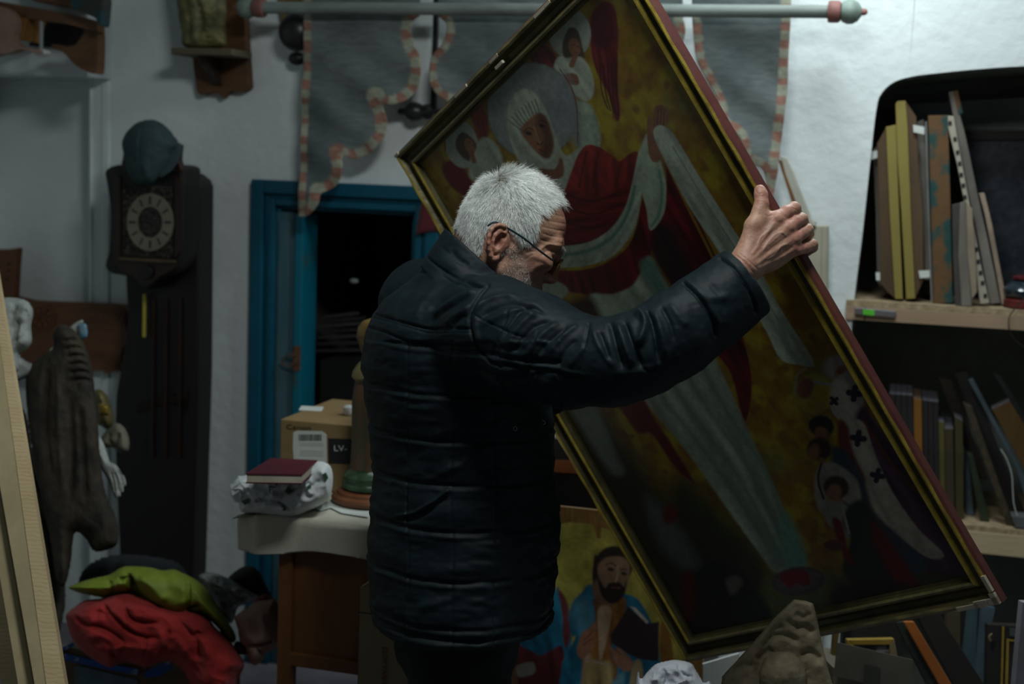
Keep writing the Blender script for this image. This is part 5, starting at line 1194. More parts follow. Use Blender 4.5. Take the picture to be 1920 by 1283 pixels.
bs = Thing('bracket_shelf', 'dark brown wooden bracket shelf with scrolled base carrying a carved fragment', 'shelf')
m = MB(); m.wpoly(smoothpts([(350, -60), (457, -60), (458, -20), (460, 60), (466, 150), (465, 166), (452, 172), (434, 170), (424, 175), (416, 184), (409, 176), (392, 174), (378, 178), (369, 172), (364, 140), (360, 100)], 3), .035, .0); bs.part('back_board', m, M_oak, bevel=.003)
m = MB(); m.wbox(320, 90, 436, 103, .17, .036); bs.part('shelf', m, mat('grey_brown_shelf', (.12, .10, .06), (.08, .065, .04), rough=.7, scale=6), bevel=.003)
a = onw(410, 106, .035)
q = wc(a); m = MB(); m.prism([ww(q[0] - .012, q[1], .035), ww(q[0] - .012, q[1], .16), ww(q[0] - .012, q[1] - .03, .13), ww(q[0] - .012, q[1] - .075, .06), ww(q[0] - .012, q[1] - .09, .035)], WR * .024); bs.part('support', m, M_oakd, bevel=.002)
bs.end()
m = inflate([(332, -60), (425, -60), (425, 0), (423, 50), (424, 84), (400, 89), (346, 88), (340, 60), (334, 20)], depth(onw(380, 40, .12)), .05, 40, noise=(.006, 30), seed=3,
    strokes=[([(370 + i * 3, 20 + i * 11), (392, 28 + i * 11), (420, 18 + i * 10)], 3, -.006) for i in range(6)] + [([(345, 0), (356, 40), (352, 84)], 4, -.006), ([(362, -20), (372, 10), (380, 16)], 5, -.008), ([(374, 18), (378, 40), (374, 60)], 5, -.012)])
one('carved_fragment', 'weathered olive gilded carved drapery fragment standing on the bracket shelf', 'carving', m, mat('olive_gilded_wood', (.17, .16, .055), (.045, .045, .025), rough=.65, scale=22, bump=.5), smooth=True)
# ornaments behind the left lappet of the banner
t = Thing('dark_ornament', 'round black turned ornament on a gilt board beside the left edge of the banner', 'ornament')
m = MB(); m.wpoly([(520, -40), (566, -40), (566, 30), (540, 38), (527, 44), (523, 20)], .03, .0); t.part('gilt_board', m, mat('ochre_gilt_board', (.19, .12, .03), (.10, .07, .02), rough=.5), bevel=.003)
m = MB(); m.ell(onw(556, 60, .075), [WR * .056, UP * .058, WN * .045], 24, 14); t.part('ball', m, M_blk, smooth=True)
m = MB(); m.ell(onw(557, 110, .04), [WR * .028, UP * .021, WN * .02], 16, 10); t.part('knob', m, M_blk, smooth=True); t.end()

# longcase clock
ck = Thing('longcase_clock', 'tall black walnut longcase clock with round silvered dial standing at the wall', 'clock')
m = MB(); m.wpoly([(232, 322), (318, 318), (338, 320), (356, 328), (368, 338), (373, 350), (372, 500), (371, 700), (360, 1078), (354, 1238), (226, 1238), (226, 1078), (217, 900), (215, 800), (217, 740), (226, 690), (235, 640), (239, 600), (236, 540), (232, 440)], .14, .04); ck.part('case', m, M_clk, bevel=.006)
m = MB(); m.wpoly(smoothpts([(198, 318), (236, 308), (330, 310), (342, 330), (342, 400), (340, 478), (326, 512), (300, 524), (275, 545), (252, 524), (226, 516), (206, 512), (196, 498), (203, 468), (206, 400), (199, 345)], 3), .24, .12); ho_ = ck.part('hood', m, M_clk, bevel=.008)
for pl in ([(228, 316), (231, 285), (229, 270), (239, 278), (244, 300), (250, 318)], [(318, 318), (324, 296), (326, 282), (336, 270), (334, 300), (340, 322)]):
    m = MB(); m.wpoly(smoothpts(pl, 3), .245, .215); ck.part('pediment_scroll', m, M_clk2, bevel=.003)
m = MB(); m.wpoly([(213, 330), (226, 330), (226, 500), (213, 496)], .246, .238); m_ = m; ck.part('hood_column', m_, M_clk2, bevel=.003)
m = MB(); m.wpoly([(327, 330), (339, 330), (338, 470), (327, 488)], .246, .238); ck.part('hood_column', m, M_clk2, bevel=.003)
m = MB(); m.wpoly(smoothpts([(222, 486), (322, 492), (326, 506), (300, 520), (275, 538), (250, 520), (226, 508)], 3), .248, .238); ck.part('apron', m, M_clk2, bevel=.003)
m = MB(); m.wpoly(smoothpts([(262, 510), (266, 500), (275, 497), (283, 501), (286, 511), (282, 521), (273, 524), (265, 520)], 3), .258, .246); ck.part('rosette', m, M_clk, bevel=.003)
m = MB(); m.wpoly([(222, 483), (324, 489), (324, 493), (222, 487)], .262, .24); ck.part('sill', m, mat('pale_trim', (.10, .07, .03), rough=.5))
m = MB(); m.wpoly([(229, 346), (324, 350), (324, 484), (229, 478)], .2435, .236); fl_ = ck.part('dial_plate', m, mat('tarnished_brass_plate', (.10, .09, .06), (.008, .008, .008), rough=.45, scale=130, metal=.5, bump=.8, contrast=(.5, .62)))
def ring(cx, cy, r1, r2, rx, tf, tb, m, n=40):
    o = [onw(cx + r1 * rx * math.cos(t), cy + r1 * math.sin(t), tf) for t in np.linspace(0, 2 * np.pi, n, endpoint=False)]; i_ = [onw(cx + r2 * rx * math.cos(t), cy + r2 * math.sin(t), tf) for t in np.linspace(0, 2 * np.pi, n, endpoint=False)]
    off = WN * (tb - tf); V = o + i_ + [p + off for p in o] + [p + off for p in i_]; fs = []
    for k in range(n):
        j = (k + 1) % n; fs += [(k, j, n + j, n + k), (2 * n + j, 2 * n + k, 3 * n + k, 3 * n + j), (k, 2 * n + k, 2 * n + j, j), (n + k, n + j, 3 * n + j, 3 * n + k)]
    return m.add(V, fs)
dcx, dcy = 281, 417
m = MB(); ring(dcx, dcy, 54, 29, .80, .250, .243, m); ri2 = ck.part('dial_ring', m, mat('silvered_dial', (.20, .185, .14), (.15, .14, .10), rough=.33, metal=.35, scale=5, bump=0))
for k in range(12):
    an = k * math.pi / 6; m = MB(); w_ = 1.6 if k % 3 else 2.2; c, s2 = math.cos(an), math.sin(an); pl = []
    for rr, off in ((34, -w_), (49, -w_), (49, w_), (34, w_)): pl.append((dcx + (rr * c - off * s2) * .8, dcy + rr * s2 + off * c))
    m.wpoly(pl, .2515, .2495); ck.part('numeral', m, M_blk, parent=ri2)
m = MB(); ring(dcx, dcy, 29, 3, .80, .247, .243, m); ck.part('dial_centre', m, mat('engraved_dark_brass', (.09, .085, .07), (.01, .01, .01), rough=.4, scale=150, metal=.6, bump=.8, contrast=(.48, .6)))
m = MB(); m.wpoly([(280, 418), (283, 418), (282, 388), (280, 388)], .256, .254); ck.part('clock_hand', m, M_blk)
m = MB(); m.wpoly([(280, 416), (281, 420), (262, 408), (262, 405)], .254, .2525); ck.part('clock_hand', m, M_blk)
m = MB(); m.tube([onw(271, 552, .16), onw(270, 632, .16)], .0055, 12); ck.part('brass_weight', m, mat('bright_brass', (.62, .55, .08), (.5, .42, .06), rough=.3, metal=.6, bump=0), smooth=True)
for x in (288, 312, 338):
    m = MB(); m.tube([onw(x, 560, .145), onw(x - 2, 860, .145)], .005, 8); ck.part('chain_rod', m, M_clk2, smooth=True)
m = MB(); m.wpoly(smoothpts([(256, 760), (275, 748), (300, 740), (325, 736), (345, 745), (356, 720), (352, 780), (335, 770), (322, 760), (300, 765), (270, 775), (258, 775)], 3), .14, .128); ck.part('door_arch', m, M_clk2, bevel=.002)
ck.end()
cp = Thing('baseball_cap', 'dark grey teal baseball cap hung over the top of the tall clock', 'cap')
M_cap = mat('charcoal_teal_cotton', (.030, .055, .060), (.020, .038, .042), rough=.9, scale=60, bump=.3)
m = inflate([(231, 288), (229, 264), (242, 241), (264, 227), (290, 225), (312, 237), (328, 256), (336, 272), (322, 288), (316, 306), (300, 330), (284, 346), (258, 345), (240, 326), (234, 304)], depth(onw(281, 300, .27)), .075, 50, back=.1, noise=(.002, 20), strokes=[([(268, 228), (262, 260), (262, 300), (268, 340)], 1.6, -.003), ([(292, 227), (306, 256), (314, 290)], 1.6, -.003), ([(240, 246), (238, 280), (244, 320)], 1.6, -.003), ([(312, 270), (326, 268), (334, 272)], 3, -.006), ([(238, 318), (262, 330), (300, 318)], 2, -.003)])
cp.part('crown', m, M_cap, smooth=True)
m = inflate([(308, 300), (322, 276), (337, 268), (341, 278), (336, 300), (320, 322), (300, 334), (296, 326)], depth(onw(320, 300, .27)), .006, 10); cp.part('brim', m, M_cap, smooth=True)
m = MB(); dc = depth(onw(262, 290, .26)) - .082
for pl in ([(252, 280), (255, 280), (264, 296), (264, 281), (267, 281), (267, 303), (264, 303), (255, 288), (255, 302), (252, 302)], [(258, 276), (261, 284), (265, 276), (268, 276), (263, 288), (262, 298), (259, 298), (260, 288), (255, 276)]): 
    dpoly(m, pl, dc, .004)
cp.part('monogram', m, M_blk); cp.end()

# carved boards on the left
M_carv = mat('reddish_carved_board', (.15, .062, .025), (.085, .034, .014), rough=.62, scale=6, bump=.35, stretch=(1, 1, 4), bscale=30)
cb = Thing('carved_board', 'horizontal brown carved board with a rosette behind the angel statue', 'board')
m = MB(); tb_ = .036; m.wpoly(smoothpts([(-30, 556), (60, 564), (150, 568), (246, 573), (241, 580), (236, 598), (238, 620), (252, 636), (243, 640), (232, 652), (226, 672), (224, 697), (150, 692), (60, 686), (-30, 680)], 2), tb_, tb_ - .03); cb.part('plank', m, M_carv, bevel=.003)
m = MB(); ring(78, 597, 25, 21, 1.0, tb_ + .005, tb_ - .004, m, 28); cb.part('rosette_ring', m, M_carv)
for k in range(8):
    an = k * math.pi / 4 + .3; m = MB(); c, s2 = math.cos(an), math.sin(an); m.wpoly([(78 + c * 4, 597 + s2 * 4), (78 + c * 18 - s2 * 4.5, 597 + s2 * 18 + c * 4.5), (78 + c * 20, 597 + s2 * 20), (78 + c * 18 + s2 * 4.5, 597 + s2 * 18 - c * 4.5)], tb_ + .006, tb_ - .004); cb.part('petal', m, M_carv, bevel=.002)
for (x, y, a0) in ((238, 576, 150), (226, 694, 210)):
    for k in range(5):
        an = math.radians(a0 - 40 + k * 20); m = MB(); c, s2 = math.cos(an), math.sin(an); m.wpoly([(x + c * 6, y + s2 * 6), (x + c * 30 - s2 * 2, y + s2 * 30 + c * 2), (x + c * 34, y + s2 * 34), (x + c * 30 + s2 * 2, y + s2 * 30 - c * 2)], tb_ + .004, tb_ - .004); cb.part('fan_ray', m, M_carv, bevel=.0015)
cb.end()
ub = Thing('upright_board', 'short upright brown board with drilled holes at the left edge above the statue', 'board')
m = MB(); m.wpoly([(-40, 462), (-8, 468), (14, 468), (33, 465), (30, 500), (27, 558), (-40, 556)], .05, .02); ub.part('plank', m, M_carv, bevel=.002)
for x, y in ((17, 495), (16, 508), (13, 523)):
    m = MB(); m.wpoly([(x - 2, y - 2), (x + 2, y - 2), (x + 2, y + 2), (x - 2, y + 2)], .0508, .048); ub.part('drilled_hole', m, M_dark)
ub.end()

# angel statue
M_plas = mat('chipped_white_gesso', (.40, .43, .40), (.12, .14, .13), rough=.8, scale=16, bump=.5, contrast=(.3, .55))
M_wing = mat('weathered_dark_wing', (.060, .047, .030), (.014, .013, .010), rough=.85, scale=14, bump=.8, bscale=40, bdist=.012, stretch=(1, 1, .6))
M_wingd = mat('blackened_carving', (.040, .034, .022), (.012, .012, .010), rough=.85, scale=14, bump=.6)
dA = 3.75
an_ = Thing('angel_statue', 'weathered white and brown carved angel statue with a tall raised wing', 'statue')
ws = [([(165 - i * 0, 640 + i * 16), (140, 636 + i * 17), (122, 650 + i * 17)], 3.5, -.010) for i in range(0)]
rid = [([(118 + i * 3, 640 + i * 15), (140 + i * 3.5, 636 + i * 15), (164 + i * 3.0, 646 + i * 15)], 3.2, -.012) for i in range(6)]
rid += [([(90, 690), (84, 800), (96, 900)], 6, -.012), ([(110, 700), (112, 820), (120, 930)], 7, .010), ([(150, 760), (156, 860), (160, 940)], 6, -.010), ([(130, 740), (136, 850), (132, 940)], 5, -.008), ([(172, 720), (182, 800), (186, 880)], 4, .010)]
m = inflate([(100, 650), (99, 628), (108, 612), (124, 610), (140, 620), (152, 636), (165, 660), (172, 690), (178, 730), (183, 780), (186, 830), (190, 880), (200, 930), (214, 960), (222, 990), (220, 1020), (206, 1030), (176, 1034), (160, 1010), (140, 1000), (132, 1060), (120, 1100), (104, 1080), (92, 1000), (70, 900), (54, 800), (48, 730), (52, 695), (66, 676), (84, 664)], dA, .05, 30, st=3, noise=(.006, 14), seed=2, strokes=rid)
an_.part('wing', m, M_wing, smooth=True)
m = inflate([(16, 690), (20, 720), (50, 780), (62, 850), (90, 930), (112, 1000), (122, 1090), (122, 1140), (106, 1220), (108, 1300), (106, 1404), (10, 1404), (4, 1200), (0, 1000), (-40, 800), (-50, 700)], dA + .12, .09, 40, st=4, noise=(.010, 9), seed=5, strokes=[([(40, 800), (60, 900), (96, 1000)], 7, -.02), ([(70, 960), (96, 1010), (100, 1060)], 6, .02), ([(84, 1010), (100, 1040), (94, 1060)], 5, .02)])
an_.part('robe', m, M_wingd, smooth=True)
m = inflate([(-40, 600), (-20, 565), (10, 558), (46, 562), (60, 576), (62, 592), (58, 612), (60, 640), (50, 655), (36, 664), (30, 700), (-40, 700)], dA - .02, .07, 26, noise=(.008, 30), seed=7, strokes=[([(46, 580), (50, 590), (48, 596)], 3, -.01), ([(24, 640), (40, 630), (56, 616)], 3, -.01), ([(34, 600), (28, 620), (24, 650)], 5, -.015), ([(30, 570), (22, 590), (18, 620)], 6, -.01)])
an_.part('head', m, M_plas, smooth=True)
m = inflate([(10, 664), (34, 662), (42, 672), (66, 682), (86, 664), (100, 650), (100, 680), (80, 700), (60, 704), (10, 720)], dA + .01, .035, 14, noise=(.004, 30)); an_.part('shoulder', m, M_plas, smooth=True)
an_.end()
def hand_plaster(name, label, sc_):
    t = Thing(name, label, 'hand')
    m = inflate([(186, 850), (196, 856), (206, 866), (218, 872), (228, 888), (232, 904), (228, 914), (222, 932), (216, 934), (210, 920), (204, 906), (196, 890), (188, 876)], dA + .05, .022, 10, st=1.6, strokes=[([(214, 886), (220, 902), (222, 924)], 1.6, -.009), ([(208, 886), (213, 902), (216, 924)], 1.6, -.009), ([(220, 880), (226, 894), (229, 906)], 1.6, -.009)])
    t.part('palm', m, M_plas, smooth=True)
    m = MB(); m.tube([atd(200, 876, dA + .05), atd(184, 840, dA + .07), atd(150, 780, dA + .09)], [.012, .018, .024], 14); t.part('forearm', m, M_plas, smooth=True)
    for a, b, c in (((213, 905), (215, 920), (219, 933)), ((219, 903), (222, 916), (224, 930)), ((224, 900), (228, 912), (229, 922)), ((228, 893), (232, 902), (234, 910)), ((203, 880), (205, 896), (208, 906))):
        m = MB(); m.tube([atd(*a, dA + .04), atd(*b, dA + .042), atd(*c, dA + .046)], [.0062, .0055, .0035], 10); t.part('finger', m, M_plas, smooth=True)
    t.end()
hand_plaster('plaster_hand', 'pale carved wooden hand hanging down beside the angel wing', 1)
t = Thing('gilded_carving', 'dull gold rounded carving half hidden between the angel wing and the clock', 'carving'); M_og = mat('dull_gold_carving', (.17, .13, .035), (.06, .055, .03), rough=.5, scale=20, bump=.4, metal=.2)
m = inflate([(176, 740), (184, 730), (198, 738), (208, 760), (214, 790), (204, 806), (190, 800), (180, 790)], dA + .22, .05, 20, noise=(.004, 30)); t.part('head', m, M_og, smooth=True)
m = inflate([(184, 756), (203, 760), (204, 778), (186, 778)], dA + .17, .01, 6, sm=False); t.part('gold_block', m, mat('gold_leaf_block', (.34, .24, .04), rough=.35, metal=.4), smooth=True)
m = inflate([(188, 822), (206, 800), (222, 794), (236, 806), (243, 828), (240, 846), (226, 850), (212, 840), (196, 840), (186, 836)], dA + .20, .04, 16, noise=(.003, 30), strokes=[([(206, 812), (204, 826), (212, 836)], 3, -.01), ([(224, 812), (216, 836), (214, 846)], 3, -.01)]); t.part('drapery', m, mat('stone_grey_carving', (.22, .21, .15), (.10, .10, .07), rough=.7, scale=12), smooth=True); t.end()
t = Thing('blue_ribbon', 'small blue and white ornament sticking out behind the wing tip', 'ornament')
m = inflate([(128, 618), (140, 606), (154, 600), (156, 606), (146, 614), (144, 626), (136, 632)], dA + .10, .01, 6, st=2); t.part('white_ribbon', m, M_plas, smooth=True)
m = inflate([(146, 610), (160, 607), (164, 618), (163, 632), (152, 636), (148, 626)], dA + .09, .01, 6, st=2); t.part('blue_bloom', m, mat('faded_cobalt', (.04, .20, .32), (.25, .33, .35), rough=.7, scale=60), smooth=True); t.end()

# pine planks leaning in the foreground left
M_pine = mat('rough_sawn_pine', (.66, .52, .30), (.58, .44, .24), rough=.75, scale=5, bump=.25, stretch=(1, 1, 5), bscale=60, wave=(46, 5, 'Z', .2))
M_pine2 = mat('planed_pine_face', (.50, .42, .24), (.42, .34, .19), rough=.7, scale=4, bump=.15, stretch=(4, 4, .5))
M_knot = mat('pine_knot', (.10, .05, .02), rough=.7)
def plank(pl, d, th, label, mats, knots=()):
    t = Thing('pine_plank', label, 'plank', None)
    m = MB(); 
    for i, p in enumerate(pl): dpoly(m, p, d, th, i, (0, -.00075))
    t.part('board', m, mats)
    for (x, y, r) in knots:
        m = MB(); c_ = np.mean(pl[-1 if len(pl) > 1 else 0], 0); dd = d + (y - c_[1]) * -.00075 - .0012; P_ = [atd(x + r * math.cos(a), y + r * .6 * math.sin(a), dd) for a in np.linspace(0, 6.28, 12, endpoint=False)]; m.prism(P_, ray(x, y) * .002); t.part('knot', m, M_knot)
    t.end()
def tofloor(x0, s0, y): return (x0 + s0 * y, y)
R1 = lambda y: 5 + (y - 575) * .165
R2 = lambda y: 42 + (y - 963) * .134
R3 = lambda y: 9 + (y - 963) * .175
YB = 1850
plank([[(R2(300), 300), (R1(300), 300), (R1(YB), YB), (R2(YB), YB)], [(R3(300), 300), (R2(300), 300), (R2(YB), YB), (R3(YB), YB)]], 3.0, .035, 'rightmost of the pale pine planks leaning at the left edge, with ridged sawn edge', [M_pine, M_pine2], [(28, 877, 3), (70, 1249, 5)])
plank([[(R3(300) - 26, 300), (R3(300) - 3, 300), (R3(YB) - 4, YB), (R3(YB) - 34, YB)]], 3.03, .03, 'middle pale pine plank leaning at the left edge, smooth and narrow', [M_pine2])
plank([[(-120, 560), (-95, 560), (25 + (YB - 1283) * .21, YB), (-20 + (YB - 1283) * .21, YB)]], 3.02, .03, 'leftmost pine plank leaning at the frame edge, seen only near the bottom', [M_pine])
# ================================================================ table and what stands on it
M_tw = mat('orange_brown_veneer', (.13, .050, .010), (.08, .028, .006), rough=.5, scale=5, bump=.12, stretch=(2, 2, .5))
M_twd = mat('dark_table_leg', (.035, .014, .006), (.02, .008, .004), rough=.5, scale=8)
ZT_ = .80
pc = onz(522, 968, ZT_); tF = wc(pc)[2]; sTL = wc(pc)[0]
sTR = wsz(850, 1000, tF)[0]
tb = Thing('side_table', 'brown wooden table with closed panelled side under a pale linen cloth', 'table')
m = MB(); m.sbox(sTL, sTR, ZT_ - .03, ZT_, .25, tF); tb.part('tabletop', m, M_twd, bevel=.003)
zr0, zr1 = wsz(560, 1228, tF)[1], wsz(560, 1253, tF)[1]
m = MB(); m.sbox(sTL + .03, sTR - .03, zr0, ZT_ - .03, tF - .035, tF - .015); tb.part('panel', m, M_tw)
m = MB(); m.sbox(sTL + .03, sTR - .03, zr1, zr0, tF - .04, tF - .004); tb.part('rail', m, M_tw, bevel=.003)
for a, b in ((sTL, tF - .04), (sTR - .04, tF - .04), (sTL, .26), (sTR - .04, .26)):
    m = MB(); m.sbox(a, a + .036, 0, ZT_ - .03, b, b + .036); tb.part('leg', m, M_twd if a > sTL + .1 else M_tw, bevel=.003)
m = MB(); m.sbox(sTL + .006, sTL + .02, zr1, ZT_ - .03, .30, tF - .04); tb.part('side_panel', m, M_tw)
tb.end()
M_lin = mat('natural_linen', (.56, .54, .44), (.46, .44, .36), rough=.95, scale=9, bump=.4, bscale=260, bdist=.0008)
G_ = []; ncol = 70
for i in range(46):
    row = []
    for k in range(ncol):
        u = k / (ncol - 1); s = sTL - .115 + (sTR + .02 - sTL + .115) * u; q = i / 45
        tback = .28
        if q < .6: t_ = tback + (tF + .004 - tback) * (q / .6); z = ZT_ + .004
        else:
            h = (q - .6) / .4; t_ = tF + .004 + .012 * min(h * 6, 1) + .006 * math.sin(s * 34) * h; z = ZT_ + .004 - (.085 + .014 * math.sin(s * 13 + 1)) * h * (1 if h > .15 else (h / .15))
        ov = max(0, (sTL + .01 - s) / .115)
        z -= .020 * ov ** 1.5 + .03 * ov * (q > .6) * (q - .6) / .4 * -.6; 
        if q > .6 and ov > .5: t_ -= .03 * (ov - .5) * 2
        z += .004 * vnoise(np.array([s, t_, q]), 14, 2) * (ov + (q > .6))
        row.append(ww(s, z, t_))
    G_.append(row)
m = MB(); m.grid(G_, thick=-UP * .002); one('tablecloth', 'pale natural linen cloth hanging over the edge of the table', 'tablecloth', m, M_lin, smooth=2)
ZC = ZT_ + .007
# projector carton
p0 = onz(524, 912, ZC); tB = wc(p0)[2]; sB = wc(p0)[0]; zB = wsz(527, 786, tB)[1]
def top_t(px, py, z): return wc(onz(px, py, z))[2]
tBb = max(top_t(600, 746, zB), .03)
M_card = mat('brown_corrugated_card', (.23, .155, .065), (.20, .13, .055), rough=.85, scale=5, bump=.1, stretch=(1, 1, 3))
M_tape = mat('clear_tape_and_label', (.45, .47, .44), (.36, .38, .36), rough=.5, scale=30)
M_paper = mat('white_label_paper', (.58, .62, .58), (.5, .54, .5), rough=.8, bump=.1)
M_ink = mat('black_print', (.012, .012, .012), rough=.6, bump=0)
bx_ = Thing('projector_carton', 'brown cardboard carton with a torn white barcode label and black panel on the table', 'box')
m = MB(); m.sbox(sB, sB + .36, ZC, zB, tBb, tB); ca_ = bx_.part('carton', m, M_card, bevel=.003)
m = MB(); m.wpoly([(550, 811), (556, 808), (604, 809), (612, 815), (613, 868), (551, 866), (549, 840)], tB + .0015, tB - .001); lb = bx_.part('shipping_label', m, M_paper)
m = MB(); x = 560
r5 = random.Random(4)
while x < 603:
    w_ = r5.choice([.7, 1, 1.6, 2.2]); m.wpoly([(x, 815), (x + w_, 815), (x + w_, 827), (x, 827)], tB + .002, tB + .001); x += w_ + r5.choice([.7, 1, 1.5])
bx_.part('barcode', m, M_ink, parent=lb, kind='stuff')
m = MB()
for y in (831, 835, 846, 850, 854): m.wpoly([(562, y), (606, y + .8), (606, y + 1.5), (562, y + .7)], tB + .002, tB + .001)
bx_.part('fine_print', m, mat('grey_print', (.2, .21, .2), bump=0), parent=lb, kind='stuff')
m = MB(); m.wpoly([(615, 822), (700, 826), (700, 872), (616, 869)], tB + .0012, tB - .001); pn_ = bx_.part('black_panel', m, M_ink)
def txt_on(thing, s, pxy, pxy2, hpx, mats, t_, name='lettering', parent=None, upv=None, wid=True):
    a, b = onw(*pxy, t_), onw(*pxy2, t_); ux = b - a; m = MB(); uy = UP if upv is None else upv
    h = hpx / F * depth(a); textmb(m, s, a, ux, nz(uy - nz(ux) * (uy @ nz(ux))), h, np.linalg.norm(ux) if wid else None); thing.part(name, m, mats, parent=parent)
txt_on(bx_, 'Canon', (537, 804.5), (583, 807.5), 9, M_ink, tB + .001)
txt_on(bx_, 'LV-', (627, 846), (651, 846.5), 11, M_paper, tB + .0015, parent=pn_)
m = MB(); zt = zB + .0012; m.prism([onz(x, y, zt) for x, y in [(565, 761), (607, 763), (603, 771), (560, 769)]], -UP * .001); bx_.part('tape_label', m, M_paper)
bx_.end()
m = MB(); c_ = onz(653, 778, zB + .001); m.lathe(c_, UP, [(0, .010), (.002, .013), (.012, .015), (.020, .0135), (.025, .007), (.026, .002)], 20); one('bottle_cap', 'small rounded white plastic cap on top of the printed carton', 'cap', m, M_white, smooth=True)
# wrapped parcel and book
pq = onz(520, 968, ZC); tP = wc(pq)[2]
dP = depth(pq) - .02
M_wrap = mat('crumpled_white_wrapping', (.66, .70, .70), (.56, .60, .61), rough=.6, scale=16, bump=.25)
pr = Thing('wrapped_parcel', 'bulky parcel wrapped in crumpled white paper printed with green letters', 'parcel')
fold = [([(470, 906), (520, 925), (560, 912)], 5, -.010), ([(548, 904), (540, 920), (524, 938)], 2.2, -.006), ([(474, 942), (500, 938), (520, 941), (545, 956)], 2.2, -.008), ([(520, 941), (540, 955), (555, 968)], 2, -.007), ([(560, 890), (572, 900), (580, 922), (590, 926)], 4, .010), ([(575, 904), (585, 912), (600, 900)], 4, -.010), ([(600, 880), (612, 900), (616, 930)], 6, .008), ([(452, 910), (456, 930), (470, 940)], 5, -.012), ([(430, 918), (440, 930), (445, 945)], 4, .010), ([(500, 905), (512, 930), (500, 938)], 4, .006), ([(555, 930), (580, 940), (600, 930)], 6, .007), ([(538, 952), (500, 950), (470, 960)], 5, .006)]
m = inflate([(434, 910), (446, 896), (470, 890), (500, 889), (540, 889), (566, 886), (574, 876), (592, 866), (612, 868), (622, 880), (624, 905), (618, 934), (600, 948), (575, 960), (555, 971), (520, 968), (480, 962), (452, 960), (447, 942), (440, 942), (432, 926)], dP + .08, .085, 22, st=1.8, noise=(.004, 26), crisp=.004, cs_=24, seed=4, strokes=fold, back=1.2)
pr.part('wrapping', m, M_wrap, smooth=True)
pv_ = m.verts(); pvp = proj(pv_)
def front_d(px, py):
    i = np.where((abs(pvp[0] - px) < 3) & (abs(pvp[1] - py) < 3))[0]; return pvp[2][i].min() if len(i) else dP
def flap(pl, dd=.004, th=.0015):
    m = MB(); d0 = [front_d(x, y) - dd for x, y in pl]; V = [atd(x, y, d) for (x, y), d in zip(pl, d0)]; m.prism(V, ray(500, 900) * th); return m
pr.part('folded_flap', flap([(432, 908), (450, 906), (468, 905), (472, 912), (460, 915), (444, 917), (433, 917)], .012), M_wrap)
pr.part('folded_flap', flap([(433, 919), (449, 920), (452, 928), (449, 944), (441, 941), (436, 930)], .012), M_wrap)
pr.part('folded_flap', flap([(446, 893), (470, 892), (474, 900), (468, 905), (450, 905)], .008), M_wrap)
M_grn = mat('dark_green_print', (.015, .06, .03), rough=.6, bump=0)
def decal(s, a, b, hpx, mt, name):
    d = min(front_d(*a), front_d((a[0] + b[0]) / 2, (a[1] + b[1]) / 2), front_d(*b)) - .010; A_, B_ = atd(*a, d), atd(*b, d); ux = B_ - A_; uy = np.cross(nz(CAM - A_), nz(ux)); m = MB()
    textmb(m, s, A_, ux, uy, hpx / F * d, np.linalg.norm(ux)); pr.part(name, m, mt)
decal('Art', (506, 926), (532, 899), 11, M_grn, 'green_lettering'); decal('EL -', (482, 944), (502, 927), 7, mat('grey_green_print', (.10, .14, .11), bump=0), 'grey_lettering')
for pl in ([(533, 922), (540, 912), (550, 921), (541, 928)], [(452, 940), (464, 935), (469, 942), (459, 948)], [(604, 890), (611, 886), (616, 896), (611, 903)], [(575, 912), (582, 908), (584, 914), (577, 919)], [(528, 947), (536, 952), (537, 957), (531, 958)]): pr.part('green_emblem', flap(pl, .003, .0005), M_grn)
pr.end()
zb = wc(atd(505, 882, dP + .08))[1] + .012
bk = Thing('maroon_book', 'dark maroon hardback book lying flat on the white wrapped parcel', 'book')
Bq = [onz(x, y, zb + .022) for x, y in [(461, 888), (508, 859), (595, 863), (566, 890)]]
m = MB(); m.prism(Bq, -UP * .003); m.prism([p - UP * .020 for p in Bq], -UP * .003); bk.part('cover', m, mat('maroon_bookcloth', (.085, .010, .020), (.065, .009, .016), rough=.55, scale=20, bump=.1))
cB = np.mean(Bq, 0); Bi = [cB + (p - cB) * .975 for p in Bq]; m = MB(); m.prism([p - UP * .003 for p in Bi], -UP * .017); bk.part('page_block', m, mat('cream_pages', (.5, .46, .36), rough=.8)); bk.end()
m = MB(); m.prism([onz(x, y, ZC + .001) for x, y in [(584, 950), (622, 936), (700, 952), (690, 970), (640, 962), (620, 952), (600, 958)]], -UP * .001); one('paper_sheet', 'white paper sheet lying on the linen under the statuette plate', 'paper', m, M_paper)
# statuette
cS = onz(694, 940, ZC + .002); kS = depth(cS) / F
st = Thing('saint_statuette', 'painted wooden statuette with green moulded foot half hidden behind the man', 'statuette')
m = MB(); m.lathe(cS, UP, [(0, .050 * 1.5), (.003, .092), (.012, .095), (.018, .092), (.022, .082), (.028, .080), (.032, .07)], 40); st.part('round_plate', m, mat('terracotta_wood', (.20, .070, .03), (.14, .05, .022), rough=.45, scale=12), smooth=True)
m = MB(); m.lathe(cS + UP * .032, UP, [(0, .064), (.006, .070), (.014, .070), (.019, .066), (.024, .068), (.034, .067), (.040, .060), (.048, .052), (.052, .050)], 36); st.part('foot', m, mat('mottled_green_paint', (.045, .09, .045), (.02, .04, .02), rough=.3, scale=30), smooth=True)
m = MB(); m.lathe(cS + UP * .084, UP, [(0, .052), (.01, .050), (.06, .048), (.12, .050), (.16, .050), (.20, .046), (.215, .042)], 30); st.part('robe', m, mat('brown_red_gilt_robe', (.085, .04, .016), (.035, .035, .018), rough=.45, scale=22, contrast=(.42, .6), bump=.4, stretch=(1, 1, .3)), smooth=True)
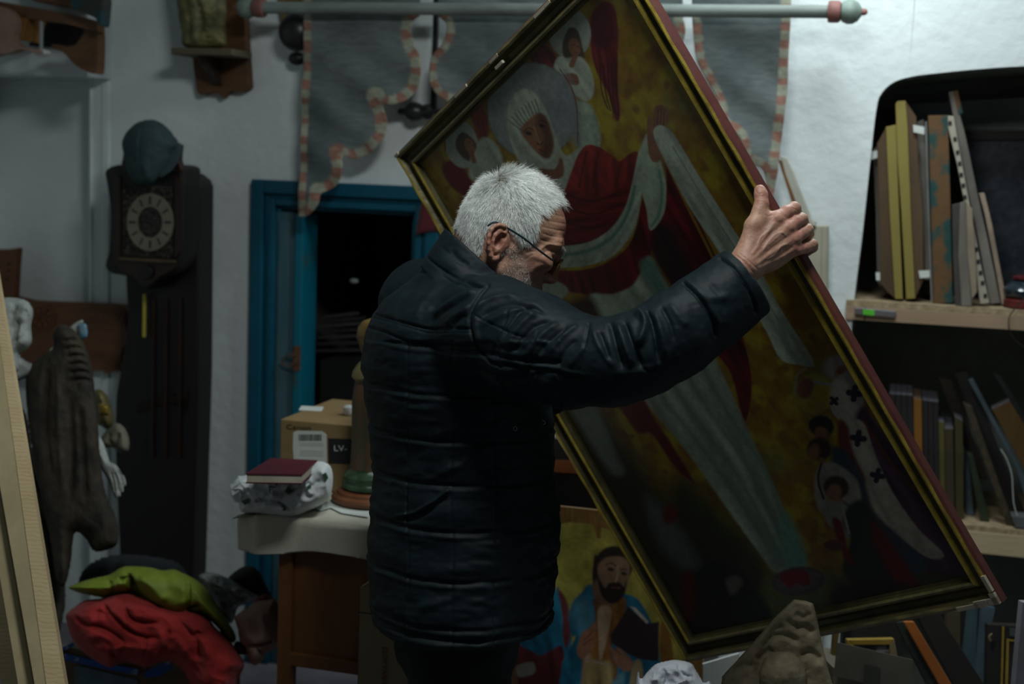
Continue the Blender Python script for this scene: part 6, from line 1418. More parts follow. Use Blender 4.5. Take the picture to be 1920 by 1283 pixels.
m = MB(); m.lathe(cS + UP * .297, UP, [(0, .042), (.01, .052), (.022, .050), (.036, .042), (.046, .034)], 30); st.part('mantle', m, mat('olive_gold_mantle', (.20, .17, .06), (.10, .09, .035), rough=.4, scale=24, metal=.2), smooth=True)
m = MB(); m.lathe(cS + UP * .342, UP, [(0, .030), (.012, .026), (.030, .032), (.060, .043), (.085, .040), (.100, .028), (.106, .012)], 30); st.part('veiled_head', m, mat('gold_brown_veil', (.20, .13, .03), (.07, .04, .015), rough=.4, scale=18, metal=.2), smooth=True); st.end()

# cabinet seen between the man and the painting
cbn = Thing('dark_cabinet', 'black brown cabinet with an orange strip seen between the jacket and the painting', 'cabinet')
tc_ = wc(atd(1065, 850, 3.85))[2]
m = MB(); m.wbox(1012, 836, 1330, 1300, tc_, .05); cbn.part('body', m, M_clk)
m = MB(); m.wpoly([(1013, 862), (1320, 879), (1320, 903), (1013, 884)], tc_ + .006, tc_ - .002); cbn.part('orange_strip', m, mat('orange_red_wood', (.16, .045, .012), (.11, .03, .008), rough=.5)); cbn.end()
m = MB(); m.wbox(1013, 808, 1290, 834, tc_ - .005, .12); one('folded_linen', 'folded white linen lying on the dark cabinet beside the painting edge', 'linen', m, M_wrap, bevel=.008)
# tall carton
tk = wc(onz(676, 1283, .30))[2]; tk = tF + .20
cz = wsz(676, 1102, tk)[1]; s0 = wsz(672, 1190, tk)[0]
tc2 = Thing('tall_carton', 'tall open cardboard carton with red vertical Cyrillic lettering beside the table', 'box')
m = MB(); wd_ = .26; dpt = .17
for (a, b, c, d) in ((s0, s0 + wd_, tk - .004, tk), (s0, s0 + wd_, tk - dpt, tk - dpt + .004), (s0, s0 + .004, tk - dpt, tk), (s0 + wd_ - .004, s0 + wd_, tk - dpt, tk)): m.sbox(a, b, .0, cz, c, d)
m.sbox(s0, s0 + wd_, 0, .004, tk - dpt, tk)
tc2.part('carton', m, mat('olive_drab_card', (.23, .19, .11), (.19, .16, .09), rough=.85, scale=5), bevel=.0015)
m = MB(); m.sbox(s0 - .001, s0 + wd_, cz - .057, cz - .054, tk - .002, tk + .0008); tc2.part('crease', m, mat('card_crease', (.10, .08, .045), rough=.9))
a = onw(716, 1213, tk + .001); m = MB(); textmb(m, 'ДОКУМЕНТЫ', onw(716, 1213, tk + .0012), -UP, WR, 12 / F * depth(a), 102 / F * depth(a)); tc2.part('lettering', m, mat('faded_red_print', (.17, .025, .02), bump=0, rough=.7)); tc2.end()

# ================================================================ heaps on the left floor
dH = 3.62
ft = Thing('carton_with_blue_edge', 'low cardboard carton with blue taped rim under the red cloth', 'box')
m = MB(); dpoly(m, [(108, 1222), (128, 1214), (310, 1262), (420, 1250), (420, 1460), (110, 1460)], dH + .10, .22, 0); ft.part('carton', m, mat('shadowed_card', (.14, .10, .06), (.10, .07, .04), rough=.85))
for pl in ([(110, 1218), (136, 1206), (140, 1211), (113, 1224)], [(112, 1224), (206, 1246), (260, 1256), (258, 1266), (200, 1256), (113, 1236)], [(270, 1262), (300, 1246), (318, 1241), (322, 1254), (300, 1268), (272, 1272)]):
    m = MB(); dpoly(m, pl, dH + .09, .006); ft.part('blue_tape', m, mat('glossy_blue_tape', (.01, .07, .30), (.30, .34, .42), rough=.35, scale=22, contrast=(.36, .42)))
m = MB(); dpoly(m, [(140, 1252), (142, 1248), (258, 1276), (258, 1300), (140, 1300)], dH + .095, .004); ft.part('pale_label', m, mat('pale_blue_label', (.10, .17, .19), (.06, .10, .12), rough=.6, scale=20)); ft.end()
M_red = mat('crimson_cotton', (.36, .020, .018), (.26, .014, .013), rough=.85, scale=16, bump=.3, bscale=120, sheen=.1)
M_lime = mat('lime_green_polyester', (.20, .27, .025), (.15, .20, .02), rough=.6, scale=14, bump=.2, bscale=100)
red_st = [([(130, 1150), (160, 1172), (190, 1178), (215, 1192), (232, 1206)], 4.7, -0.0165), ([(192, 1128), (200, 1145), (218, 1160), (240, 1180), (270, 1196), (300, 1196)], 4.7, -0.0165), ([(234, 1138), (240, 1155), (256, 1166), (296, 1170)], 4.1, -0.0138), ([(206, 1140), (222, 1156), (246, 1176), (272, 1188)], 8.1, 0.0110), ([(272, 1196), (272, 1215), (270, 1245)], 3.4, -0.0110), ([(300, 1180), (306, 1205), (300, 1225), (286, 1245)], 6.8, 0.0110), ([(316, 1180), (312, 1210), (296, 1236)], 4.1, -0.0110), ([(330, 1164), (352, 1180), (366, 1196), (372, 1224), (374, 1242)], 5.4, -0.0121), ([(340, 1162), (366, 1182), (384, 1206), (392, 1240)], 8.1, 0.0110), ([(366, 1184), (380, 1192), (396, 1180)], 5.4, -0.0220), ([(360, 1158), (386, 1158), (394, 1172)], 6.8, 0.0083), ([(160, 1200), (190, 1190), (215, 1206), (230, 1240)], 8.1, 0.0099), ([(206, 1218), (214, 1230), (232, 1240)], 3.4, -0.0099), ([(236, 1206), (244, 1226), (258, 1246)], 6.8, 0.0083), ([(180, 1160), (186, 1150), (206, 1160)], 5.4, -0.0110), ([(255, 1120), (275, 1140), (300, 1150), (325, 1170)], 8.1, 0.0066), ([(404, 1175), (410, 1210), (430, 1240)], 6.8, -0.0110), ([(330, 1200), (345, 1215), (340, 1235)], 6.8, 0.0066), ([(150, 1130), (170, 1140), (200, 1125)], 8.1, 0.0066)]
m = inflate([(124, 1152), (140, 1138), (160, 1126), (190, 1122), (215, 1114), (240, 1112), (262, 1116), (290, 1124), (322, 1138), (352, 1142), (378, 1150), (392, 1160), (404, 1176), (430, 1200), (452, 1232), (458, 1250), (446, 1276), (430, 1320), (370, 1300), (345, 1262), (322, 1242), (300, 1242), (272, 1252), (262, 1248), (232, 1242), (205, 1252), (170, 1234), (148, 1214), (134, 1196), (126, 1170)], dH, .12, 45, st=2.2, noise=(.010, 12), crisp=.008, cs_=16, seed=6, strokes=red_st)
one('red_cloth', 'crumpled bright red cloth heaped on the low carton below the green one', 'cloth', m, M_red, smooth=True)
m = inflate([(128, 1102), (150, 1092), (178, 1084), (205, 1078), (224, 1066), (240, 1062), (280, 1064), (305, 1070), (326, 1068), (350, 1078), (372, 1090), (390, 1106), (404, 1130), (424, 1160), (440, 1186), (442, 1200), (436, 1206), (424, 1196), (400, 1170), (384, 1156), (360, 1154), (345, 1158), (325, 1158), (305, 1152), (280, 1140), (262, 1126), (248, 1112), (238, 1114), (215, 1118), (200, 1122), (165, 1116), (142, 1110)], dH + .03, .12, 34, st=2.2, noise=(.008, 10), crisp=.004, cs_=12, seed=9,
    strokes=[([(238, 1076), (244, 1092), (256, 1112), (276, 1134), (304, 1152)], 6, -.03), ([(222, 1090), (236, 1088), (246, 1098)], 5, -.02), ([(262, 1080), (290, 1100), (310, 1130)], 10, .015), ([(352, 1092), (352, 1120), (350, 1150)], 5, -.02), ([(350, 1146), (362, 1138), (374, 1136)], 3, -.025), ([(200, 1090), (210, 1104), (206, 1118)], 5, -.015), ([(366, 1100), (384, 1130), (410, 1170)], 8, .012), ([(150, 1102), (190, 1104), (220, 1100)], 4, .01)])
one('green_jacket', 'lime green jacket thrown over the heap of red cloth', 'jacket', m, M_lime, smooth=True)
m = inflate([(372, 1080), (385, 1074), (410, 1076), (440, 1090), (470, 1108), (486, 1118), (470, 1130), (446, 1140), (440, 1160), (430, 1170), (410, 1150), (392, 1110), (376, 1092)], dH + .12, .07, 20, st=2.0, noise=(.012, 26), crisp=.010, cs_=30, seed=11)
one('plastic_bag', 'crumpled clear plastic bag lying right of the green jacket', 'bag', m, mat('crinkled_clear_plastic', (.34, .37, .37), (.16, .18, .18), rough=.18, scale=30, bump=.9, bscale=60, spec=.8, bdist=.01), smooth=True)
m = inflate([(424, 1090), (440, 1072), (458, 1062), (476, 1063), (490, 1078), (500, 1100), (508, 1118), (480, 1120), (450, 1104)], dH + .16, .07, 24, st=2.5, noise=(.006, 14))
one('black_bag', 'rounded black bag against the blue door frame behind the clear plastic', 'bag', m, mat('black_cloth_bag', (.008, .009, .009), (.005, .005, .005), rough=.9), smooth=True)
t = Thing('pink_bundle', 'faded pink fabric bundle slumped against the table leg', 'bundle')
m = inflate([(440, 1160), (448, 1150), (462, 1140), (478, 1128), (500, 1124), (520, 1130), (524, 1200), (512, 1218), (500, 1226), (492, 1240), (478, 1248), (466, 1240), (460, 1216), (450, 1205), (446, 1180)], dH - .02, .08, 24, st=2.2, noise=(.006, 14), seed=3, strokes=[([(462, 1214), (490, 1210), (512, 1202)], 3, -.02), ([(450, 1180), (456, 1200), (470, 1212)], 4, -.012), ([(490, 1150), (496, 1180), (488, 1206)], 7, .01), ([(478, 1214), (490, 1226), (510, 1218)], 3, -.015)])
t.part('cloth', m, mat('dusty_pink_fabric', (.27, .17, .13), (.22, .14, .11), rough=.9, scale=14, bump=.2), smooth=True)
m = inflate([(470, 1134), (484, 1120), (498, 1114), (512, 1122), (516, 1134), (500, 1130), (484, 1134)], dH - .0, .05, 10, st=2); t.part('red_collar', m, mat('dusty_rose_red', (.14, .02, .03), rough=.9), smooth=True); t.end()
m = inflate([(440, 1205), (448, 1203), (458, 1210), (464, 1222), (460, 1228), (446, 1226), (440, 1218)], dH - .0, .04, 8, st=1.5, noise=(.006, 40)); one('dark_rag', 'small dark brown rag below the pink bundle', 'rag', m, mat('dark_rag', (.05, .015, .015), (.02, .01, .01), rough=.9), smooth=True)
# dark heap in shade behind the green jacket, and in the alcove
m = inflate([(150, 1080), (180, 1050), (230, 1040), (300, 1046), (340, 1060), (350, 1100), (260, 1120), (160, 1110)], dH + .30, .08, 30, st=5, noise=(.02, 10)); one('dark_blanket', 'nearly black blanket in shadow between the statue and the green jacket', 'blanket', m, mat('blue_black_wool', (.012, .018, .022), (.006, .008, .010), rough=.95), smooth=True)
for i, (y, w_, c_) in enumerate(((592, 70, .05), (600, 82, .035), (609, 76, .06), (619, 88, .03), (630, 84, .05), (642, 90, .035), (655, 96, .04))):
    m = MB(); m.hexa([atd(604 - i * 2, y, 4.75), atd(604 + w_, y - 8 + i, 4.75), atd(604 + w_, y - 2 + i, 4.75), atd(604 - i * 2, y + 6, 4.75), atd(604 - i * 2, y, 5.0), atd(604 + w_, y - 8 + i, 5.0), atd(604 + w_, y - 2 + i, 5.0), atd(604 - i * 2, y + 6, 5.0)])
    one('paper_bundle', 'grey paper bundle in the dark pile inside the blue doorway, ' + ['topmost', 'second from top', 'third from top', 'fourth from top', 'fifth from top', 'sixth from top', 'lowest'][i], 'paper', m, mat('dark_paper_%d' % i, (c_, c_, c_ * .95), (c_ * .5,) * 3, rough=.9), group='paper bundles in the blue doorway')  # bundle tones vary from dark grey to near black
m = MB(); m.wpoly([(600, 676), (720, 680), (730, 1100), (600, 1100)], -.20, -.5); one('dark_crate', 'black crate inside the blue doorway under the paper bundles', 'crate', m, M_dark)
m = MB(); m.ell(atd(664, 527, 4.72), [WR * .016, UP * .009, WN * .01], 14, 8); one('glass_cup', 'small shiny pale glass catching light inside the dark doorway', 'glass', m, mat('pale_glazed', (.5, .55, .58), rough=.12, bump=0), smooth=True)

# ================================================================ things in front, bottom right
M_lime_ = mat('pale_weathered_limewood', (.36, .30, .19), (.19, .15, .09), rough=.75, scale=16, bump=.5, bscale=34, bdist=.01)
dC = 2.62
gst = [([(1430, 1215), (1450, 1196), (1475, 1192), (1500, 1206)], 6, -.010), ([(1440, 1200), (1452, 1182), (1470, 1176)], 7, -.008), ([(1490, 1180), (1510, 1176), (1525, 1190)], 7, -.009), ([(1500, 1230), (1520, 1224), (1540, 1240)], 7, -.008), ([(1420, 1240), (1436, 1226), (1448, 1216)], 8, -.008), ([(1490, 1150), (1505, 1158), (1520, 1150)], 6, -.005), ([(1370, 1262), (1395, 1248), (1415, 1250)], 8, -.006), ([(1476, 1160), (1484, 1172), (1496, 1170)], 5, -.006)]
m = inflate([(1486, 1126), (1490, 1124), (1512, 1127), (1525, 1132), (1530, 1150), (1540, 1200), (1553, 1255), (1566, 1300), (1570, 1400), (1350, 1400), (1352, 1285), (1354, 1268), (1380, 1240), (1420, 1195), (1455, 1155)], dC, .018, 8, st=2.0, sm=False, noise=(.0025, 34), seed=12, strokes=gst, back=1)
v_ = m.v[0]; n_ = len(v_) // 2; pxm = m.px; dd = np.hypot((pxm[:, 0] - 1468) / 44, (pxm[:, 1] - 1268) / 46); bump_ = np.where(dd < 1, np.sqrt(np.clip(1 - dd ** 2, 0, 1)) * .05, 0); bump_[n_:] = 0
dirv = nz(ray(1468, 1250)); m.v[0] = v_ - dirv * bump_[:, None]
one('carved_gable', 'pale weathered wooden carving with gouged faces and round boss standing in front', 'carving', m, M_lime_, smooth=True)
m = inflate([(1190, 1300), (1202, 1276), (1226, 1248), (1250, 1240), (1270, 1238), (1296, 1244), (1304, 1256), (1318, 1280), (1340, 1330), (1340, 1400), (1180, 1400)], 2.95, .06, 26, st=2, noise=(.006, 30), crisp=.006, cs_=28, seed=8, strokes=[([(1240, 1250), (1250, 1270), (1246, 1290)], 3, -.008), ([(1270, 1246), (1280, 1264), (1300, 1272)], 3, -.008)])
one('crumpled_paper', 'crumpled bright white paper at the bottom edge below the painting corner', 'paper', m, mat('bright_crumpled_paper', (.72, .76, .82), (.66, .70, .78), rough=.7, scale=30, bump=.6, bscale=50, bdist=.01), smooth=True)
m = MB(); dpoly(m, [(1318, 1246), (1386, 1226), (1400, 1420), (1320, 1420)], 3.25, .012); one('white_board', 'plain white board edge behind the pale wooden carving', 'board', m, M_paper)
# carton with a framed picture in it
oc = Thing('open_carton', 'open grey brown cardboard carton with a raised flap right of the carving', 'box')
M_c3 = mat('grey_brown_card', (.13, .115, .085), (.10, .09, .065), rough=.85, scale=6)
m = MB(); dpoly(m, [(1562, 1252), (1708, 1284), (1705, 1450), (1562, 1450)], 3.2, .25); oc.part('body', m, M_c3)
m = MB(); dpoly(m, [(1570, 1206), (1574, 1206), (1712, 1238), (1706, 1300), (1564, 1268)], 3.17, .004); oc.part('flap', m, mat('inner_flap_card', (.085, .08, .06), (.06, .055, .04), rough=.85))
m = MB(); dpoly(m, [(1622, 1246), (1650, 1252), (1648, 1310), (1620, 1300)], 3.165, .002); oc.part('tape', m, mat('brown_packing_tape', (.04, .045, .035), rough=.5))
oc.end()
gf = Thing('small_gilt_frame', 'small yellow gilt picture frame sticking up out of the open carton', 'frame')
M_yg = mat('yellow_gilt', (.38, .25, .04), (.25, .16, .03), rough=.4, metal=.3, scale=12)
m = MB(); dpoly(m, [(1588, 1200), (1677, 1198), (1670, 1210), (1600, 1210)], 3.24, .02); gf.part('frame_rail', m, M_yg, bevel=.002)
m = MB(); dpoly(m, [(1677, 1199), (1684, 1236), (1684, 1260), (1670, 1260), (1668, 1210)], 3.24, .02); gf.part('frame_rail', m, mat('pale_gilt_side', (.20, .16, .08), rough=.6), bevel=.002)
m = MB(); dpoly(m, [(1588, 1200), (1601, 1210), (1601, 1260), (1588, 1260)], 3.24, .02); gf.part('frame_rail', m, M_yg, bevel=.002)
m = MB(); dpoly(m, [(1600, 1210), (1669, 1210), (1669, 1260), (1600, 1260)], 3.25, .004); gf.part('picture', m, mat('grey_pink_print', (.22, .19, .22), (.03, .04, .04), rough=.6, scale=12, contrast=(.5, .55))); gf.end()
M_bb = mat('black_brown_board', (.016, .014, .010), (.008, .008, .006), rough=.7)
def lean(pl, d, th, name, label, cat, mt, group=None, **k):
    m = MB(); dpoly(m, pl, d, th); return one(name, label, cat, m, mt, group, **k)
lean([(1694, 1166), (1714, 1166), (1800, 1310), (1860, 1420), (1828, 1420), (1764, 1290)], 3.28, .012, 'orange_board', 'narrow orange varnished board leaning below the painting corner', 'board', mat('orange_varnished_pine', (.32, .10, .015), (.24, .07, .01), rough=.45, scale=7), bevel=.002)
lean([(1678, 1166), (1694, 1166), (1764, 1290), (1800, 1420), (1770, 1420), (1740, 1290)], 3.31, .012, 'dark_board', 'black green board leaning just left of the orange one', 'board', mat('green_black_board', (.02, .028, .02), (.008, .012, .010), rough=.6), bevel=.002)
lean([(1716, 1150), (1760, 1150), (1850, 1290), (1900, 1420), (1850, 1420), (1800, 1310)], 3.36, .02, 'dark_board', 'wide black board leaning just right of the orange one', 'board', M_bb, bevel=.002)
lean([(1776, 1146), (1800, 1146), (1800, 1226), (1790, 1210), (1776, 1186)], 3.5, .02, 'olive_board', 'dull olive brown board end standing behind the leaning black board', 'board', mat('olive_brown_panel', (.075, .055, .03), rough=.8))
lean([(1818, 1140), (1833, 1140), (1828, 1268), (1815, 1240), (1808, 1230)], 3.5, .02, 'blue_canvas', 'left of two blue grey canvas edges in the lower right corner', 'canvas', mat('slate_blue_edge', (.05, .10, .12), rough=.7))
lean([(1843, 1136), (1866, 1140), (1850, 1220), (1843, 1300), (1830, 1290), (1836, 1220)], 3.48, .02, 'blue_canvas', 'right of two blue grey canvas edges in the lower right corner', 'canvas', mat('slate_blue_edge2', (.075, .12, .15), rough=.7))
t = Thing('gilt_frame', 'black framed picture with thin gold line at the lower right edge', 'frame')
m = MB(); dpoly(m, [(1852, 1170), (1960, 1176), (1960, 1420), (1846, 1420)], 3.46, .03); t.part('frame', m, M_bb, bevel=.003)
for pl in ([(1888, 1199), (1960, 1208), (1960, 1211), (1891, 1202)], [(1888, 1199), (1892, 1202), (1886, 1420), (1881, 1420)], [(1880, 1176), (1883, 1176), (1876, 1420), (1873, 1420)]): m = MB(); dpoly(m, pl, 3.455, .006); t.part('gold_line', m, M_yg)
m = MB(); dpoly(m, [(1893, 1178), (1960, 1184), (1960, 1200), (1893, 1193)], 3.455, .003); t.part('grey_mount', m, mat('grey_mount', (.06, .075, .075), rough=.7)); t.end()
m = inflate([(1852, 1196), (1856, 1189), (1862, 1188), (1858, 1196), (1860, 1202), (1855, 1204)], 3.44, .006, 4, st=1); one('metal_hook', 'small pale metal hook on the dark frame in the lower right', 'hook', m, mat('pale_brass', (.25, .22, .10), rough=.4, metal=.5), smooth=True)
lean([(1566, 1160), (1577, 1160), (1562, 1280), (1556, 1280)], 3.36, .02, 'thin_gold_frame', 'thin dark gold frame edge between the carving and the open carton', 'frame', mat('dark_gold_edge', (.12, .085, .02), rough=.5))
for x0 in (1590, 1622): pass
lean([(1598, 1180), (1690, 1160), (1690, 1280), (1600, 1260)], 3.45, .02, 'dark_canvas', 'unlit dark canvas standing behind the small gilt frame', 'canvas', M_bb)
lean([(1918, 1130), (1960, 1130), (1940, 1420), (1898, 1420), (1904, 1280)], 2.2, .02, 'white_strip', 'blurred white upright strip at the far lower right edge', 'strip', mat('pinkish_white_paint', (.22, .21, .24), rough=.7))

# ================================================================ behind the hand, on the wall
t = Thing('leaning_canvas', 'stretched canvas turned edge on, leaning on the wall above the hand', 'canvas')
m = MB(); m.wpoly([(1463, 292), (1474, 296), (1486, 320), (1520, 408), (1530, 424), (1506, 424), (1488, 370), (1472, 326)], .10, .06); t.part('canvas_edge', m, mat('raw_canvas_edge', (.40, .40, .34), (.34, .34, .29), rough=.9), bevel=.002)
m = MB(); m.wpoly([(1459, 300), (1463, 300), (1492, 378), (1502, 408), (1494, 408), (1484, 378)], .105, .07); t.part('stretcher_bar', m, mat('orange_brown_bar', (.17, .075, .02), rough=.6)); t.end()
m = MB(); m.wpoly([(1504, 424), (1552, 424), (1540, 1330), (1480, 1330)], .08, .02); m.wpoly([(1541, 424), (1548, 424), (1536, 1330), (1529, 1330)], .084, .08); one('folded_cardboard', 'beige folded cardboard standing against the white wall right of the hand', 'cardboard', m, mat('beige_board', (.36, .35, .27), (.30, .29, .22), rough=.85, scale=6), bevel=.002)
m = MB(); m.wpoly([(1502, 416), (1528, 417), (1530, 423), (1504, 423)], .075, .03); one('brown_stick', 'short brown wooden stick end above the beige cardboard', 'stick', m, M_oak, bevel=.002)

# ================================================================ niche: upper shelf with icon boards
M_shelf = mat('pine_shelf_front', (.33, .235, .155), (.28, .195, .125), rough=.65, scale=4, bump=.1, stretch=(1, 1, 5))
M_osb = mat('particle_board', (.38, .30, .18), (.22, .16, .09), rough=.85, scale=60, bump=.5)
sh1 = Thing('niche_shelf', 'upper pine shelf in the wall niche holding the old icon boards', 'shelf')
zs = wsz(1760, 572, .0)[1]; sa = nich[0][0] + .03; sa = wsz(1600, 575, 0)[0] - .02; sb_ = nich[-1][0] - .01; thk = zs - wsz(1760, 609, 0)[1]
m = MB(); m.sbox(sa, sb_, zs - .016, zs, -.48, .01); sh1.part('particle_board', m, M_osb)
m = MB(); m.sbox(sa, sa + .052, zs - thk, zs - .017, -.03, .014); sh1.part('end_block', m, M_shelf, bevel=.001)
m = MB(); m.sbox(sa + .055, sb_, zs - thk, zs - .017, -.03, .014); sh1.part('front_board', m, M_shelf, bevel=.001)
sh1.end()
lvl = Thing('spirit_level', 'small silver spirit level with green vial on the pine shelf edge', 'level')
m = MB(); m.wpoly([(1603, 577), (1680, 584), (1678, 596), (1602, 589)], .032, .016); lvl.part('body', m, mat('brushed_aluminium', (.30, .30, .32), (.2, .2, .22), rough=.35, metal=.8), bevel=.001)
m = MB(); m.wpoly([(1618, 580), (1640, 582), (1639, 592), (1618, 590)], .034, .030); lvl.part('vial', m, mat('green_vial', (.12, .60, .05), (.08, .4, .04), rough=.2)); lvl.end()
Z1 = zs
M_yb = mat('mustard_board_edge', (.24, .195, .045), (.20, .16, .035), rough=.7, scale=10, bump=.15, stretch=(1, 1, .3))
M_bf = mat('brown_board_face', (.095, .055, .024), (.06, .036, .018), rough=.75, scale=9, bump=.3, stretch=(1, 1, .35))
M_gb = mat('grey_weathered_wood', (.18, .165, .14), (.10, .09, .078), rough=.85, scale=10, bump=.4, stretch=(1, 1, .3))
M_pg = mat('peeling_green_paint', (.012, .055, .050), (.115, .060, .022), rough=.8, scale=14, bump=.4, contrast=(.46, .54), stretch=(1, 1, .6))
M_cream = mat('cream_wood', (.34, .32, .26), (.34, .32, .25), rough=.8, scale=12)
def wb_(name, label, cat, polys, mats, tf=-.03, dep=.28, group=None, extra=()):
    t = Thing(name, label, cat, group); 
    for i, (pn_, pl, mt, dt) in enumerate(polys):
        m = MB(); m.wpoly(pl, tf + dt, tf - (dep if i == 0 else min(dep, .04))); t.part(pn_, m, mt, bevel=.0015)
    for (pn_, pl, mt, par, dt) in extra:
        m = MB(); m.wpoly(pl, tf + dt, tf + dt - .002); t.part(pn_, m, mt, parent=par)
    t.end()
GI = 'old icon boards on the upper shelf'
wb_('icon_board', 'grey brown edged icon board with white stickers, nearest the wall corner of the shelf', 'board', [('board', [(1637, 280), (1645, 275), (1650, 300), (1654, 545), (1645, 528), (1642, 400)], M_gb, 0)], None, tf=-.08, dep=.06, group=GI, extra=[('sticker', [(1631, 285), (1653, 280), (1653, 293), (1632, 300)], M_paper, 0, .045), ('sticker', [(1642, 511), (1664, 511), (1664, 525), (1643, 526)], M_paper, 0, .045)])
wb_('icon_board', 'left one of two mustard edged boards, shorter, brown face to the left', 'board', [('edge', [(1661, 238), (1680, 234), (1684, 350), (1693, 561), (1678, 561), (1668, 400)], M_yb, .004), ('face', [(1644, 270), (1662, 238), (1668, 400), (1678, 560), (1662, 546), (1650, 530), (1648, 400)], M_bf, -.004)], None, group=GI)
wb_('icon_board', 'right one of two mustard edged boards, taller, brown face to the right', 'board', [('edge', [(1679, 196), (1682, 190), (1698, 189), (1702, 240), (1708, 400), (1716, 560), (1699, 561), (1690, 400), (1683, 300)], M_yb, .004), ('face', [(1698, 190), (1718, 219), (1722, 300), (1730, 400), (1732, 525), (1716, 559), (1708, 400), (1702, 240)], M_bf, -.004)], None, group=GI)
wb_('icon_board', 'thin pale weathered board with two stickers beside the green flaking board', 'board', [('board', [(1719, 229), (1732, 224), (1737, 300), (1743, 420), (1744, 524), (1734, 526), (1729, 400), (1722, 300)], M_gb, 0)], None, tf=-.08, dep=.08, group=GI, extra=[('sticker', [(1712, 234), (1733, 238), (1733, 252), (1713, 248)], M_paper, 0, .056), ('sticker', [(1722, 508), (1744, 507), (1744, 520), (1725, 522)], M_paper, 0, .056)])
m = MB(); m.tube([onw(1736, 228, -.02), onw(1741, 400, -.02), onw(1747, 566, -.02)], .0026, 8); one('metal_rod', 'thin grey metal rod standing left of the green flaking board', 'rod', m, mat('grey_steel', (.4, .42, .42), rough=.4, metal=.7), smooth=True)
wb_('icon_board', 'thick board with flaking green and ochre paint in the middle of the shelf', 'board', [('board', [(1740, 217), (1777, 216), (1780, 300), (1785, 500), (1787, 568), (1750, 570), (1745, 400)], M_pg, 0)], None, group=GI)
holes = [(1781, 231), (1790, 261), (1795, 286), (1799, 307), (1802, 328), (1806, 348), (1809, 370), (1830, 468), (1834, 491), (1838, 512), (1842, 531), (1847, 555)]
t = Thing('slotted_strip', 'cream wooden strip with a row of square black holes leaning on the shelf', 'strip'); m = MB(); m.wpoly([(1777, 217), (1788, 218), (1795, 260), (1808, 330), (1825, 420), (1840, 500), (1855, 568), (1838, 570), (1828, 500), (1812, 400), (1795, 310), (1778, 240)], -.025, -.06); t.part('strip', m, M_cream, bevel=.001)
for x, y in holes: m = MB(); m.wpoly([(x - 3, y - 3.5), (x + 3, y - 4.5), (x + 4, y + 3.5), (x - 2.5, y + 4.5)], -.0235, -.026); t.part('square_hole', m, M_ink)
t.end()
wb_('icon_board', 'tallest grey board leaning left behind the slotted strip, dark paint at its top', 'board', [('board', [(1779, 173), (1788, 171), (1797, 206), (1808, 245), (1818, 290), (1832, 360), (1852, 450), (1876, 568), (1856, 571), (1836, 460), (1815, 360), (1795, 260), (1784, 200)], M_gb, 0), ('painted_face', [(1788, 171), (1796, 169), (1800, 190), (1806, 212), (1797, 216), (1792, 190)], M_pg, .002)], None, tf=-.070, dep=.1, group=GI)
wb_('thin_board', 'thin pale pink board leaning at the right of the icon boards', 'board', [('board', [(1836, 363), (1846, 362), (1860, 420), (1875, 500), (1889, 573), (1879, 572), (1862, 480), (1846, 400)], mat('pale_pink_board', (.34, .26, .19), rough=.8), 0)], None, tf=-.07, dep=.06)
wb_('icon_board', 'short thick whitewashed board standing in front of the slotted strip', 'board', [('face', [(1800, 381), (1811, 377), (1813, 470), (1822, 574), (1803, 574), (1797, 480)], M_gb, .004), ('side', [(1785, 384), (1800, 381), (1797, 480), (1803, 574), (1791, 572), (1787, 480)], mat('dark_board_side', (.06, .055, .05), rough=.8), 0), ('edge', [(1811, 377), (1823, 392), (1828, 470), (1832, 548), (1822, 562), (1813, 470)], mat('tan_board_edge', (.30, .24, .17), rough=.8), 0)], None, tf=.0, dep=.02, group=GI)
t = Thing('dark_painting', 'dark blue still life painting standing against the back of the niche', 'painting'); m = MB(); m.wpoly([(1806, 250), (1960, 250), (1960, 575), (1806, 562)], -.30, -.33); t.part('canvas', m, mat('dark_floral_oil', (.035, .042, .05), (.006, .010, .016), rough=.45, scale=11, bump=.4, contrast=(.45, .7)))
m = MB(); m.wpoly([(1790, 244), (1960, 244), (1960, 262), (1804, 262)], -.29, -.34); t.part('top_rail', m, M_bb); t.end()
m = MB(); m.wpoly([(1700, 196), (2000, 178), (2000, 246), (1700, 250)], -.38, -.42); one('grey_plank', 'wide dull grey green plank high at the back of the niche', 'plank', m, mat('dull_grey_green', (.15, .17, .16), (.12, .14, .13), rough=.8))
t = Thing('red_rimmed_bowl', 'dark blue glazed bowl with red lid knob on a maroon stand in the niche', 'bowl')
cb3 = onw(1925, 556, -.06); q = wc(cb3); c0 = ww(q[0], Z1 + .001, -.06)
m = MB(); m.lathe(c0, UP, [(0, .052), (.003, .060), (.022, .060), (.026, .055)], 30); t.part('stand', m, mat('maroon_lacquer', (.12, .020, .018), rough=.35), smooth=True)
m = MB(); m.lathe(c0 + UP * .026, UP, [(0, .050), (.008, .060), (.024, .064), (.040, .052), (.050, .036)], 30); t.part('bowl', m, mat('navy_glaze', (.02, .035, .05), rough=.15, bump=0, spec=.7), smooth=True)
m = MB(); m.lathe(c0 + UP * .076, UP, [(0, .034), (.004, .042), (.010, .042), (.014, .030)], 30); t.part('red_rim', m, mat('dark_red_glaze', (.10, .012, .018), rough=.2), smooth=True); t.end()
m = MB(); m.tube(smoothpts([onw(x, y, .03) for x, y in [(1940, 545), (1920, 560), (1904, 578), (1893, 594), (1891, 612), (1897, 630), (1910, 644), (1925, 652), (1945, 655)]], 6, False), .0016, 8); one('black_cable', 'thin black cable looping in front of the upper niche shelf', 'cable', m, mat('black_rubber', (.01, .01, .01), rough=.5, bump=0), smooth=True)

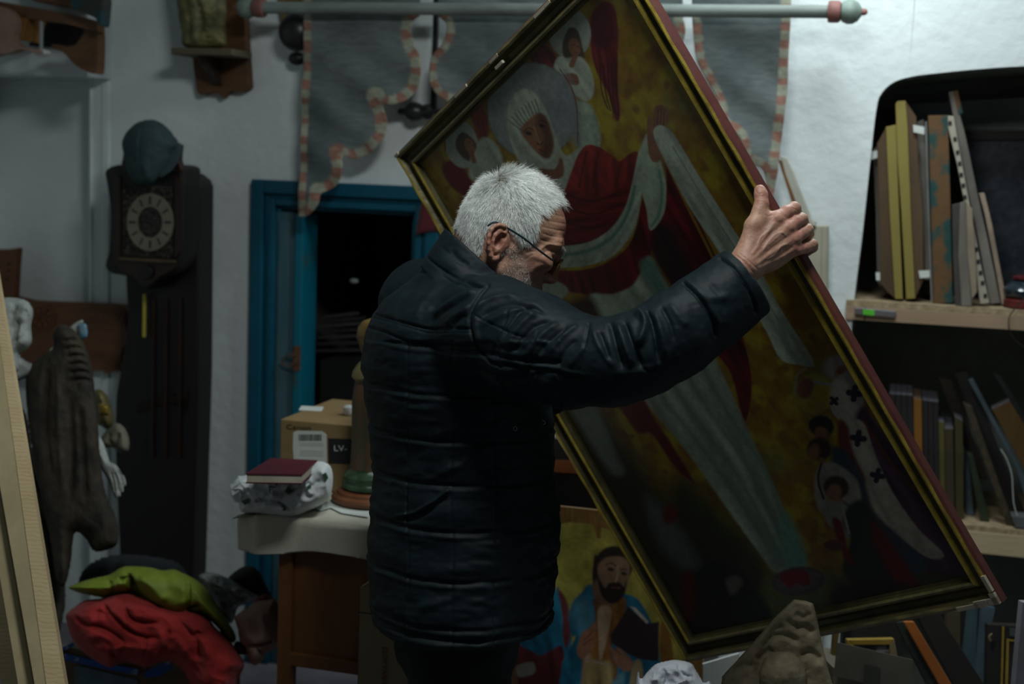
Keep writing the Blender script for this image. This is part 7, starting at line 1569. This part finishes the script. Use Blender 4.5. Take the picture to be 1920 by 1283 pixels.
# lower shelf with books and frames; niche shade is put into the book colours
sh2 = Thing('niche_shelf', 'lower pale pine shelf in the niche under the dark books', 'shelf')
z2 = wsz(1880, 990, 0)[1]; th2 = z2 - wsz(1880, 1040, 0)[1]
m = MB(); m.sbox(sa, sb_, z2 - .014, z2, -.48, .01); sh2.part('board', m, M_osb)
m = MB(); m.sbox(sa, sb_, z2 - th2, z2 - .015, -.03, .014); sh2.part('front_board', m, mat('pale_pine_front', (.48, .40, .25), (.42, .34, .20), rough=.65, scale=4, stretch=(1, 1, 5)), bevel=.001); sh2.end()
M_page = mat('shaded_lilac_white_pages', (.15, .145, .17), (.07, .068, .085), rough=.85, scale=200, bump=.2)  # pages kept dark in colour to stand in for recess shade
def book(label, pl, mt, depth_=.2, topmat=None, name='book', cat='book', group='books and boards on the lower niche shelf', tf=-.05):
    """pl: front outline, first two points are the top edge"""
    def onshelf(x, y):
        if y < 960: return (x, y)
        a, b = 940.0, 1060.0
        for _ in range(24):
            c = (a + b) / 2
            if wsz(x, c, tf)[1] > z2 + .0012: a = c
            else: b = c
        return (x, a)
    pl = [onshelf(x, y) for x, y in pl]
    t = Thing(name, label, cat, group); m = MB(); m.wpoly(pl, tf, tf - depth_); t.part('spine', m, mt, bevel=.001)
    if topmat:
        a, b = onw(*pl[0], tf - .003), onw(*pl[1], tf - .003); m = MB(); m.prism([a, b, b - WN * (depth_ - .006), a - WN * (depth_ - .006)], UP * .0015); t.part('page_block', m, topmat)
    t.end()
M_blkb = mat('black_bookcloth', (.016, .014, .013), (.009, .008, .008), rough=.7)
yb = lambda x: 992 + (x - 1830) * .10
for i in range(4):
    x = 1668 + i * 11; book('black-spined volume with pale pages left of the orange spine, ' + ['first of four', 'second of four', 'third of four', 'fourth of four'][i] + ' from the left', [(x, 739 + i * .8), (x + 10, 739.6 + i * .8), (x + 13, yb(x)), (x + 3, yb(x))], M_blkb, topmat=M_page)
book('orange-spined volume among the black ones on the lower niche shelf', [(1713, 748), (1728, 750), (1731, 985), (1716, 984)], mat('orange_spine', (.22, .09, .006), (.17, .07, .005), rough=.6), topmat=mat('orange_pages', (.2, .13, .08), rough=.8))
for i in range(3):
    x = 1730 + i * 10; book('black-spined volume with pale pages right of the orange spine, ' + ['first of three', 'second of three', 'third of three'][i] + ' from it', [(x, 751 + i * 1.2), (x + 9.3, 752 + i * 1.2), (x + 12, yb(x)), (x + 2.6, yb(x))], M_blkb, topmat=M_page)
book('narrow mustard yellow book right of the black volumes', [(1760, 790), (1770, 793), (1773, 990), (1763, 990)], mat('mustard_cloth', (.10, .09, .018), rough=.7), topmat=M_page)
book('brown olive book between the mustard one and the taller olive one', [(1771, 804), (1787, 805), (1790, 991), (1774, 991)], mat('brown_olive_cloth', (.05, .038, .015), rough=.7), topmat=M_page)
book('taller dull olive book right of the brown olive one', [(1790, 782), (1805, 790), (1807, 993), (1792, 993)], mat('dull_olive_cloth', (.055, .046, .012), rough=.7), topmat=M_page)
book('slim blue white folder low beside the olive books', [(1809, 845), (1814, 846), (1826, 994), (1811, 970)], mat('blue_white_folder', (.11, .14, .17), (.03, .05, .06), rough=.5), .03, name='folder', cat='folder', tf=-.11)
book('dark green frame leaning left on the lower shelf', [(1814, 850), (1824, 852), (1856, 1000), (1838, 1000)], mat('dark_green_frame', (.025, .04, .018), rough=.5), .045, name='picture_frame', cat='frame')
book('black frame leaning with a mottled gold edge on the lower shelf', [(1806, 756), (1822, 762), (1902, 996), (1888, 996)], mat('mottled_gold_edge', (.06, .045, .02), (.018, .015, .012), rough=.6, scale=40), .045, name='picture_frame', cat='frame', tf=-.03)
book('wide black board leaning behind the mottled gold frame', [(1790, 700), (1812, 696), (1930, 996), (1900, 1000)], M_blkb, .045, name='leaning_board', cat='board', tf=-.10)
book('brown black board leaning at the back of the lower shelf', [(1760, 708), (1784, 712), (1852, 900), (1830, 900)], mat('brown_black_board', (.03, .018, .010), (.012, .01, .008), rough=.7), .04, name='leaning_board', cat='board', tf=-.14)
book('grey blue canvas edge leaning on the lower shelf', [(1816, 714), (1824, 710), (1925, 900), (1938, 960), (1906, 880)], mat('grey_blue_canvas', (.06, .08, .095), (.022, .04, .045), rough=.6), .03, name='leaning_canvas', cat='canvas', tf=-.025)
book('thick orange brown book leaning at the right edge of the lower shelf', [(1860, 768), (1893, 752), (1960, 860), (1960, 950)], mat('orange_brown_cloth', (.10, .05, .008), (.06, .03, .006), rough=.6, scale=12, stretch=(1, 1, .3)), .06, topmat=M_page, tf=-.06)
book('dark slab leaning above the orange brown book', [(1862, 700), (1874, 702), (1960, 838), (1960, 862)], mat('charcoal_slab', (.025, .03, .03), rough=.7), .03, name='leaning_board', cat='board', tf=-.15)
m = MB(); m.tube(smoothpts([onw(x, y, -.01) for x, y in [(1876, 842), (1888, 862), (1897, 890), (1899, 920), (1901, 945), (1908, 968), (1918, 975)]], 5, False), .0012, 6); one('white_string', 'thin white string hanging down the black board on the lower shelf', 'string', m, M_paper, smooth=True)
m = MB(); m.wpoly([(1896, 968), (1960, 972), (1960, 994), (1904, 990)], .0, -.06); one('grey_block', 'small grey block on the lower shelf at the frame edge', 'block', m, mat('grey_block', (.10, .11, .11), rough=.8), bevel=.002)
